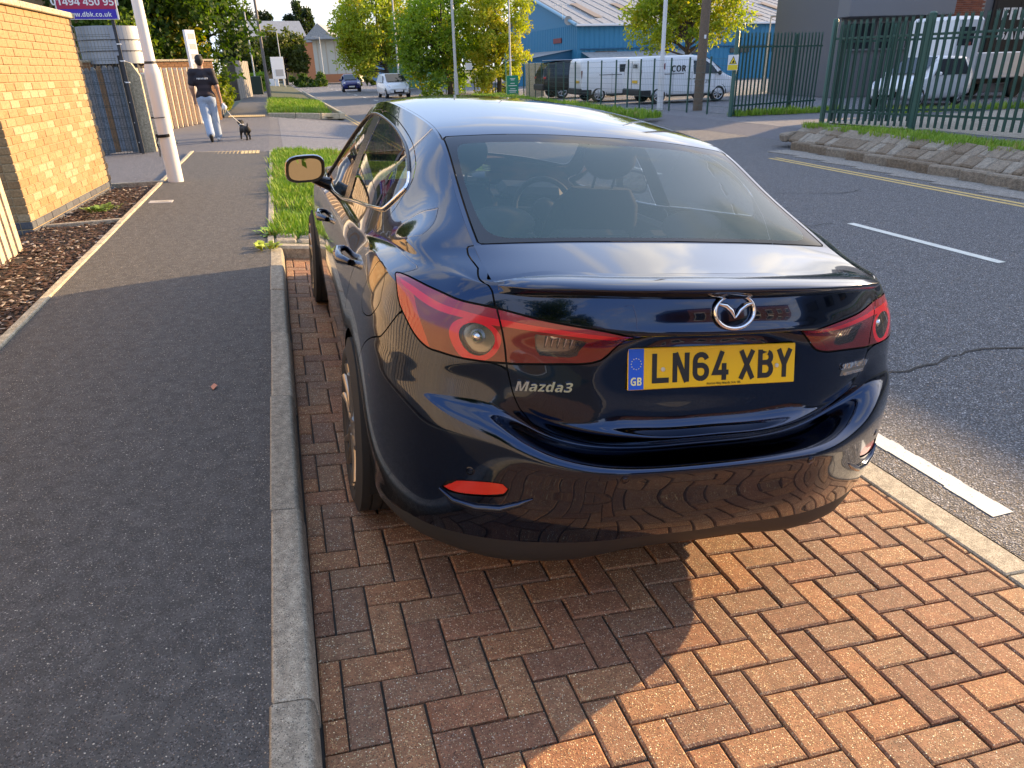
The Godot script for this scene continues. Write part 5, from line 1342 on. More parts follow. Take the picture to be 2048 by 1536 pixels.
func side_unit():
	var t := thing("side_unit", "long grey commercial unit beyond the right edge of the view, shading the road", "building", Transform3D(Basis(), Vector3(21, -0.1, 0)))
	var b := MB.new(); b.bx(Vector3(7, 2.58, -0.6), Vector3(14, 5.16, 28.8)); put("wall", b, M.unit_grey, t)
	b = MB.new(); b.bx(Vector3(12, 3.2, -18), Vector3(12, 6.4, 5.6)); put("wing", b, M.unit_panel, t)
	for k in 6:
		b = MB.new(); b.cbox(Transform3D(Basis(), Vector3(-0.02, 2.2, -11 + k * 4.4)), Vector3(0.1, 2.2, 2.4), 0.02); var w := put("window", b, M.black_paint, t)
		b = MB.new(); b.bx(Vector3(-0.075, 2.2, -11 + k * 4.4), Vector3(0.01, 2.0, 2.2)); put("pane", b, M.dark_glass, w)

func corrugate(b: MB, a: Vector3, e: Vector3, h: float, pitch := 0.25, deep := 0.03):        # ribbed sheet wall from a to e
	var d := e - a
	var n := d.normalized().cross(Vector3.UP)
	var k := int(d.length() / pitch)
	for q in k:
		var p := [0.0, 0.35, 0.5, 0.85, 1.0]
		var o := [0.0, 0.0, deep, deep, 0.0]
		for j in 4:
			var u = a + d * ((q + p[j]) / k) + n * o[j]; var w = a + d * ((q + p[j + 1]) / k) + n * o[j + 1]
			b.quad(u, w, w + Vector3.UP * h, u + Vector3.UP * h)

func warehouse():
	var t := thing("warehouse", "large blue corrugated warehouse with a pale grey pitched roof", "warehouse", Transform3D(Basis(), Vector3(25.1, -0.1, -61.0)))
	var b := MB.new(); corrugate(b, Vector3(0, 0, 0), Vector3(48, 0, 0), 4.6, 0.45, 0.05); put("side_wall", b, M.blue_sheet, t)
	b = MB.new(); corrugate(b, Vector3(0, 0, -22), Vector3(0, 0, 0), 4.6, 0.45, 0.05)
	var g := 22.0
	for k in 44:
		var z0 := -g + g * k / 44.0; var z1 := -g + g * (k + 1) / 44.0
		var h0 := 4.6 + 2.7 * (1.0 - absf(z0 + 11) / 11); var h1 := 4.6 + 2.7 * (1.0 - absf(z1 + 11) / 11)
		b.quad(Vector3(0, 4.58, z0), Vector3(0, 4.58, z1), Vector3(0, h1, z1), Vector3(0, h0, z0))
	put("gable_wall", b, M.blue_sheet, t)
	for s in 2:
		b = MB.new()
		var z0 := 0.35 if s == 0 else -22.35
		var n := 90
		for k in n:
			var x0 := -0.3 + 48.6 * k / n; var x1 := -0.3 + 48.6 * (k + 1) / n
			var lift := 0.03 if k % 2 else 0.0
			b.quad(Vector3(x0, 4.55 + lift, z0), Vector3(x1, 4.55 + lift, z0), Vector3(x1, 7.38 + lift, -11), Vector3(x0, 7.38 + lift, -11))
		var roof := put("roof", b, M.roof_sheet, t)
		if s == 0:
			for k in 11:
				b = MB.new()
				var x := 2.5 + k * 4.1
				b.quad(Vector3(x, 5.25, -2.2), Vector3(x + 0.75, 5.25, -2.2), Vector3(x + 0.75, 6.75, -8.2), Vector3(x, 6.75, -8.2))
				put("rooflight", b, M.rooflight, roof, Transform3D(Basis(), Vector3(0, 0.06, 0)))
	b = MB.new(); b.cbox(Transform3D(Basis(), Vector3(24, 4.55, 0.42)), Vector3(48.6, 0.16, 0.16), 0.03); put("gutter", b, M.white_plastic, t)
	b = MB.new(); b.tube([Vector3(-0.32, 4.6, 0.35), Vector3(-0.32, 7.42, -11)], 0.14, 6); put("verge_trim", b, M.pale_blue, t)
	b = MB.new(); b.tube([Vector3(-0.32, 4.6, -22.35), Vector3(-0.32, 7.42, -11)], 0.14, 6); put("verge_trim", b, M.pale_blue, t)
	# lean-to roofs at the foot
	b = MB.new(); b.quad(Vector3(-5.5, 1.9, -1.0), Vector3(-0.02, 2.75, -1.0), Vector3(-0.02, 2.75, -16), Vector3(-5.5, 1.9, -16)); put("lean_to_roof", b, M.roof_sheet, t)
	b = MB.new(); corrugate(b, Vector3(-5.5, 0, -1.2), Vector3(-0.02, 0, -1.2), 1.9, 0.45, 0.04); put("lean_to_wall", b, M.blue_sheet, t)
	b = MB.new(); b.tri(Vector3(-5.5, 1.88, -1.15), Vector3(-0.02, 1.88, -1.15), Vector3(-0.02, 2.72, -1.15)); put("lean_to_gable", b, M.blue_dark, t)
	b = MB.new(); b.quad(Vector3(0.3, 1.8, 3.0), Vector3(10, 1.8, 3.0), Vector3(10, 2.5, 0.1), Vector3(0.3, 2.5, 0.1)); put("canopy", b, M.roof_sheet, t)
	b = MB.new(); b.cbox(Transform3D(Basis(), Vector3(24, 2.75, 0.1)), Vector3(47.6, 0.1, 0.12), 0.02); put("band", b, M.blue_dark, t)
	for k in 5:
		b = MB.new(); b.cbox(Transform3D(Basis(), Vector3(2.6 + k * 4.4, 3.0 - 0.62, 0.09)), Vector3(2.0, 0.4, 0.06), 0.01); put("window", b, M.dark_glass, t)
	b = MB.new(); b.cbox(turn(Vector3(-0.08, 3.55, -4.6), -PI / 2), Vector3(2.0, 0.4, 0.06), 0.01); put("sign_strip", b, M.maroon, t)
	var ae := thing("aerial", "thin television aerial on the warehouse gable edge", "aerial", Transform3D(Basis(), Vector3(24.5, 5.6, -63.0)))
	b = MB.new(); b.tube([Vector3(0, -0.6, 0), Vector3(0, 0.7, 0)], 0.02, 5); b.tube([Vector3(-0.9, 0.45, 0), Vector3(0.6, 0.6, 0)], 0.015, 5)
	for k in 7: b.tube([Vector3(-0.85 + k * 0.2, 0.3, 0), Vector3(-0.85 + k * 0.2, 0.65, 0)], 0.01, 4)
	put("rods", b, M.steel, ae)
	ae = thing("satellite_dish", "small white dish fixed beside the aerial on the gable", "dish", turn(Vector3(24.75, 4.9, -62.2), -0.6, 0.2))
	b = MB.new(); b.lathe(PackedVector2Array([Vector2(0, 0), Vector2(0.2, 0.03), Vector2(0.36, 0.12), Vector2(0.35, 0.13), Vector2(0.2, 0.045), Vector2(0, 0.015)]), 18, turn(Vector3.ZERO, 0, PI / 2)); put("dish", b, M.grey_panel, ae)

func grey_unit():
	var t := thing("grey_unit", "dark grey and brick commercial unit behind the palisade fence", "building", turn(Vector3(22.9, -0.1, -27.0), -0.18))
	var b := MB.new(); b.bx(Vector3(8, 3.2, -3), Vector3(16, 6.4, 6)); put("wall", b, M.unit_grey, t)
	b = MB.new(); b.cbox(Transform3D(Basis(), Vector3(2.1, 4.6, 0.35)), Vector3(4.6, 3.1, 0.9), 0.02); put("upper_panel", b, M.unit_panel, t)
	var fm := MB.new(); fm.cbox(Transform3D(), Vector3(0.215, 0.065, 0.06), 0.004); var fmm := fm.mesh()
	for e in [[4.55, 1.7], [9.4, 3.4]]:
		var pn := Node3D.new(); pn.name = "brick_panel"; t.add_child(pn, true); pn.transform = Transform3D(Basis(), Vector3(e[0], 0, 0.05))
		b = MB.new(); b.bx(Vector3(e[1] / 2, 2.6, 0), Vector3(e[1], 5.2, 0.06)); put("mortar", b, M.mortar_grey, pn)
		var n := 0
		var rest := MB.new()
		for row in range(8, 60):
			var x := 0.11 if row % 2 else 0.0
			while x + 0.2 < e[1]:
				if n < 130 and row > 30: put("brick", fmm, M.brick_red[rng.randi() % 3], pn, Transform3D(Basis(), Vector3(x + 0.11, row * 0.075, 0.012))); n += 1
				else: rest.bx(Vector3(x + 0.11, row * 0.075, 0.012), Vector3(0.215, 0.065, 0.06))
				x += 0.225
		stuff(put("more_bricks", rest, M.brick_red[0], pn))
	for e in [[6.75, 2.2], [13.2, 2.2]]:
		b = MB.new(); b.cbox(Transform3D(Basis(), Vector3(e[0] + e[1] / 2, 2.5, 0.06)), Vector3(e[1] + 0.2, 3.6, 0.1), 0.01); var w := put("shop_window", b, M.black_paint, t)
		for k in 2:
			b = MB.new(); b.bx(Vector3(e[0] + e[1] * (0.25 + 0.5 * k), 2.5, 0.115), Vector3(e[1] / 2 - 0.04, 3.45, 0.01)); put("pane", b, M.dark_glass, w)
	put("lettering", words("FELIX", 0.46, 0.02), M.white_plastic, t, Transform3D(Basis(), Vector3(7.9, 3.05, 0.13)))
	put("lettering", words("BANK", 0.46, 0.02), M.white_plastic, t, Transform3D(Basis(), Vector3(7.9, 2.3, 0.13)))
	for k in 3:
		b = MB.new(); b.cbox(Transform3D(Basis(), Vector3(0.8 + k * 1.3, 2.35, 0.06)), Vector3(1.1, 1.1, 0.08), 0.01); var w := put("window", b, M.unit_panel, t)
		b = MB.new(); b.bx(Vector3(0.8 + k * 1.3, 2.35, 0.105), Vector3(0.95, 0.95, 0.01)); put("pane", b, M.dark_glass, w)
	b = MB.new(); b.cbox(Transform3D(Basis(), Vector3(5.2, 4.1, 0.11)), Vector3(0.24, 0.30, 0.08), 0.03); put("alarm_box", b, M.white_plastic, t)
	b = MB.new(); b.cbox(Transform3D(Basis(), Vector3(12, 0.55, 0.14)), Vector3(9.0, 0.4, 0.1), 0.02); put("white_band", b, M.white_plastic, t)
	# vehicles parked in front of it
	var hd := Basis(Vector3.UP, 0.15)
	small_car("parked_white_car", "white car behind the palisade gate facing the yard entrance", Transform3D(Basis(Vector3.UP, PI + 0.25), Vector3(22.3, -0.1, -21.0)), M.van_white, 1.55)
	var lv := thing("lorry", "white box lorry behind the palisade fence in front of the brick panel", "lorry", turn(Vector3(24.6, -0.1, -22.8), 0.1))
	b = MB.new(); b.cbox(Transform3D(Basis(), Vector3(-0.6, 1.75, 0)), Vector3(1.5, 2.1, 1.9), 0.12); put("cab", b, M.van_white, lv)
	b = MB.new(); b.cbox(Transform3D(Basis(), Vector3(1.9, 1.15, 0)), Vector3(3.4, 0.9, 1.9), 0.03); put("load_body", b, M.van_white, lv)
	b = MB.new(); b.cbox(Transform3D(Basis(), Vector3(1.3, 0.6, 0)), Vector3(5.0, 0.18, 1.2), 0.02); put("chassis", b, M.dark_plastic, lv)
	b = MB.new(); b.bx(Vector3(-0.75, 2.15, 0.955), Vector3(0.8, 0.6, 0.012)); put("cab_window", b, M.dark_glass, lv)
	b = MB.new(); b.bx(Vector3(-0.6, 1.9, 0.957), Vector3(0.3, 0.12, 0.014)); put("marking", b, M.maroon, lv)
	for x in [-0.6, 2.6]:
		for s in [-0.85, 0.85]:
			b = MB.new(); b.lathe(PackedVector2Array([Vector2(0.2, -0.12), Vector2(0.38, -0.11), Vector2(0.38, 0.1), Vector2(0.22, 0.12), Vector2(0.0, 0.05)]), 20, Transform3D(Basis(Vector3.RIGHT, Vector3(0, 0, signf(s)), Vector3(0, -signf(s), 0)), Vector3(x, 0.38, s))); put("wheel", b, M.tyre, lv)

# ---------------------------------------------------------------- far end of the street, and what stands behind the camera
func simple_house(called: String, label: String, at: Vector3, yaw: float, s: Vector3, rise: float, wallm: Material, roofm: Material, windows: int):
	var t := thing(called, label, "building", turn(at, yaw))
	var b := MB.new(); b.bx(Vector3(0, s.y / 2, 0), s); put("wall", b, wallm, t)
	b = MB.new()
	b.extrude(PackedVector2Array([Vector2(-s.z / 2 - 0.3, s.y), Vector2(s.z / 2 + 0.3, s.y), Vector2(0, s.y + rise)]), s.x + 0.5, Transform3D(Basis(Vector3.UP, PI / 2), Vector3.ZERO)); put("roof", b, roofm, t)
	for k in windows:
		var x := -s.x / 2 + s.x * (k + 0.5) / windows
		b = MB.new(); b.cbox(Transform3D(Basis(), Vector3(x, s.y * 0.62, s.z / 2 + 0.02)), Vector3(s.x / windows * 0.5, s.y * 0.3, 0.08), 0.02); var w := put("window", b, M.white_plastic, t)
		b = MB.new(); b.bx(Vector3(x, s.y * 0.62, s.z / 2 + 0.065), Vector3(s.x / windows * 0.44, s.y * 0.25, 0.01)); put("pane", b, M.dark_glass, w)
	return t

func build_far():
	simple_house("far_house", "distant brick house with a pale grey roof at the end of the road", Vector3(-0.5, -0.1, -175), 0.2, Vector3(16, 8.5, 9), 3.2, M.house_brick, M.roof_sheet, 5)
	simple_house("far_house", "orange-gabled house beyond the pale end wall", Vector3(11.5, -0.1, -165), 1.3, Vector3(9, 7.0, 7), 3.4, M.orange_wall, M.roof_sheet, 3)
	simple_house("far_house", "red-brown shed building behind the blue hoarding", Vector3(24.0, -0.1, -165), 0.3, Vector3(9, 7.5, 8), 2.2, M.brick_dark, M.roof_sheet, 3)
	var t := thing("pale_unit", "pale cream flat-roofed unit facing the road bend", "building", turn(Vector3(9.8, -0.1, -120), -0.25))
	var b := MB.new(); b.bx(Vector3(0, 3.0, -3), Vector3(6.5, 6.0, 6)); put("wall", b, M.cream_wall, t)
	b = MB.new(); b.cbox(Transform3D(Basis(), Vector3(0, 6.1, -2.5)), Vector3(7.6, 0.3, 8), 0.05); put("roof", b, M.roof_sheet, t)
	for k in 5:
		b = MB.new(); b.bx(Vector3(-2.6 + k * 1.3, 3.3, 0.02), Vector3(0.12, 5.0, 0.06)); put("pilaster", b, M.paling[0], t)
	b = MB.new(); b.bx(Vector3(0, 0.6, 0.03), Vector3(6.5, 1.2, 0.06)); put("plinth", b, M.orange_wall, t)
	t = thing("hoarding", "blue site hoarding panels below a blue sign beside the bend", "hoarding", turn(Vector3(17.6, -0.1, -118), -0.2))
	for k in 6:
		b = MB.new(); b.cbox(Transform3D(Basis(), Vector3(-3.4 + k * 1.35, 1.35, 0.02 * (k % 2))), Vector3(1.3, 2.7, 0.06), 0.01); put("panel", b, M.hoarding_blue if k % 3 else M.blue_sheet, t)
	b = MB.new(); b.cbox(Transform3D(Basis(), Vector3(-0.6, 5.0, 0)), Vector3(4.8, 1.2, 0.1), 0.02); put("sign", b, M.hoarding_sign, t)
	for x in [-2.6, 1.4]:
		b = MB.new(); b.bx(Vector3(x, 2.5, -0.05), Vector3(0.14, 5.0, 0.14)); put("post", b, M.dark_grey, t)
	t = thing("direction_sign", "white road sign board on two posts at the far verge", "sign", turn(Vector3(0.9, -0.1, -92), 0.35))
	b = MB.new(); b.cbox(Transform3D(Basis(), Vector3(0, 2.1, 0)), Vector3(1.5, 2.3, 0.06), 0.02); put("panel", b, M.white_plastic, t)
	b = MB.new(); b.bx(Vector3(0.1, 1.6, 0.035), Vector3(0.9, 0.7, 0.01)); put("text_block", b, M.grey_panel, t)
	for x in [-0.6, 0.6]:
		b = MB.new(); b.tube([Vector3(x, 0, -0.04), Vector3(x, 3.0, -0.04)], 0.05, 8); put("post", b, M.lamp_light, t)
	t = thing("low_wall", "low white wall below the far road sign", "wall", turn(Vector3(-0.9, -0.1, -96), 0.05))
	b = MB.new(); b.cbox(Transform3D(Basis(), Vector3(0, 0.45, 0)), Vector3(3.4, 1.0, 0.3), 0.03); put("wall", b, M.white_plastic, t)
	far_lamp("lamp_column", "tiny white lamp column near the far road sign", Vector3(1.5, -0.1, -105), 6.5, 0.09, Vector3(-0.8, 0, 0), M.lamp_light)
	far_lamp("lamp_column", "tiny lamp column in front of the pale cream unit", Vector3(7.2, -0.1, -112), 6.0, 0.09, Vector3(-0.8, 0, 0), M.lamp_light)
	far_lamp("lamp_column", "thin lamp column beside the blue hoarding", Vector3(15.6, -0.1, -108), 7.0, 0.09, Vector3(-0.8, 0, 0), M.lamp_light)
	# green boarded fence under the trees and the hedge line
	t = thing("green_boards", "pale green boarded fence under the tall yellow-green tree", "fence", turn(Vector3(10.2, -0.1, -69), -0.15))
	for k in 9:
		b = MB.new(); b.cbox(Transform3D(Basis(), Vector3(k * 0.75, 1.2, 0.02 * (k % 2))), Vector3(0.73, 2.4, 0.04), 0.01); put("board", b, M.green_board, t)
	t = thing("mesh_fence", "tall green mesh fence posts under the bushy trees", "fence", Transform3D(Basis(), Vector3(10.8, -0.1, -49.5)))
	for k in 8:
		b = MB.new(); b.cbox(Transform3D(Basis(), Vector3(0.2 + k * 0.45, 1.15, 0.9 * k - 3.0)), Vector3(0.06, 2.4, 0.06), 0.008); put("post", b, M.green_board if k % 2 else M.fence_green[0], t)
	for y in [0.4, 1.2, 2.0]:
		b = MB.new(); b.tube([Vector3(0.2, y, -3.0), Vector3(3.35, y, 3.3)], 0.008, 4); put("wire", b, M.fence_green[0], t)
	tree("far_tree", "distant dark conifer-like tree above the grey roof", Vector3(-3.0, -0.1, -205), 6, 0.5, Vector3(0, 11.5, 0), Vector3(6.5, 5.0, 5), 60, 3800, 0.75, Color(0.02, 0.035, 0.015), Color(0.06, 0.09, 0.03), 0.0, -0.6)
	tree("far_tree", "distant pointed dark tree beside the roof ridge", Vector3(9.0, -0.1, -205), 6, 0.5, Vector3(0, 11.5, 0), Vector3(4.2, 6.0, 5), 60, 3400, 0.75, Color(0.02, 0.035, 0.015), Color(0.06, 0.09, 0.03), 0.0, -0.6)
	tree("far_tree", "distant olive tree left of the pale unit", Vector3(2.2, -0.1, -125), 3, 0.3, Vector3(0, 4.4, 0), Vector3(4.6, 3.6, 4), 70, 5200, 0.5, Color(0.06, 0.085, 0.02), Color(0.16, 0.18, 0.04), 0.05, -0.9)
	tree("far_tree", "distant dark green tree behind the leaning lamp column", Vector3(-3.5, -0.1, -118), 3, 0.3, Vector3(0, 3.8, 0), Vector3(3.6, 3.4, 4), 60, 4200, 0.5, Color(0.03, 0.05, 0.015), Color(0.09, 0.12, 0.03), 0.0, -0.9)
	tree("far_tree", "distant tree between the orange gable and blue sign", Vector3(20.5, -0.1, -185), 5, 0.5, Vector3(0, 8.0, 0), Vector3(5.5, 5.5, 5), 60, 3600, 0.7, Color(0.04, 0.06, 0.02), Color(0.10, 0.13, 0.03), 0.0, -0.8)
	tree("far_tree", "distant rounded tree behind the red-brown shed", Vector3(33.0, -0.1, -195), 5, 0.5, Vector3(0, 9.0, 0), Vector3(6.5, 5.5, 5), 60, 3600, 0.7, Color(0.03, 0.05, 0.02), Color(0.09, 0.12, 0.03), 0.0, -0.8)
	tree("far_tree", "small light tree in front of the blue hoarding", Vector3(13.6, -0.1, -112), 1.5, 0.2, Vector3(0, 2.6, 0), Vector3(1.8, 2.4, 2), 40, 1800, 0.4, Color(0.10, 0.15, 0.02), Color(0.25, 0.28, 0.04), 0.1, -0.9)
	hedge("hedge", "clipped dark hedge bank at the far bend", Vector3(4.5, 0.4, -100), Vector3(2.6, 0.9, 3.0), 1800, Color(0.04, 0.08, 0.015), Color(0.14, 0.20, 0.03), 0.4)
	hedge("hedge", "low hedge line along the far right kerb", Vector3(12.0, 0.1, -95), Vector3(4.5, 0.6, 2.0), 1500, Color(0.05, 0.07, 0.02), Color(0.13, 0.16, 0.03), 0.4)
	# mirrored in the parked car: trees and houses behind the camera
	tree("rear_tree", "broad green tree behind the camera on the footpath side", Vector3(-4.8, 0.1, 9.5), 2.4, 0.2, Vector3(0, 4.4, 0), Vector3(2.8, 3.2, 2.8), 80, 5000, 0.26, Color(0.03, 0.06, 0.015), Color(0.14, 0.20, 0.03), 0.05, -0.9)
	tree("rear_tree", "second green tree farther back behind the camera", Vector3(-4.2, 0.1, 19), 2.4, 0.2, Vector3(0, 4.0, 0), Vector3(3.0, 3.0, 3.0), 80, 4500, 0.28, Color(0.03, 0.06, 0.015), Color(0.14, 0.20, 0.03), 0.05, -0.9)
	simple_house("rear_unit", "dark brick commercial unit behind the camera across the road", Vector3(19, -0.1, 24), PI - 0.2, Vector3(16, 5.5, 8), 1.0, M.brick_dark, M.roof_sheet, 6)
	simple_house("rear_house", "brick houses closing the street behind the camera", Vector3(2, -0.1, 60), PI, Vector3(22, 5.5, 8), 2.6, M.house_brick, M.roof_tile, 8)
	far_lamp("lamp_column", "lamp column behind the camera by the road", Vector3(4.6, -0.2, 16), 7.0, 0.08, Vector3(-0.9, 0, 0), M.lamp_light)

# ---------------------------------------------------------------- curved skins with cut lines
class CarSkin:
	var v := PackedVector3Array()
	var n := PackedVector3Array()
	var p := PackedVector2Array()      # place on the control net
	var m := PackedVector2Array()      # metres per step of the net, along and up
	var t := PackedInt32Array()
	func empty_like() -> CarSkin:
		var s := CarSkin.new()
		s.v = v; s.n = n; s.p = p; s.m = m
		return s

func net_of(flat: Array) -> Array:
	var cols := []
	for c in flat:
		var a := PackedVector3Array()
		for k in range(0, c.size(), 3): a.append(Vector3(c[k], c[k + 1], c[k + 2]))
		cols.append(a)
	return cols

func with_ends(cols: Array, mirror_first: bool, mirror_last: bool) -> Array:
	var g := []
	var k := cols.size()
	var nr: int = cols[0].size()
	var first := PackedVector3Array(); var last := PackedVector3Array()
	for j in nr:
		first.append(cols[1][j] * Vector3(-1, 1, 1) if mirror_first else cols[0][j] * 2 - cols[1][j])
		last.append(cols[k - 2][j] * Vector3(-1, 1, 1) if mirror_last else cols[k - 1][j] * 2 - cols[k - 2][j])
	for c in [first] + cols + [last]:
		var a := PackedVector3Array()
		a.append(c[0] * 2 - c[1]); a.append_array(c); a.append(c[nr - 1] * 2 - c[nr - 2])
		g.append(a)
	return g

func basis4(t: float) -> Array:
	var s := 1 - t
	return [s * s * s / 6, (3 * t * t * t - 6 * t * t + 4) / 6, (-3 * t * t * t + 3 * t * t + 3 * t + 1) / 6, t * t * t / 6]

func slope4(t: float) -> Array:
	var s := 1 - t
	return [-s * s / 2, (3 * t * t - 4 * t) / 2, (-3 * t * t + 2 * t + 1) / 2, t * t / 2]

func skin_point(g: Array, c: float, r: float) -> Array:      # place and outward normal
	var nc := g.size() - 2; var nr: int = g[0].size() - 2
	c = clampf(c, 0, nc - 1); r = clampf(r, 0, nr - 1)
	var i := mini(int(c), nc - 2); var j := mini(int(r), nr - 2)
	var b := basis4(c - i); var db := slope4(c - i); var e := basis4(r - j); var de := slope4(r - j)
	var p := Vector3(); var pc := Vector3(); var pr := Vector3()
	for a in 4:
		for k in 4:
			var q: Vector3 = g[i + a][j + k]
			p += q * (b[a] * e[k]); pc += q * (db[a] * e[k]); pr += q * (b[a] * de[k])
	return [p, pc.cross(pr).normalized(), pc.length(), pr.length()]

func skin(g: Array, csub: Array, rsub: int) -> CarSkin:
	var s := CarSkin.new()
	var nr: int = g[0].size() - 2
	var cs := []
	for k in csub.size():
		for q in csub[k]: cs.append(k + float(q) / csub[k])
	cs.append(float(csub.size()))
	var rows := (nr - 1) * rsub + 1
	for c in cs:
		var i := mini(int(c), g.size() - 4)
		var b := basis4(c - i); var db := slope4(c - i)
		var q := PackedVector3Array(); var dq := PackedVector3Array()
		for j in nr + 2:
			var x := Vector3(); var y := Vector3()
			for a in 4:
				x += g[i + a][j] * b[a]; y += g[i + a][j] * db[a]
			q.append(x); dq.append(y)
		for k in rows:
			var r := float(k) / rsub
			var j := mini(int(r), nr - 2)
			var e := basis4(r - j); var de := slope4(r - j)
			var p := Vector3(); var pc := Vector3(); var pr := Vector3()
			for a in 4:
				p += q[j + a] * e[a]; pc += dq[j + a] * e[a]; pr += q[j + a] * de[a]
			s.v.append(p); s.n.append(pc.cross(pr).normalized()); s.p.append(Vector2(c, r)); s.m.append(Vector2(pc.length(), pr.length()))
	for a in cs.size() - 1:
		for k in rows - 1:
			var x := a * rows + k
			s.t.append_array([x, x + rows, x + rows + 1, x, x + rows + 1, x + 1])
	return s

func split(s: CarSkin, f: PackedFloat32Array) -> Array:        # [where f < 0, where f > 0]
	var lo := CarSkin.new(); lo.v = s.v.duplicate(); lo.n = s.n.duplicate(); lo.p = s.p.duplicate(); lo.m = s.m.duplicate()
	var lt := PackedInt32Array(); var ht := PackedInt32Array()
	for k in range(0, s.t.size(), 3):
		var id := [s.t[k], s.t[k + 1], s.t[k + 2]]
		var a := f[id[0]]; var b := f[id[1]]; var c := f[id[2]]
		if a <= 0 and b <= 0 and c <= 0: lt.append_array([id[0], id[1], id[2]]); continue
		if a >= 0 and b >= 0 and c >= 0: ht.append_array([id[0], id[1], id[2]]); continue
		var fl := []; var fh := []
		for e in 3:
			var x: int = id[e]; var y: int = id[(e + 1) % 3]
			if f[x] <= 0: fl.append(x)
			if f[x] >= 0: fh.append(x)
			if f[x] * f[y] < 0:
				var w := f[x] / (f[x] - f[y])
				lo.v.append(s.v[x].lerp(s.v[y], w)); lo.n.append(s.n[x].lerp(s.n[y], w).normalized()); lo.p.append(s.p[x].lerp(s.p[y], w)); lo.m.append(s.m[x].lerp(s.m[y], w))
				fl.append(lo.v.size() - 1); fh.append(lo.v.size() - 1)
		for e in range(1, fl.size() - 1): lt.append_array([fl[0], fl[e], fl[e + 1]])
		for e in range(1, fh.size() - 1): ht.append_array([fh[0], fh[e], fh[e + 1]])
	var hi := lo.empty_like()
	lo.t = lt; hi.t = ht
	return [tidy(lo), tidy(hi)]

func tidy(s: CarSkin) -> CarSkin:
	var o := CarSkin.new()
	var to := {}
	for k in s.t:
		if not to.has(k):
			to[k] = o.v.size()
			o.v.append(s.v[k]); o.n.append(s.n[k]); o.p.append(s.p[k]); o.m.append(s.m[k])
		o.t.append(to[k])
	return o

func inside_of(s: CarSkin, poly: PackedVector2Array) -> PackedFloat32Array:    # metres to the outline on the net, negative inside
	var f := PackedFloat32Array(); f.resize(s.v.size())
	var box := Rect2(poly[0], Vector2.ZERO)
	for q in poly: box = box.expand(q)
	box = box.grow(0.7)
	for k in s.v.size():
		var q := s.p[k]
		if not box.has_point(q): f[k] = 1.0; continue
		var m := s.m[k]
		var best := 1.0
		for e in poly.size():
			var a := (poly[e] - q) * m; var b := (poly[(e + 1) % poly.size()] - q) * m
			var d := b - a
			var w := clampf(-a.dot(d) / maxf(d.length_squared(), 1e-12), 0, 1)
			best = minf(best, (a + d * w).length_squared())
		best = sqrt(best)
		f[k] = -best if Geometry2D.is_point_in_polygon(q, poly) else best
	return f

func carve(s: CarSkin, poly: PackedVector2Array, w: float) -> Array:           # [inside, the gap, outside]
	var f := inside_of(s, poly)
	if w <= 0:
		var r := split(s, f)
		return [r[0], null, r[1]]
	for k in f.size(): f[k] += w
	var a := split(s, f)
	var g := inside_of(a[1], poly)
	for k in g.size(): g[k] -= w
	var b := split(a[1], g)
	return [a[0], b[0], b[1]]

func outline(pts: Array, sub := 4) -> PackedVector2Array:                    # closed smooth curve through points
	var o := PackedVector2Array()
	var k := pts.size()
	for e in k:
		for q in sub:
			o.append(pts[e].cubic_interpolate(pts[(e + 1) % k], pts[(e + k - 1) % k], pts[(e + 2) % k], float(q) / sub))
	return o

func poly2(a: Array) -> PackedVector2Array:
	var o := PackedVector2Array()
	for k in range(0, a.size(), 2): o.append(Vector2(a[k], a[k + 1]))
	return o

func lay(b: MB, s: CarSkin, mirror: bool, push := 0.0):
	if s == null: return
	var f := b.v.size()
	var k := Vector3(-1, 1, 1) if mirror else Vector3.ONE
	for q in s.v.size(): b.vert((s.v[q] + s.n[q] * push) * k, s.n[q] * k, s.p[q])
	for q in range(0, s.t.size(), 3):
		if mirror: b.face(f + s.t[q], f + s.t[q + 2], f + s.t[q + 1])
		else: b.face(f + s.t[q], f + s.t[q + 1], f + s.t[q + 2])

func both(s: CarSkin, push := 0.0) -> MB:
	var b := MB.new()
	lay(b, s, false, push); lay(b, s, true, push)
	return b

func one(s: CarSkin, mirror: bool, push := 0.0) -> MB:
	var b := MB.new()
	lay(b, s, mirror, push)
	return b

func by(s: CarSkin, fn: Callable) -> PackedFloat32Array:
	var f := PackedFloat32Array(); f.resize(s.v.size())
	for k in s.v.size(): f[k] = fn.call(s.v[k], s.p[k])
	return f

func mx(p: Vector3, mirror: bool) -> Vector3:
	return Vector3(-p.x, p.y, p.z) if mirror else p

func arc(c: Vector2, r: Vector2, from: float, to: float, k := 8) -> PackedVector2Array:
	var o := PackedVector2Array()
	for e in k + 1:
		var a := deg_to_rad(lerpf(from, to, float(e) / k))
		o.append(c + Vector2(cos(a), sin(a)) * r)
	return o

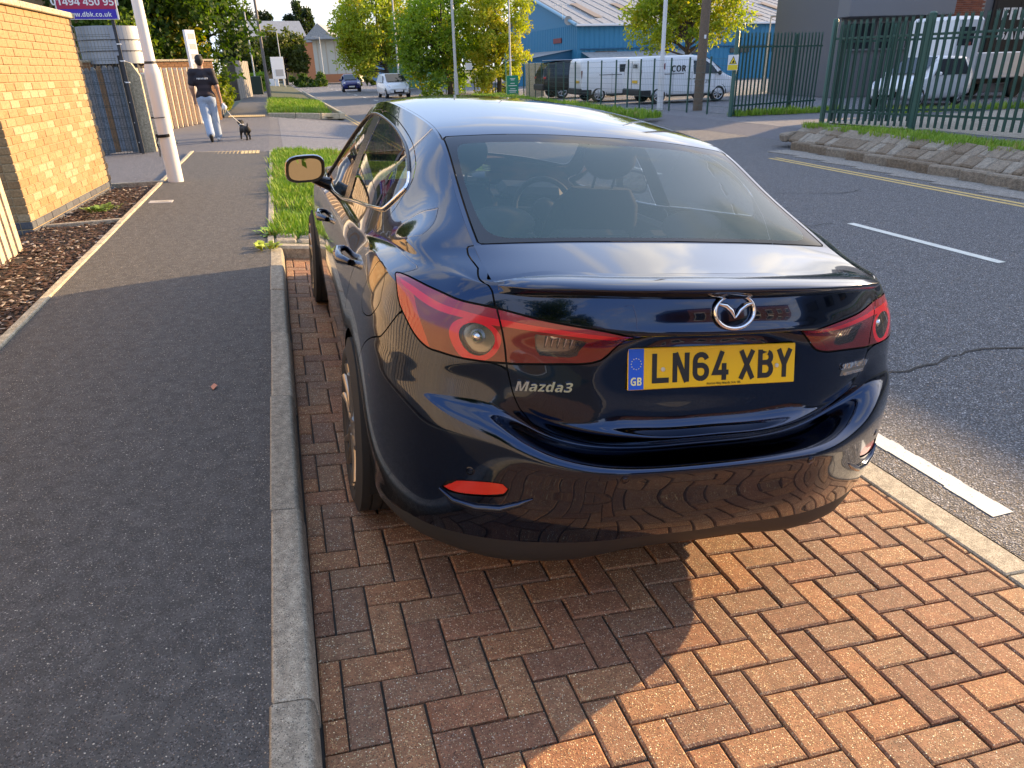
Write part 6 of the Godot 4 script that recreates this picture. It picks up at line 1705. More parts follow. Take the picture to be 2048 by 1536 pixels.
func plate_letter(ch: String) -> Array:                                       # strokes in a 50 x 79 mm cell
	var w := 43.0; var h := 65.0
	var V := func(a): return poly2(a)
	match ch:
		"L": return [V.call([7, 79, 7, 7, 50, 7])]
		"N": return [V.call([7, 0, 7, 79]), V.call([43, 0, 43, 79]), V.call([8, 79, 42, 0])]
		"X": return [V.call([6, 0, 44, 79]), V.call([44, 0, 6, 79])]
		"Y": return [V.call([6, 79, 25, 36]), V.call([44, 79, 25, 36]), V.call([25, 42, 25, 0])]
		"4": return [V.call([50, 21, 7, 21, 30, 79]), V.call([36, 0, 36, 46])]
		"6":
			var a := arc(Vector2(25, 55), Vector2(18, 17), 15, 180, 8); a.append_array(arc(Vector2(25, 24), Vector2(18, 17), 180, 270, 6))
			var b := arc(Vector2(25, 24), Vector2(18, 17), 270, 360, 6); b.append_array(arc(Vector2(25, 27), Vector2(18, 16), 0, 90, 6)); b.append(Vector2(12, 43))
			return [a, b]
		"B":
			var a: PackedVector2Array = V.call([7, 72, 28, 72]); a.append_array(arc(Vector2(27, 57.5), Vector2(15, 14.5), 90, -90, 8)); a.append_array(V.call([10, 43]))
			var b: PackedVector2Array = V.call([10, 42, 28, 42]); b.append_array(arc(Vector2(27, 24.5), Vector2(16, 17.5), 90, -90, 8)); b.append_array(V.call([0, 7]))
			return [a, b, V.call([7, 0, 7, 79])]
	return []

func ribbon(b: MB, p: PackedVector2Array, w: float, depth: float, x: Transform3D):      # one stroke, mitred at its bends
	var l := []; var r := []
	for k in p.size():
		var d0 := (p[k] - p[maxi(k - 1, 0)]).normalized(); var d1 := (p[mini(k + 1, p.size() - 1)] - p[k]).normalized()
		if k == 0: d0 = d1
		if k == p.size() - 1: d1 = d0
		var n := (d0 + d1).normalized().orthogonal()
		var s := w / 2 / maxf(0.35, n.dot(d0.orthogonal()))
		l.append(p[k] + n * s); r.append(p[k] - n * s)
	for k in p.size() - 1: b.extrude(PackedVector2Array([l[k], l[k + 1], r[k + 1], r[k]]), depth, x)

func lettering(b: MB, t: String, x: Transform3D, s: float, step: float, gap: float, depth: float):
	var at := 0.0
	for ch in t:
		if ch == " ": at += gap; continue
		var lift := 0.0
		for q in plate_letter(ch):
			var pl := PackedVector2Array()
			for e in q: pl.append((e + Vector2(at, 0)) * s)
			ribbon(b, pl, 14.0 * s, depth, x * Transform3D(Basis(), Vector3(0, 0, lift)))
			lift += 0.0002
		at += step

func car_paint(col: Color) -> StandardMaterial3D:
	var m := mat(col, 0.13, 1.0)
	m.clearcoat_enabled = true; m.clearcoat = 1.0; m.clearcoat_roughness = 0.015
	return m

func wheel(parent: Node3D, at: Vector3, face: float, rim_mat: Material, spokes := 5, r := 0.318, rim := 0.232, wide := 0.215):
	var w := Node3D.new()
	w.name = "wheel"
	parent.add_child(w, true)
	w.transform = Transform3D(Basis(Vector3(0, -face, 0), Vector3(face, 0, 0), Vector3(0, 0, 1)), at)   # the wheel's y points outwards
	var hw := wide / 2
	var t := MB.new()
	var pr := PackedVector2Array([Vector2(rim - 0.012, -hw + 0.03), Vector2(rim + 0.004, -hw + 0.012), Vector2(rim + 0.03, -hw), Vector2(r - 0.04, -hw + 0.002), Vector2(r - 0.012, -hw + 0.018)])
	for k in 5:
		var y := -hw + 0.03 + (wide - 0.06) * k / 4.0
		pr.append_array([Vector2(r, y - 0.017), Vector2(r, y + 0.014)])
		if k < 4: pr.append_array([Vector2(r - 0.008, y + 0.0145), Vector2(r - 0.008, y + 0.021)])
	pr.append_array([Vector2(r - 0.012, hw - 0.018), Vector2(r - 0.04, hw - 0.002), Vector2(rim + 0.03, hw), Vector2(rim + 0.004, hw - 0.012), Vector2(rim - 0.012, hw - 0.03)])
	t.lathe(pr, 56)
	put("tyre", t, M.tyre, w)
	var a := MB.new()
	a.lathe(PackedVector2Array([Vector2(rim - 0.01, -hw + 0.02), Vector2(rim - 0.012, hw - 0.03), Vector2(rim + 0.004, hw - 0.012), Vector2(rim + 0.002, hw - 0.004), Vector2(rim - 0.012, hw - 0.01), Vector2(rim - 0.022, hw - 0.04), Vector2(rim - 0.03, 0.0)]), 56)
	a.lathe(PackedVector2Array([Vector2(rim - 0.03, 0.0), Vector2(0.05, -0.02)]), 40)
	put("rim", a, M.dark_plastic, w)
	var sp := MB.new()
	for k in spokes:
		var an := TAU * k / spokes
		for sd in [-1.0, 1.0]:
			var d0 := Vector3(cos(an), 0, sin(an)); var tg := Vector3(-sin(an), 0, cos(an))
			var p0 = d0 * 0.045 + tg * sd * 0.018 + Vector3.UP * (hw - 0.028)
			var p1 = d0 * 0.14 + tg * sd * 0.026 + Vector3.UP * (hw - 0.022)
			var p2 = d0 * (rim - 0.012) + tg * sd * 0.05 + Vector3.UP * (hw - 0.016)
			sp.tube([p0, p1, p2], [0.02, 0.016, 0.02], 8, true, 0.7)
	sp.lathe(PackedVector2Array([Vector2(0.075, hw - 0.05), Vector2(0.07, hw - 0.016), Vector2(0.03, hw - 0.01), Vector2(0.0, hw - 0.009)]), 24)
	put("spokes", sp, rim_mat, w)

func seat(parent: Node, at: Vector3, wide := 0.5):
	var b := MB.new()
	var rings := []
	for k in 9:
		var t := k / 8.0
		var half := wide / 2 * (0.86 + 0.14 * sin(t * PI)) * (1.0 if t < 0.85 else lerpf(1.0, 0.7, (t - 0.85) / 0.15))
		var th := lerpf(0.09, 0.055, t)
		var c := Vector3(0, t * 0.62, t * 0.24)
		var ring := []
		for j in 16:
			var a := TAU * j / 16
			ring.append(at + c + Vector3(signf(cos(a)) * pow(absf(cos(a)), 0.6) * half, 0, -signf(sin(a)) * pow(absf(sin(a)), 0.7) * th))
		rings.append(ring)
	b.loft(rings)
	b.cbox(turn(at + Vector3(0, -0.02, -0.26), 0, 0.1), Vector3(wide, 0.14, 0.52), 0.05)
	put("seat", b, M.seat_cloth, parent)
	var h := MB.new()
	h.blob(at + Vector3(0, 0.76, 0.30), Vector3(0.135, 0.095, 0.06), 10, 16)
	for s in [-0.05, 0.05]: h.tube([at + Vector3(s, 0.60, 0.245), at + Vector3(s, 0.74, 0.295)], 0.007, 6)
	put("headrest", h, M.seat_cloth, parent)

func build_car():
	var car := thing("parked_car", "dark blue saloon parked on the red block paving beside the footpath", "car", bay * Transform3D(Basis(), Vector3(0.957, 0, -2.36)))
	var g := with_ends(net_of(BODY_NET), true, true)
	var s := skin(g, [7, 7, 7, 8, 8, 8, 8, 8, 8, 7, 6, 6, 6, 6, 6, 5, 4, 4, 4, 4], 5)
	var gaps := MB.new()
	var gap := func(x):
		if x: lay(gaps, x, false, -0.007); lay(gaps, x, true, -0.007)
	var r: Array
	# ---- tail lamps
	var lamp_edge := outline([Vector2(7.13, 15.6), Vector2(6.75, 15.88), Vector2(6.15, 15.63), Vector2(5.54, 15.41), Vector2(4.94, 15.04), Vector2(4.16, 14.8), Vector2(3.25, 14.25), Vector2(2.57, 13.87), Vector2(1.95, 13.39), Vector2(1.47, 12.6), Vector2(1.50, 12.3), Vector2(1.87, 11.03), Vector2(2.16, 10.75), Vector2(2.69, 10.67), Vector2(3.33, 10.53), Vector2(3.86, 10.28), Vector2(4.32, 10.09), Vector2(4.89, 10.19), Vector2(5.47, 10.34), Vector2(5.88, 10.42), Vector2(6.25, 11.01), Vector2(6.61, 12.29), Vector2(6.88, 13.49), Vector2(7.04, 14.4)], 3)
	r = carve(s, lamp_edge, 0.0028); gap.call(r[1]); s = r[2]
	var lamp: CarSkin = r[0]
	# ---- reflector, arches
	var refl_edge := outline([Vector2(5.3, 3.66), Vector2(5.03, 3.80), Vector2(4.45, 3.90), Vector2(3.92, 3.90), Vector2(3.93, 3.66), Vector2(4.35, 3.58), Vector2(4.91, 3.52), Vector2(5.2, 3.56)], 3)
	r = carve(s, refl_edge, 0.002); gap.call(r[1]); s = r[2]
	var refl: CarSkin = r[0]
	for az in [0.0, -2.7]:
		s = split(s, by(s, func(v, _p): return 1.0 if v.y > 0.9 else Vector2(v.z - az, v.y - 0.318).length() - 0.352))[1]
	# ---- valance, bumper, boot lid
	r = carve(s, poly2([-1, 2.05, 1.2, 2.05, 6.3, 2.0, 7.2, 1.6, 7.9, 0.8, 8.2, -2, -1, -2]), 0.0)
	var valance: CarSkin = r[0]; s = r[2]
	var low := [-1, 6.25, 1.0, 6.27, 1.78, 6.35, 2.6, 6.45, 3.19, 6.62, 3.51, 7.51, 3.72, 9.03, 3.86, 10.0]
	r = carve(s, poly2(low + [4.32, 10.09, 4.89, 10.19, 5.47, 10.34, 5.88, 10.39, 6.25, 11.01, 6.61, 12.29, 6.67, 12.47, 7.39, 9.03, 8.67, 5.71, 8.75, 5.0, 8.8, -2, -1, -2]), 0.0022)
	gap.call(r[1]); s = r[2]
	var bumper: CarSkin = r[0]
	var up := [3.9, 10.64, 3.98, 12.6, 4.08, 14.54, 4.14, 15.2, 4.19, 16.35, 4.5, 18.6, 5.5, 20.2, 6.5, 20.46, 7.0, 20.7, 7.02, 23, -1, 23]
	r = carve(s, poly2(low + up), 0.0025)
	gap.call(r[1]); s = r[2]
	var lid: CarSkin = r[0]
	# the tail lamp is in two pieces, either side of the boot opening
	r = carve(lamp, poly2([-1, 6.0, 3.79, 8.0, 3.9, 10.64, 3.98, 12.6, 4.08, 14.54, 4.14, 17, -1, 17]), 0.0025); gap.call(r[1])
	var lamps := [r[2], r[0]]
	# ---- side glass, filler flap, doors
	r = carve(s, outline([Vector2(7.87, 14.7), Vector2(7.52, 13.78), Vector2(7.5, 12.08), Vector2(7.75, 10.7), Vector2(8.05, 10.0), Vector2(8.45, 10.3), Vector2(8.57, 11.8), Vector2(8.35, 13.44), Vector2(8.1, 14.5)], 4), 0.0016)
	gap.call(r[1]); s = r[2]
	var flap: CarSkin = r[0]
	var pane_edge := poly2([14.9, 16.3, 13.56, 16.0, 12.69, 16.56, 11.71, 17.19, 10.7, 17.6, 10.1, 17.85, 9.9, 18.1, 9.77, 18.79, 9.79, 19.18, 10.13, 19.44, 10.66, 19.72, 11.21, 19.97, 11.75, 20.16, 12.77, 20.3, 13.4, 20.25, 14.0, 19.6, 14.5, 18.6, 15.0, 17.3])
	r = carve(s, pane_edge, 0.0); s = r[2]
	var panes: CarSkin = r[0]
	var doors := []
	for d in [[9.73, 19.35, 9.6, 18.4, 9.62, 16.6, 9.66, 13.9, 10.0, 10.5, 10.35, 7.5, 10.75, 5, 11, 2.6, 12.3, 2.6, 12.25, 17, 12.55, 20.55, 11.7, 20.45, 10.6, 20.0, 10.0, 19.7], [12.3, 2.6, 12.25, 17, 12.55, 20.55, 13.6, 20.55, 14.3, 19.7, 15.3, 17.9, 15.2, 16, 15.05, 10, 14.9, 2.6]]:
		r = carve(s, poly2(d), 0.002); gap.call(r[1]); s = r[2]
		doors.append(r[0])
	r = carve(panes, poly2([12.47, 15, 12.47, 17.0, 12.98, 20.04, 13.05, 22, 12.6, 22, 12.51, 20.04, 12.08, 17.2, 12.05, 15]), 0.001); gap.call(r[1])
	var pillar: CarSkin = r[0]; panes = r[2]
	r = carve(panes, poly2([10.40, 16.5, 10.42, 17.8, 10.82, 19.6, 10.9, 21, 11.0, 21, 10.93, 19.6, 10.54, 17.8, 10.5, 16.5]), 0.0)
	var bar: CarSkin = r[0]; panes = r[2]
	var window_parts := split(panes, by(panes, func(_v, p): return p.x - 12.4))
	var rear_parts := split(window_parts[0], by(window_parts[0], func(_v, p): return p.x - 10.7))
	var ends := split(s, by(s, func(v, _p): return v.z + 1.6))
	# ---- roof line
	var gd := with_ends(net_of(DECK_NET), true, false)
	var gr := with_ends(net_of(ROOF_NET), true, false)
	var deck := skin(gd, [5, 5, 5, 5, 4], 8)
	var top := skin(gr, [5, 5, 5, 6, 6], 7)
	r = carve(top, poly2([-2, 0.07, 4.78, 0.05, 4.74, 3.08, 3.6, 3.05, -2, 3.02]), 0.003); top = r[2]
	lay(gaps, r[1], false, -0.005); lay(gaps, r[1], true, -0.005)
	var back_glass: CarSkin = r[0]
	r = carve(back_glass, outline([Vector2(-4.0, 0.2), Vector2(-0.5, 0.2), Vector2(3.0, 0.24), Vector2(3.9, 0.36), Vector2(4.3, 0.75), Vector2(4.42, 1.6), Vector2(4.36, 2.5), Vector2(4.15, 2.75), Vector2(3.6, 2.8), Vector2(-0.5, 2.76), Vector2(-4.0, 2.76)], 4), 0.0)
	var clear_glass: CarSkin = r[0]; var frit: CarSkin = r[2]
	r = carve(top, poly2([-2, 6.45, 3.0, 6.45, 4.4, 6.5, 4.8, 8.0, 4.6, 8.12, -2, 8.16]), 0.003); top = r[2]
	var screen: CarSkin = r[0]
	lay(gaps, r[1], false, -0.005); lay(gaps, r[1], true, -0.005)
	r = carve(top, poly2([4.80, 2.9, 4.72, 3.3, 4.72, 6.35, 4.84, 6.35, 4.84, 3.3, 4.9, 2.9]), 0.0); top = r[2]
	var moulding: CarSkin = r[0]
	var tops := split(top, by(top, func(_v, p): return p.y - 8.3))
	# ---- put the panels together
	put("roof", both(tops[0]), M.paint, car)
	put("bonnet", both(tops[1]), M.paint, car)
	for mirror in [false, true]: put("roof_moulding", one(moulding, mirror, -0.002), M.rubber, car)
	var lid_all := both(lid); lay(lid_all, deck, false); lay(lid_all, deck, true)
	var lid_part := put("boot_lid", lid_all, M.paint, car)
	var bumper_part := put("rear_bumper", both(bumper), M.paint, car)
	put("valance", both(valance), M.dark_plastic, bumper_part)
	put("shut_line", gaps, M.black, car)
	var rear_window := put("rear_window", both(clear_glass), M.tinted_glass, car)
	put("window_border", both(frit), M.gloss_black, rear_window)
	put("windscreen", both(screen), M.side_glass, car)
	for mirror in [false, true]:
		put("rear_quarter_panel", one(ends[1], mirror), M.paint, car)
		put("front_wing", one(ends[0], mirror), M.paint, car)
		put("filler_flap", one(flap, mirror), M.paint, car)
		var rd := put("door", one(doors[0], mirror), M.paint, car)
		var fd := put("door", one(doors[1], mirror), M.paint, car)
		put("window", one(rear_parts[1], mirror, -0.003), M.side_glass, rd)
		put("window", one(rear_parts[0], mirror, -0.003), M.side_glass, rd)
		put("window", one(window_parts[1], mirror, -0.003), M.side_glass, fd)
		put("pillar_cover", one(pillar, mirror, 0.001), M.pillar, rd)
		put("window_bar", one(bar, mirror, 0.0), M.rubber, rd)
		# bright trim round the side glass
		var tr := []; var fr := []
		for k in range(1, 8): tr.append(k)
		var ring := []
		for q in outline(Array(pane_edge), 3):
			var sp := skin_point(g, q.x, q.y)
			ring.append(mx(sp[0] + sp[1] * 0.003, mirror))
		ring.append(ring[0])
		var tb := MB.new()
		tb.tube(ring.slice(0, 27), 0.0075, 6); put("window_trim", tb, M.chrome, car)
		tb = MB.new()
		tb.tube(ring.slice(26), 0.006, 6); put("window_seal", tb, M.pillar, car)
		# door handles
		for d in [[rd, 10.62, 12.6], [fd, 13.3, 11.6]]:
			var q := skin_point(g, d[1], d[2])
			var h := MB.new()
			var c: Vector3 = q[0]
			h.tube([mx(c + Vector3(0.004, 0, 0.115), mirror), mx(c + Vector3(0.034, 0.004, 0.075), mirror), mx(c + Vector3(0.038, 0.006, 0.0), mirror), mx(c + Vector3(0.032, 0.006, -0.075), mirror), mx(c + Vector3(0.004, 0.004, -0.11), mirror)], [0.012, 0.019, 0.017, 0.016, 0.011], 10, true, 1.0)
			put("handle", h, M.paint_dark, d[0])
		# tail lamps
		var sd := "lamp"
		for k in 2:
			tail_lamp(car, g, lamps[k], k, mirror)
		put("reflector", one(refl, mirror, -0.003), M.red_reflector, bumper_part)
		var lip := MB.new()
		var lp := []
		for q in [Vector2(5.35, 3.55), Vector2(5.0, 3.32), Vector2(4.5, 3.25), Vector2(4.0, 3.30), Vector2(3.6, 3.45), Vector2(3.3, 3.6)]:
			var sp := skin_point(g, q.x, q.y); lp.append(mx(sp[0] + sp[1] * 0.002, mirror))
		lip.tube(lp, [0.003, 0.008, 0.01, 0.01, 0.008, 0.002], 8)
		put("bumper_fin", lip, M.paint, bumper_part)
		# parking sensors and the tow-eye cover
		for q in [Vector2(4.68, 4.09), Vector2(1.71, 4.3)]:
			var sp := skin_point(g, q.x, q.y)
			var nn := mx(sp[1], mirror)
			var b := MB.new()
			var up2 := Vector3.UP; var bs := Basis(nn.cross(up2).normalized(), nn, nn.cross(nn.cross(up2)).normalized() * -1)
			b.lathe(PackedVector2Array([Vector2(0.0125, -0.002), Vector2(0.0125, 0.0012), Vector2(0.0105, 0.0018), Vector2(0.0098, 0.0006), Vector2(0.0085, 0.0006), Vector2(0.0075, 0.0025), Vector2(0, 0.003)]), 20, Transform3D(bs, mx(sp[0], mirror)))
			put("parking_sensor", b, M.paint_dark, bumper_part)
		wheel(car, mx(Vector3(0.80, 0.318, 0), mirror), -1.0 if mirror else 1.0, M.alloy)
		wheel(car, mx(Vector3(0.80, 0.318, -2.7), mirror), -1.0 if mirror else 1.0, M.alloy)
		for az in [0.0, -2.7]:
			var wl := MB.new()
			var pr := []
			for k in 2:
				var ring2 := []
				for j in 19:
					var a := deg_to_rad(-15 + 210.0 * j / 18)
					ring2.append(mx(Vector3(0.60 if k else 0.872, 0.318 + sin(a) * 0.358, az + cos(a) * 0.358), mirror))
				pr.append(ring2)
			wl.loft(pr, false, false)
			put("wheel_arch_liner", wl, M.black, car)
		door_mirror(car, mirror)
	# ---- small outer pieces
	spoiler(car, g)
	badges(lid_part, g)
	number_plate(lid_part)
	var fog := MB.new()
	fog.cbox(turn(Vector3(0.03, 0.262, 0.80), 0, 0.25), Vector3(0.20, 0.03, 0.06), 0.008)
	var fogb := put("fog_lamp_housing", fog, M.black, bumper_part)
	fog = MB.new(); fog.cbox(turn(Vector3(0.03, 0.264, 0.832), 0, 0.25), Vector3(0.165, 0.022, 0.01), 0.003)
	put("fog_lamp", fog, M.red_lens, fogb)
	for mirror in [false, true]:
		var low_lobe := MB.new()
		low_lobe.blob(mx(Vector3(0.50, 0.285, 0.70), mirror), Vector3(0.17, 0.06, 0.13), 10, 18)
		put("valance_lobe", low_lobe, M.dark_plastic, bumper_part)
	var fl := MB.new()
	fl.cbox(Transform3D(Basis(), Vector3(0, 0.235, -1.35)), Vector3(1.52, 0.05, 3.6), 0.01)
	fl.cbox(Transform3D(Basis(), Vector3(0, 0.33, 0.53)), Vector3(1.2, 0.05, 0.32), 0.01)
	fl.tube([Vector3(-0.45, 0.27, 0.55), Vector3(0.30, 0.27, 0.55)], 0.065, 14)
	fl.tube([Vector3(-0.8, 0.30, 0), Vector3(0.8, 0.30, 0)], 0.035, 8)
	put("underbody", fl, M.black, car)
	# ---- cabin
	var cab := MB.new()
	cab.cbox(turn(Vector3(0, 0.99, 0.22), 0, -0.06), Vector3(1.16, 0.03, 0.66), 0.01)
	cab.cbox(Transform3D(Basis(), Vector3(0, 0.62, 0.3)), Vector3(1.1, 0.5, 0.5), 0.02)
	put("parcel_shelf", cab, M.seat_cloth, car)
	cab = MB.new()
	cab.cbox(turn(Vector3(0, 1.045, 0.36), 0, -0.1), Vector3(0.26, 0.05, 0.05), 0.015)
	put("high_brake_lamp", cab, M.dark_plastic, car)
	cab = MB.new()
	for k in 3:
		cab.cbox(turn(Vector3(-0.38 + 0.38 * k, 0.78, -0.12), 0, 0.35), Vector3(0.37, 0.52, 0.14), 0.05)
	cab.cbox(turn(Vector3(0, 0.52, -0.42), 0, 0.1), Vector3(1.2, 0.16, 0.5), 0.04)
	for k in [-0.38, 0.38]: cab.blob(Vector3(k, 1.06, 0.02), Vector3(0.13, 0.06, 0.05), 8, 14)
	put("rear_seat", cab, M.seat_cloth, car)
	seat(car, Vector3(-0.36, 0.47, -1.02)); seat(car, Vector3(0.36, 0.47, -1.02))
	cab = MB.new()
	cab.cbox(turn(Vector3(0, 0.78, -1.98), 0, 0.12), Vector3(1.34, 0.26, 0.42), 0.07)
	cab.cbox(turn(Vector3(0.36, 0.93, -1.80), 0, 0.2), Vector3(0.40, 0.09, 0.18), 0.035)
	cab.cbox(turn(Vector3(0, 0.60, -1.5), 0, 0), Vector3(0.22, 0.22, 0.9), 0.04)
	cab.cbox(Transform3D(Basis(), Vector3(0, 0.40, -1.2)), Vector3(1.4, 0.03, 2.2), 0.01)
	for sx in [-0.74, 0.74]: cab.cbox(turn(Vector3(sx, 0.62, -0.95), 0, 0, 0.06 * signf(sx)), Vector3(0.05, 0.62, 1.9), 0.02)
	var dash := put("dashboard", cab, M.dash, car)
	cab = MB.new(); cab.cbox(turn(Vector3(0.0, 0.945, -1.79), 0, -0.12), Vector3(0.21, 0.115, 0.015), 0.005); put("display", cab, M.gloss_black, dash)
	var st := turn(Vector3(0.355, 0.865, -1.50), 0, -0.38)
	var wr := []
	for k in 29: wr.append(st * Vector3(cos(TAU * k / 28) * 0.18, sin(TAU * k / 28) * 0.18, 0))
	cab = MB.new(); cab.tube(wr, 0.016, 8, false)
	for a in [0.0, PI, -PI / 2]: cab.tube([st * Vector3.ZERO, st * Vector3(cos(a) * 0.17, sin(a) * 0.17, -0.005)], 0.018, 6)
	cab.tube([st * Vector3(0, 0, 0), st * Vector3(0, 0, -0.3)], 0.035, 8)
	cab.blob(st * Vector3(0, 0, 0.01), Vector3(0.075, 0.07, 0.035), 8, 14, st.basis)
	put("steering_wheel", cab, M.dash, dash)
	cab = MB.new(); cab.cbox(turn(Vector3(0.0, 1.285, -1.52), 0.25, 0.1), Vector3(0.24, 0.07, 0.03), 0.012); cab.tube([Vector3(0, 1.30, -1.53), Vector3(0, 1.36, -1.60)], 0.01, 6)
	put("interior_mirror", cab, M.dark_plastic, car)
	cab = MB.new()
	cab.cbox(turn(Vector3(0, 1.36, -0.95), 0, 0.05), Vector3(0.9, 0.015, 0.9), 0.006)
	put("headlining", cab, M.lining, car)

func tail_lamp(car: Node3D, g: Array, s: CarSkin, piece: int, mirror: bool):
	var t := Node3D.new()
	t.name = "tail_lamp"
	car.add_child(t, true)
	# upper tinted strip, bright red light bar under it, darker red below
	var bar_top := [7.0, 15.05, 6.5, 15.0, 6.0, 14.72, 5.2, 14.25, 4.58, 13.9, 4.17, 13.72, 3.9, 13.75, 3.0, 13.5, 2.14, 13.05, 1.9, 12.9, 1.5, 12.5]
	var bar_low := [1.6, 12.1, 2.14, 12.6, 3.0, 12.95, 3.9, 13.1, 4.17, 13.05, 4.58, 13.2, 5.2, 13.5, 5.9, 13.9, 6.35, 14.1, 6.75, 14.3]
	var r := carve(s, poly2(bar_top + bar_low), 0.0)
	put("light_bar", one(r[0], mirror), M.red_bright, t)
	var rest := split(r[2], by(r[2], func(_v, p):
		var k := 0.0
		for e in range(0, bar_top.size() - 2, 2):
			if p.x <= bar_top[e] and p.x >= bar_top[e + 2]:
				var w: float = (p.x - bar_top[e + 2]) / maxf(1e-5, bar_top[e] - bar_top[e + 2])
				k = lerpf(bar_top[e + 3], bar_top[e + 1], w); break
		if p.x > 7.0: k = 15.05
		return p.y - k))
	put("upper_lens", one(rest[1], mirror), M.red_smoke, t)
	var body: CarSkin = rest[0]
	if piece == 0:
		var edge := split(body, by(body, func(_v, p): return 6.05 - p.x + (p.y - 12.0) * 0.16))
		put("side_marker", one(edge[0], mirror), M.amber_red, t)
		body = edge[1]
		var ring := carve(body, ellipse(Vector2(4.62, 11.75), Vector2(0.62, 1.72)), 0.0)
		body = ring[2]
		var inner := carve(ring[0], ellipse(Vector2(4.56, 11.72), Vector2(0.42, 1.32)), 0.0)
		put("ring", one(inner[2], mirror, 0.0), M.red_bright, t)
		put("round_lens", one(inner[0], mirror, 0.0), M.clear_lens, t)
		put("reflector_bowl", one(inner[0], mirror, -0.028), M.bowl, t)
		var q := skin_point(g, 4.56, 11.75)
		var c := mx(q[0] - q[1] * 0.02, mirror); var nn := mx(q[1], mirror)
		var u := nn.cross(Vector3.UP).normalized(); var w2 := u.cross(nn)
		var b := MB.new()
		b.tube([c - nn * 0.008, c + nn * 0.006], [0.02, 0.014], 12)
		b.blob(c, Vector3.ONE * 0.013, 8, 12)
		put("bulb_holder", b, M.chrome, t)
	else:
		var win := carve(body, poly2([3.30, 12.72, 2.47, 12.38, 2.28, 12.3, 2.43, 10.98, 2.55, 10.9, 3.15, 10.84, 3.24, 11.2]), 0.0)
		body = win[2]
		put("reversing_lens", one(win[0], mirror), M.clear_lens, t)
		put("reflector_bowl", one(win[0], mirror, -0.022), M.bowl, t)
		var b := MB.new()
		for k in 5:
			var q0 := skin_point(g, 2.55 + 0.12 * k, 11.15); var q1 := skin_point(g, 2.55 + 0.12 * k, 12.2)
			b.tube([mx(q0[0] - q0[1] * 0.016, mirror), mx(q1[0] - q1[1] * 0.014, mirror)], 0.003, 5)
		var q2 := skin_point(g, 2.9, 12.3)
		b.blob(mx(q2[0] - q2[1] * 0.013, mirror), Vector3(0.014, 0.009, 0.009), 6, 10)
		put("bulb_holder", b, M.chrome, t)
	put("lower_lens", one(body, mirror), M.red_lens, t)

func ellipse(c: Vector2, r: Vector2, k := 28) -> PackedVector2Array:
	var o := PackedVector2Array()
	for e in k: o.append(c + Vector2(cos(TAU * e / k), sin(TAU * e / k)) * r)
	return o

func spoiler(car: Node3D, g: Array):
	var b := MB.new()
	var rings := []
	for k in 49:
		var x := -1.0 + 2.0 * k / 48
		var c := 4.02 * absf(x)
		var e := clampf((1.0 - absf(x)) / 0.16, 0, 1)
		e = e * e * (3 - 2 * e)
		var f := skin_point(g, c, 20.2); var a := skin_point(g, c, 17.4); var d := skin_point(g, c, 16.0)
		var kx := signf(x) if x != 0 else 1.0
		var fl := Vector3(kx, 1, 1)
		var front: Vector3 = (f[0] + Vector3(0, 0.0015, 0)) * fl
		var mid: Vector3 = (a[0] + Vector3(0, 0.018 * e + 0.002, -0.004)) * fl
		var lip: Vector3 = (a[0] + Vector3(0, 0.012 * e + 0.002, 0.050 * e + 0.002)) * fl
		var lip2: Vector3 = (a[0] + Vector3(0, 0.004 * e, 0.050 * e + 0.002)) * fl
		var under: Vector3 = (d[0] + Vector3(0, 0.006, 0.014 * e + 0.001)) * fl
		var back: Vector3 = (d[0] + Vector3(0, 0.004, -0.004)) * fl
		rings.append([back, under, under.lerp(lip2, 0.5) + Vector3(0, -0.002, 0.0), lip2, lip2.lerp(lip, 0.5) + Vector3(0, 0, 0.0022 * e), lip, lip.lerp(mid, 0.5) + Vector3(0, 0.0035 * e, 0), mid, front.lerp(mid, 0.5) + Vector3(0, 0.003 * e, 0), front, f[0] * fl + Vector3(0, -0.02, -0.005)])
	b.loft(rings, true, true)
	put("boot_spoiler", b, M.paint, car)

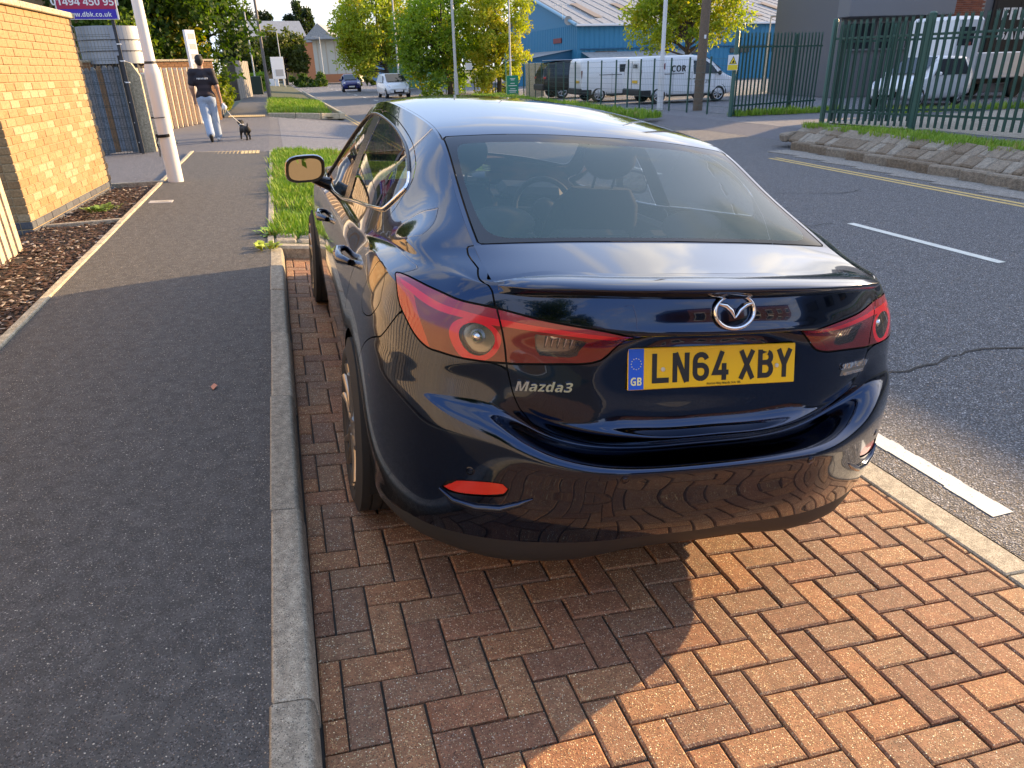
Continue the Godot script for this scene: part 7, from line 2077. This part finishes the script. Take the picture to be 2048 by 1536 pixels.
func badges(lid: Node, g: Array):
	var q := skin_point(g, 0, 15.1)
	var nn: Vector3 = q[1]
	var x := Transform3D(Basis(Vector3.RIGHT, nn.cross(Vector3.RIGHT), nn), q[0] + nn * 0.006)
	var b := MB.new()
	b.lathe(PackedVector2Array([Vector2(0.052, -0.008), Vector2(0.052, 0.002), Vector2(0.046, 0.004), Vector2(0.0, 0.0042)]), 40, x * Transform3D(Basis(Vector3.RIGHT, Vector3(0, 0, 1), Vector3(0, -1, 0)), Vector3(0, 0, -0.006)))
	put("badge_base", b, M.paint, lid)
	b = MB.new()
	var ring := []
	for k in 41:
		var a := TAU * k / 40
		var rr := 1.0 + 0.05 * cos(2 * a)
		ring.append(x * Vector3(cos(a) * 0.056 * rr, sin(a) * 0.046 * rr, 0))
	b.tube(ring, 0.0058, 8, false)
	for s in [-1.0, 1.0]:
		b.tube([x * Vector3(s * 0.052, 0.021, 0.001), x * Vector3(s * 0.030, 0.016, 0.003), x * Vector3(s * 0.013, 0.003, 0.003), x * Vector3(0, -0.017, 0.002)], [0.004, 0.0065, 0.006, 0.0025], 8)
	put("round_badge", b, M.chrome, lid)
	for e in [["Mazda3", 3.03, 9.98, 0.025, -1.0, 0.012], ["SKYACTIV", 3.3, 9.95, 0.017, 1.0, 0.006], ["TECHNOLOGY", 3.3, 9.62, 0.009, 1.0, 0.003]]:
		var sp := skin_point(g, e[1], e[2])
		var flip: bool = e[4] < 0
		var nv := mx(sp[1], flip)
		var u := Vector3.UP.cross(nv).normalized()
		var w := nv.cross(u)
		put("lettering", words(e[0], e[3], e[5] * 0.3), M.chrome, lid, Transform3D(Basis(u * 1.18, w + u * 0.22, nv), mx(sp[0], flip) + nv * 0.003))
	var sp2 := skin_point(g, 3.3, 9.82)
	b = MB.new()
	var u2: Vector3 = Vector3.UP.cross(sp2[1]).normalized()
	b.extrude(poly2([-0.062, -0.017, 0.052, -0.017, 0.062, 0.017, -0.05, 0.017]), 0.003, Transform3D(Basis(u2, sp2[1].cross(u2), sp2[1]), sp2[0]))
	put("side_badge", b, M.alloy, lid)

func number_plate(lid: Node):
	var p := Node3D.new()
	p.name = "number_plate"
	lid.add_child(p, true)
	p.transform = Transform3D(Basis.from_euler(Vector3(-0.275, -0.02, 0)), Vector3(0.0, 0.833, 0.842))
	var b := MB.new()
	b.cbox(Transform3D(), Vector3(0.52, 0.111, 0.006), 0.002)
	put("plate", b, M.plate_yellow, p)
	b = MB.new(); b.bx(Vector3(-0.2365, 0, 0.0032), Vector3(0.044, 0.108, 0.001)); put("blue_band", b, M.plate_blue, p)
	b = MB.new()
	for k in 12:
		var a := TAU * k / 12
		var st := PackedVector2Array()
		for e in 10:
			var rr := 0.0019 if e % 2 == 0 else 0.0008
			st.append(Vector2(cos(PI / 2 + TAU * e / 10), sin(PI / 2 + TAU * e / 10)) * rr)
		b.extrude(st, 0.0008, Transform3D(Basis(), Vector3(-0.2365 + cos(a) * 0.0145, 0.014 + sin(a) * 0.0145, 0.004)))
	put("stars", b, M.plate_star, p)
	put("country_letters", words("GB", 0.021, 0.0008), M.plate_star, p, Transform3D(Basis().scaled(Vector3(0.86, 1, 1)), Vector3(-0.2365, -0.033, 0.0042)))
	b = MB.new()
	lettering(b, "LN64 XBY", Transform3D(Basis(), Vector3(-0.190, -0.0395, 0.0038)), 0.001, 61.0, 22.0, 0.0012)
	put("letters", b, M.plate_black, p)
	put("small_print", words("Norton Way Mazda SG6 1BL", 0.0062, 0.0006, "Droid Sans", false), M.plate_black, p, Transform3D(Basis(), Vector3(0.03, -0.0475, 0.0036)))
	for e in [[-0.158, -0.003], [0.198, -0.006]]:
		b = MB.new()
		b.lathe(PackedVector2Array([Vector2(0.0062, 0), Vector2(0.006, 0.002), Vector2(0.003, 0.0035), Vector2(0, 0.0038)]), 14, Transform3D(Basis(Vector3.RIGHT, Vector3(0, 0, 1), Vector3(0, -1, 0)), Vector3(e[0], e[1], 0.0035)))
		put("screw_cap", b, M.screw, p)

func door_mirror(car: Node3D, mirror: bool):
	var t := Node3D.new()
	t.name = "door_mirror"
	car.add_child(t, true)
	var b := MB.new()
	var rings := []
	for k in 8:
		var q := k / 7.0
		var sc := [1.0, 1.04, 1.05, 1.02, 0.95, 0.82, 0.6, 0.25][k] as float
		var ring := []
		for j in 24:
			var a := TAU * j / 24
			var e := Vector2(signf(cos(a)) * pow(absf(cos(a)), 0.62) * 0.098, signf(sin(a)) * pow(absf(sin(a)), 0.62) * 0.068)
			e.y += e.x * -0.12
			var p := Vector3(0.962 + e.x * sc, 1.03 + e.y * sc, -1.615 - q * 0.10 - e.x * 0.04)
			ring.append(mx(p, mirror))
		if mirror: ring.reverse()
		rings.append(ring)
	rings.reverse()
	b.loft(rings)
	put("mirror_housing", b, M.paint, t)
	for k in 2:
		b = MB.new()
		var pl := PackedVector2Array()
		for j in 28:
			var a := TAU * j / 28
			var e := Vector2(signf(cos(a)) * pow(absf(cos(a)), 0.62) * (0.097 - 0.014 * k), signf(sin(a)) * pow(absf(sin(a)), 0.62) * (0.067 - 0.013 * k))
			e.y += e.x * -0.12
			pl.append(Vector2(-e.x if mirror else e.x, e.y))
		b.extrude(pl, 0.006, Transform3D(Basis.from_euler(Vector3(-0.05, (-0.075 if mirror else 0.075), 0)), mx(Vector3(0.962, 1.03, -1.610 + 0.006 * k), mirror)))
		put("mirror_glass" if k else "mirror_rim", b, M.mirror if k else M.gloss_black, t)
	b = MB.new()
	b.tube([mx(Vector3(0.83, 0.945, -1.70), mirror), mx(Vector3(0.875, 0.96, -1.70), mirror), mx(Vector3(0.93, 0.985, -1.69), mirror)], [0.035, 0.03, 0.028], 10, true, 0.8)
	put("mirror_arm", b, M.gloss_black, t)

# ---------------------------------------------------------------- figures as one smooth surface round a set of bones
func figure(bones: Array, cell: float, blend: float) -> MB:            # bones: [a, b, radius a, radius b]
	var lo := Vector3.INF; var hi := -Vector3.INF
	for q in bones:
		var r: float = maxf(q[2], q[3]) + blend + cell * 2
		lo = lo.min(q[0] - Vector3.ONE * r).min(q[1] - Vector3.ONE * r); hi = hi.max(q[0] + Vector3.ONE * r).max(q[1] + Vector3.ONE * r)
	var d := Vector3i(((hi - lo) / cell).ceil()) + Vector3i.ONE
	var f := PackedFloat32Array(); f.resize(d.x * d.y * d.z); f.fill(1.0)
	for q in bones:
		var a: Vector3 = q[0]; var ab: Vector3 = q[1] - q[0]
		var l2 := maxf(ab.length_squared(), 1e-9)
		var r: float = maxf(q[2], q[3]) + blend + cell * 1.5
		var c0 := Vector3i(((a.min(q[1]) - Vector3.ONE * r - lo) / cell).floor()).clamp(Vector3i.ZERO, d - Vector3i.ONE)
		var c1 := Vector3i(((a.max(q[1]) + Vector3.ONE * r - lo) / cell).ceil()).clamp(Vector3i.ZERO, d - Vector3i.ONE)
		for z in range(c0.z, c1.z + 1):
			for y in range(c0.y, c1.y + 1):
				for x in range(c0.x, c1.x + 1):
					var p := lo + Vector3(x, y, z) * cell - a
					var t := clampf(p.dot(ab) / l2, 0, 1)
					var s: float = (p - ab * t).length() - lerpf(q[2], q[3], t)
					var k := (z * d.y + y) * d.x + x
					var o := f[k]
					var h := maxf(blend - absf(o - s), 0.0) / blend
					f[k] = minf(o, s) - h * h * blend * 0.25
	var b := MB.new()
	var id := {}
	var st := [1, d.x, d.x * d.y]
	for z in d.z - 1:
		for y in d.y - 1:
			for x in d.x - 1:
				var k := (z * d.y + y) * d.x + x
				var n := 0
				for c in 8:
					if f[k + (c & 1) + (c >> 1 & 1) * st[1] + (c >> 2 & 1) * st[2]] < 0: n += 1
				if n == 0 or n == 8: continue
				var p := Vector3.ZERO; var m := 0
				for ax in 3:
					var u := (ax + 1) % 3; var w := (ax + 2) % 3
					for e in 4:
						var o := Vector3i.ZERO; o[u] = e & 1; o[w] = e >> 1
						var k0: int = k + o.x + o.y * st[1] + o.z * st[2]
						var f0 := f[k0]; var f1 := f[k0 + st[ax]]
						if (f0 < 0) != (f1 < 0):
							var q := Vector3(o); q[ax] += f0 / (f0 - f1); p += q; m += 1
				var g := Vector3(f[k + 1] - f[k] + f[k + 1 + st[1] + st[2]] - f[k + st[1] + st[2]], f[k + st[1]] - f[k] + f[k + 1 + st[1] + st[2]] - f[k + 1 + st[2]], f[k + st[2]] - f[k] + f[k + 1 + st[1] + st[2]] - f[k + 1 + st[1]])
				id[k] = b.vert(lo + (Vector3(x, y, z) + p / m) * cell, g.normalized())
	for k in id:
		var z: int = k / st[2]; var y: int = (k / d.x) % d.y; var x: int = k % d.x
		for ax in 3:
			var c := Vector3i(x, y, z)
			var u := (ax + 1) % 3; var w := (ax + 2) % 3
			if c[u] == 0 or c[w] == 0: continue
			if (f[k] < 0) == (f[k + st[ax]] < 0): continue
			var k1: int = k - st[u]; var k2: int = k - st[u] - st[w]; var k3: int = k - st[w]
			if not (id.has(k1) and id.has(k2) and id.has(k3)): continue
			if f[k] < 0: b.face(id[k], id[k1], id[k2]); b.face(id[k], id[k2], id[k3])
			else: b.face(id[k], id[k2], id[k1]); b.face(id[k], id[k3], id[k2])
	return b

func build_people():
	var t := thing("person", "person in a dark striped football shirt and light jeans walking away", "person", turn(Vector3(-1.42, 0.145, -17.7), 0.05))
	var V := func(x, y, z): return Vector3(x, y, z)
	# joints; the figure faces -z, left leg swung back with the heel lifting
	var hipL := Vector3(-0.09, 0.88, 0.0); var hipR := Vector3(0.09, 0.88, 0.0)
	var kneeL := Vector3(-0.06, 0.48, 0.06); var kneeR := Vector3(0.10, 0.47, -0.10)
	var ankL := Vector3(-0.03, 0.14, 0.30); var ankR := Vector3(0.10, 0.08, -0.16)
	var shL := Vector3(-0.19, 1.40, 0.01); var shR := Vector3(0.19, 1.40, 0.01)
	var elL := Vector3(-0.25, 1.12, 0.04); var elR := Vector3(0.26, 1.12, 0.05)
	var wrL := Vector3(-0.24, 0.88, -0.06); var wrR := Vector3(0.29, 0.87, -0.03)
	var legs := [[hipL, kneeL, 0.085, 0.058], [kneeL, ankL, 0.056, 0.036], [hipR, kneeR, 0.085, 0.058], [kneeR, ankR, 0.056, 0.036]]
	var trunk := [[Vector3(0, 0.90, 0), Vector3(0, 1.08, 0.005), 0.135, 0.125], [Vector3(0, 1.08, 0.005), Vector3(0, 1.32, 0.0), 0.125, 0.14], [shL, shR, 0.075, 0.075], [Vector3(-0.08, 1.25, 0), Vector3(0.08, 1.25, 0), 0.12, 0.12]]
	var arms := [[shL, elL, 0.055, 0.042], [elL, wrL, 0.042, 0.030], [shR, elR, 0.055, 0.042], [elR, wrR, 0.042, 0.030]]
	var head := [[Vector3(0, 1.42, 0.005), Vector3(0, 1.53, -0.01), 0.058, 0.055], [Vector3(0, 1.60, -0.005), Vector3(0, 1.65, -0.01), 0.072, 0.082], [Vector3(0, 1.57, -0.05), Vector3(0, 1.60, -0.055), 0.045, 0.05], [Vector3(0, 1.60, -0.10), Vector3(0, 1.585, -0.112), 0.012, 0.014], [Vector3(-0.079, 1.60, 0.0), Vector3(-0.083, 1.625, 0.0), 0.012, 0.014], [Vector3(0.079, 1.60, 0.0), Vector3(0.083, 1.625, 0.0), 0.012, 0.014]]
	put("body", figure(legs + trunk + arms + head, 0.016, 0.035), M.skin, t)
	for s in [-1.0, 1.0]:      # hands: palm, four fingers and a thumb
		var w := wrL if s < 0 else wrR
		var hb := [[w, w + Vector3(0, -0.075, -0.01), 0.026, 0.032]]
		for k in 4: hb.append([w + Vector3(s * 0.004, -0.08, -0.035 + 0.02 * k), w + Vector3(-s * 0.012, -0.125 - 0.008 * (1.5 - absf(k - 1.5)), -0.035 + 0.018 * k), 0.0095, 0.008]); hb.append([w + Vector3(-s * 0.012, -0.125 - 0.008 * (1.5 - absf(k - 1.5)), -0.035 + 0.018 * k), w + Vector3(-s * 0.032, -0.15, -0.033 + 0.018 * k), 0.008, 0.007])
		hb.append([w + Vector3(0, -0.035, -0.03), w + Vector3(-s * 0.016, -0.085, -0.055), 0.011, 0.009])
		put("hand", figure(hb, 0.005, 0.008), M.skin, t)
	var grow := func(a: Array, g: float): return a.map(func(q): return [q[0], q[1], q[2] + g, q[3] + g])
	var shirt := [[Vector3(0, 0.985, 0.0), Vector3(0, 1.08, 0.005), 0.152, 0.142], [Vector3(0, 1.08, 0.005), Vector3(0, 1.32, 0.0), 0.142, 0.15], [shL, shR, 0.088, 0.088], [Vector3(-0.09, 1.25, 0), Vector3(0.09, 1.25, 0), 0.13, 0.13], [Vector3(-0.075, 0.93, 0), Vector3(0.075, 0.93, 0), 0.125, 0.125], [shL, shL.lerp(elL, 0.72), 0.075, 0.072], [shR, shR.lerp(elR, 0.72), 0.075, 0.072]]
	var sb := figure(shirt, 0.014, 0.03)
	sb.coloured = true
	for q in sb.v.size():
		var p := sb.v[q]
		var band := fposmod(p.y * 8.2, 1.0) < 0.5 and absf(p.x) < 0.19 and p.y < 1.22
		sb.c.append(Color(0.035, 0.022, 0.030) if band else Color(0.012, 0.011, 0.016))
	put("shirt", sb, M.leafy, t)
	var lt := MB.new()
	for k in 8: lt.cbox(turn(Vector3(-0.098 + k * 0.028, 1.285, 0.147 - 0.0016 * (k - 3.5) * (k - 3.5)), 0, 0, -0.1), Vector3(0.019, 0.034, 0.006), 0.003)
	put("shirt_print", stuff_mesh(lt), M.white_plastic, t).set_meta("kind", "stuff")
	var badge := MB.new(); badge.blob(Vector3(0, 1.40, 0.105), Vector3(0.016, 0.022, 0.01), 6, 8); put("shirt_badge", badge, M.white_plastic, t)
	var jeans := [[hipL, kneeL, 0.108, 0.088], [kneeL, ankL.lerp(kneeL, 0.1), 0.085, 0.082], [hipR, kneeR, 0.108, 0.088], [kneeR, ankR.lerp(kneeR, 0.1), 0.085, 0.085], [Vector3(-0.05, 0.90, 0.01), Vector3(0.05, 0.90, 0.01), 0.13, 0.13]]
	put("jeans", figure(jeans, 0.015, 0.03), M.denim, t)
	put("shoe", figure([[ankR + Vector3(0, -0.03, 0.03), ankR + Vector3(0, -0.045, -0.14), 0.046, 0.036]], 0.012, 0.02), M.white_plastic, t)
	put("shoe", figure([[ankL + Vector3(0, 0.0, 0.045), ankL + Vector3(0.0, -0.105, -0.06), 0.042, 0.034]], 0.012, 0.02), M.dark_plastic, t)
	put("hair", figure([[Vector3(0, 1.645, 0.012), Vector3(0, 1.675, -0.012), 0.083, 0.082], [Vector3(0, 1.59, 0.03), Vector3(0, 1.64, 0.03), 0.058, 0.066]], 0.012, 0.02), M.hair, t)
	var bt := thing("bottle", "crumpled white bag carried in the walker's right hand", "bag", Transform3D(Basis(), Vector3(-1.10, 0.86, -17.74)))
	put("bag", figure([[Vector3(0, 0.04, 0), Vector3(0.01, -0.03, 0), 0.03, 0.05], [Vector3(0.03, 0.0, 0.02), Vector3(0.04, -0.02, -0.02), 0.03, 0.035]], 0.01, 0.02), M.white_plastic, bt)
	# the dog
	var g := thing("dog", "small black dog on a lead trotting ahead of the walker", "dog", turn(Vector3(-0.74, 0.128, -17.95), 0.35))
	var db := [[Vector3(0, 0.22, -0.16), Vector3(0, 0.235, 0.14), 0.075, 0.062], [Vector3(0, 0.25, -0.18), Vector3(0, 0.34, -0.25), 0.05, 0.045], [Vector3(0, 0.36, -0.26), Vector3(0, 0.36, -0.30), 0.058, 0.05], [Vector3(0, 0.345, -0.31), Vector3(0, 0.335, -0.37), 0.032, 0.024], [Vector3(-0.04, 0.40, -0.25), Vector3(-0.055, 0.36, -0.24), 0.018, 0.02], [Vector3(0.04, 0.40, -0.25), Vector3(0.055, 0.36, -0.24), 0.018, 0.02], [Vector3(0, 0.27, 0.17), Vector3(0, 0.36, 0.22), 0.02, 0.012]]
	for s in [-1.0, 1.0]:
		var o = 0.05 * s
		db.append_array([[Vector3(0.05 * s, 0.18, -0.15), Vector3(0.05 * s, 0.10, -0.14 + o), 0.034, 0.022], [Vector3(0.05 * s, 0.10, -0.14 + o), Vector3(0.05 * s, 0.02, -0.16 + o), 0.02, 0.018], [Vector3(0.05 * s, 0.018, -0.17 + o), Vector3(0.05 * s, 0.016, -0.19 + o), 0.018, 0.016],
			[Vector3(0.045 * s, 0.20, 0.12), Vector3(0.05 * s, 0.13, 0.08 - o), 0.045, 0.03], [Vector3(0.05 * s, 0.13, 0.08 - o), Vector3(0.05 * s, 0.085, 0.15 - o), 0.028, 0.02], [Vector3(0.05 * s, 0.085, 0.15 - o), Vector3(0.05 * s, 0.02, 0.135 - o), 0.019, 0.017], [Vector3(0.05 * s, 0.018, 0.125 - o), Vector3(0.05 * s, 0.016, 0.105 - o), 0.018, 0.016]])
	put("body", figure(db, 0.011, 0.02), M.dog_black, g)
	var c := MB.new()
	var cr := []
	for k in 13: cr.append(Vector3(cos(TAU * k / 12) * 0.056, 0.30 + sin(TAU * k / 12) * 0.02, -0.215 + sin(TAU * k / 12) * 0.045))
	c.tube(cr, 0.007, 6, false); put("collar", c, M.white_plastic, g)
	var l := thing("dog_lead", "thin pale lead from the walker's hand down to the dog", "lead")
	var lb := MB.new()
	lb.tube([Vector3(-1.125, 0.90, -17.73), Vector3(-0.98, 0.66, -17.82), Vector3(-0.84, 0.50, -17.98), Vector3(-0.81, 0.44, -18.14)], 0.006, 5); put("cord", lb, M.white_plastic, l)
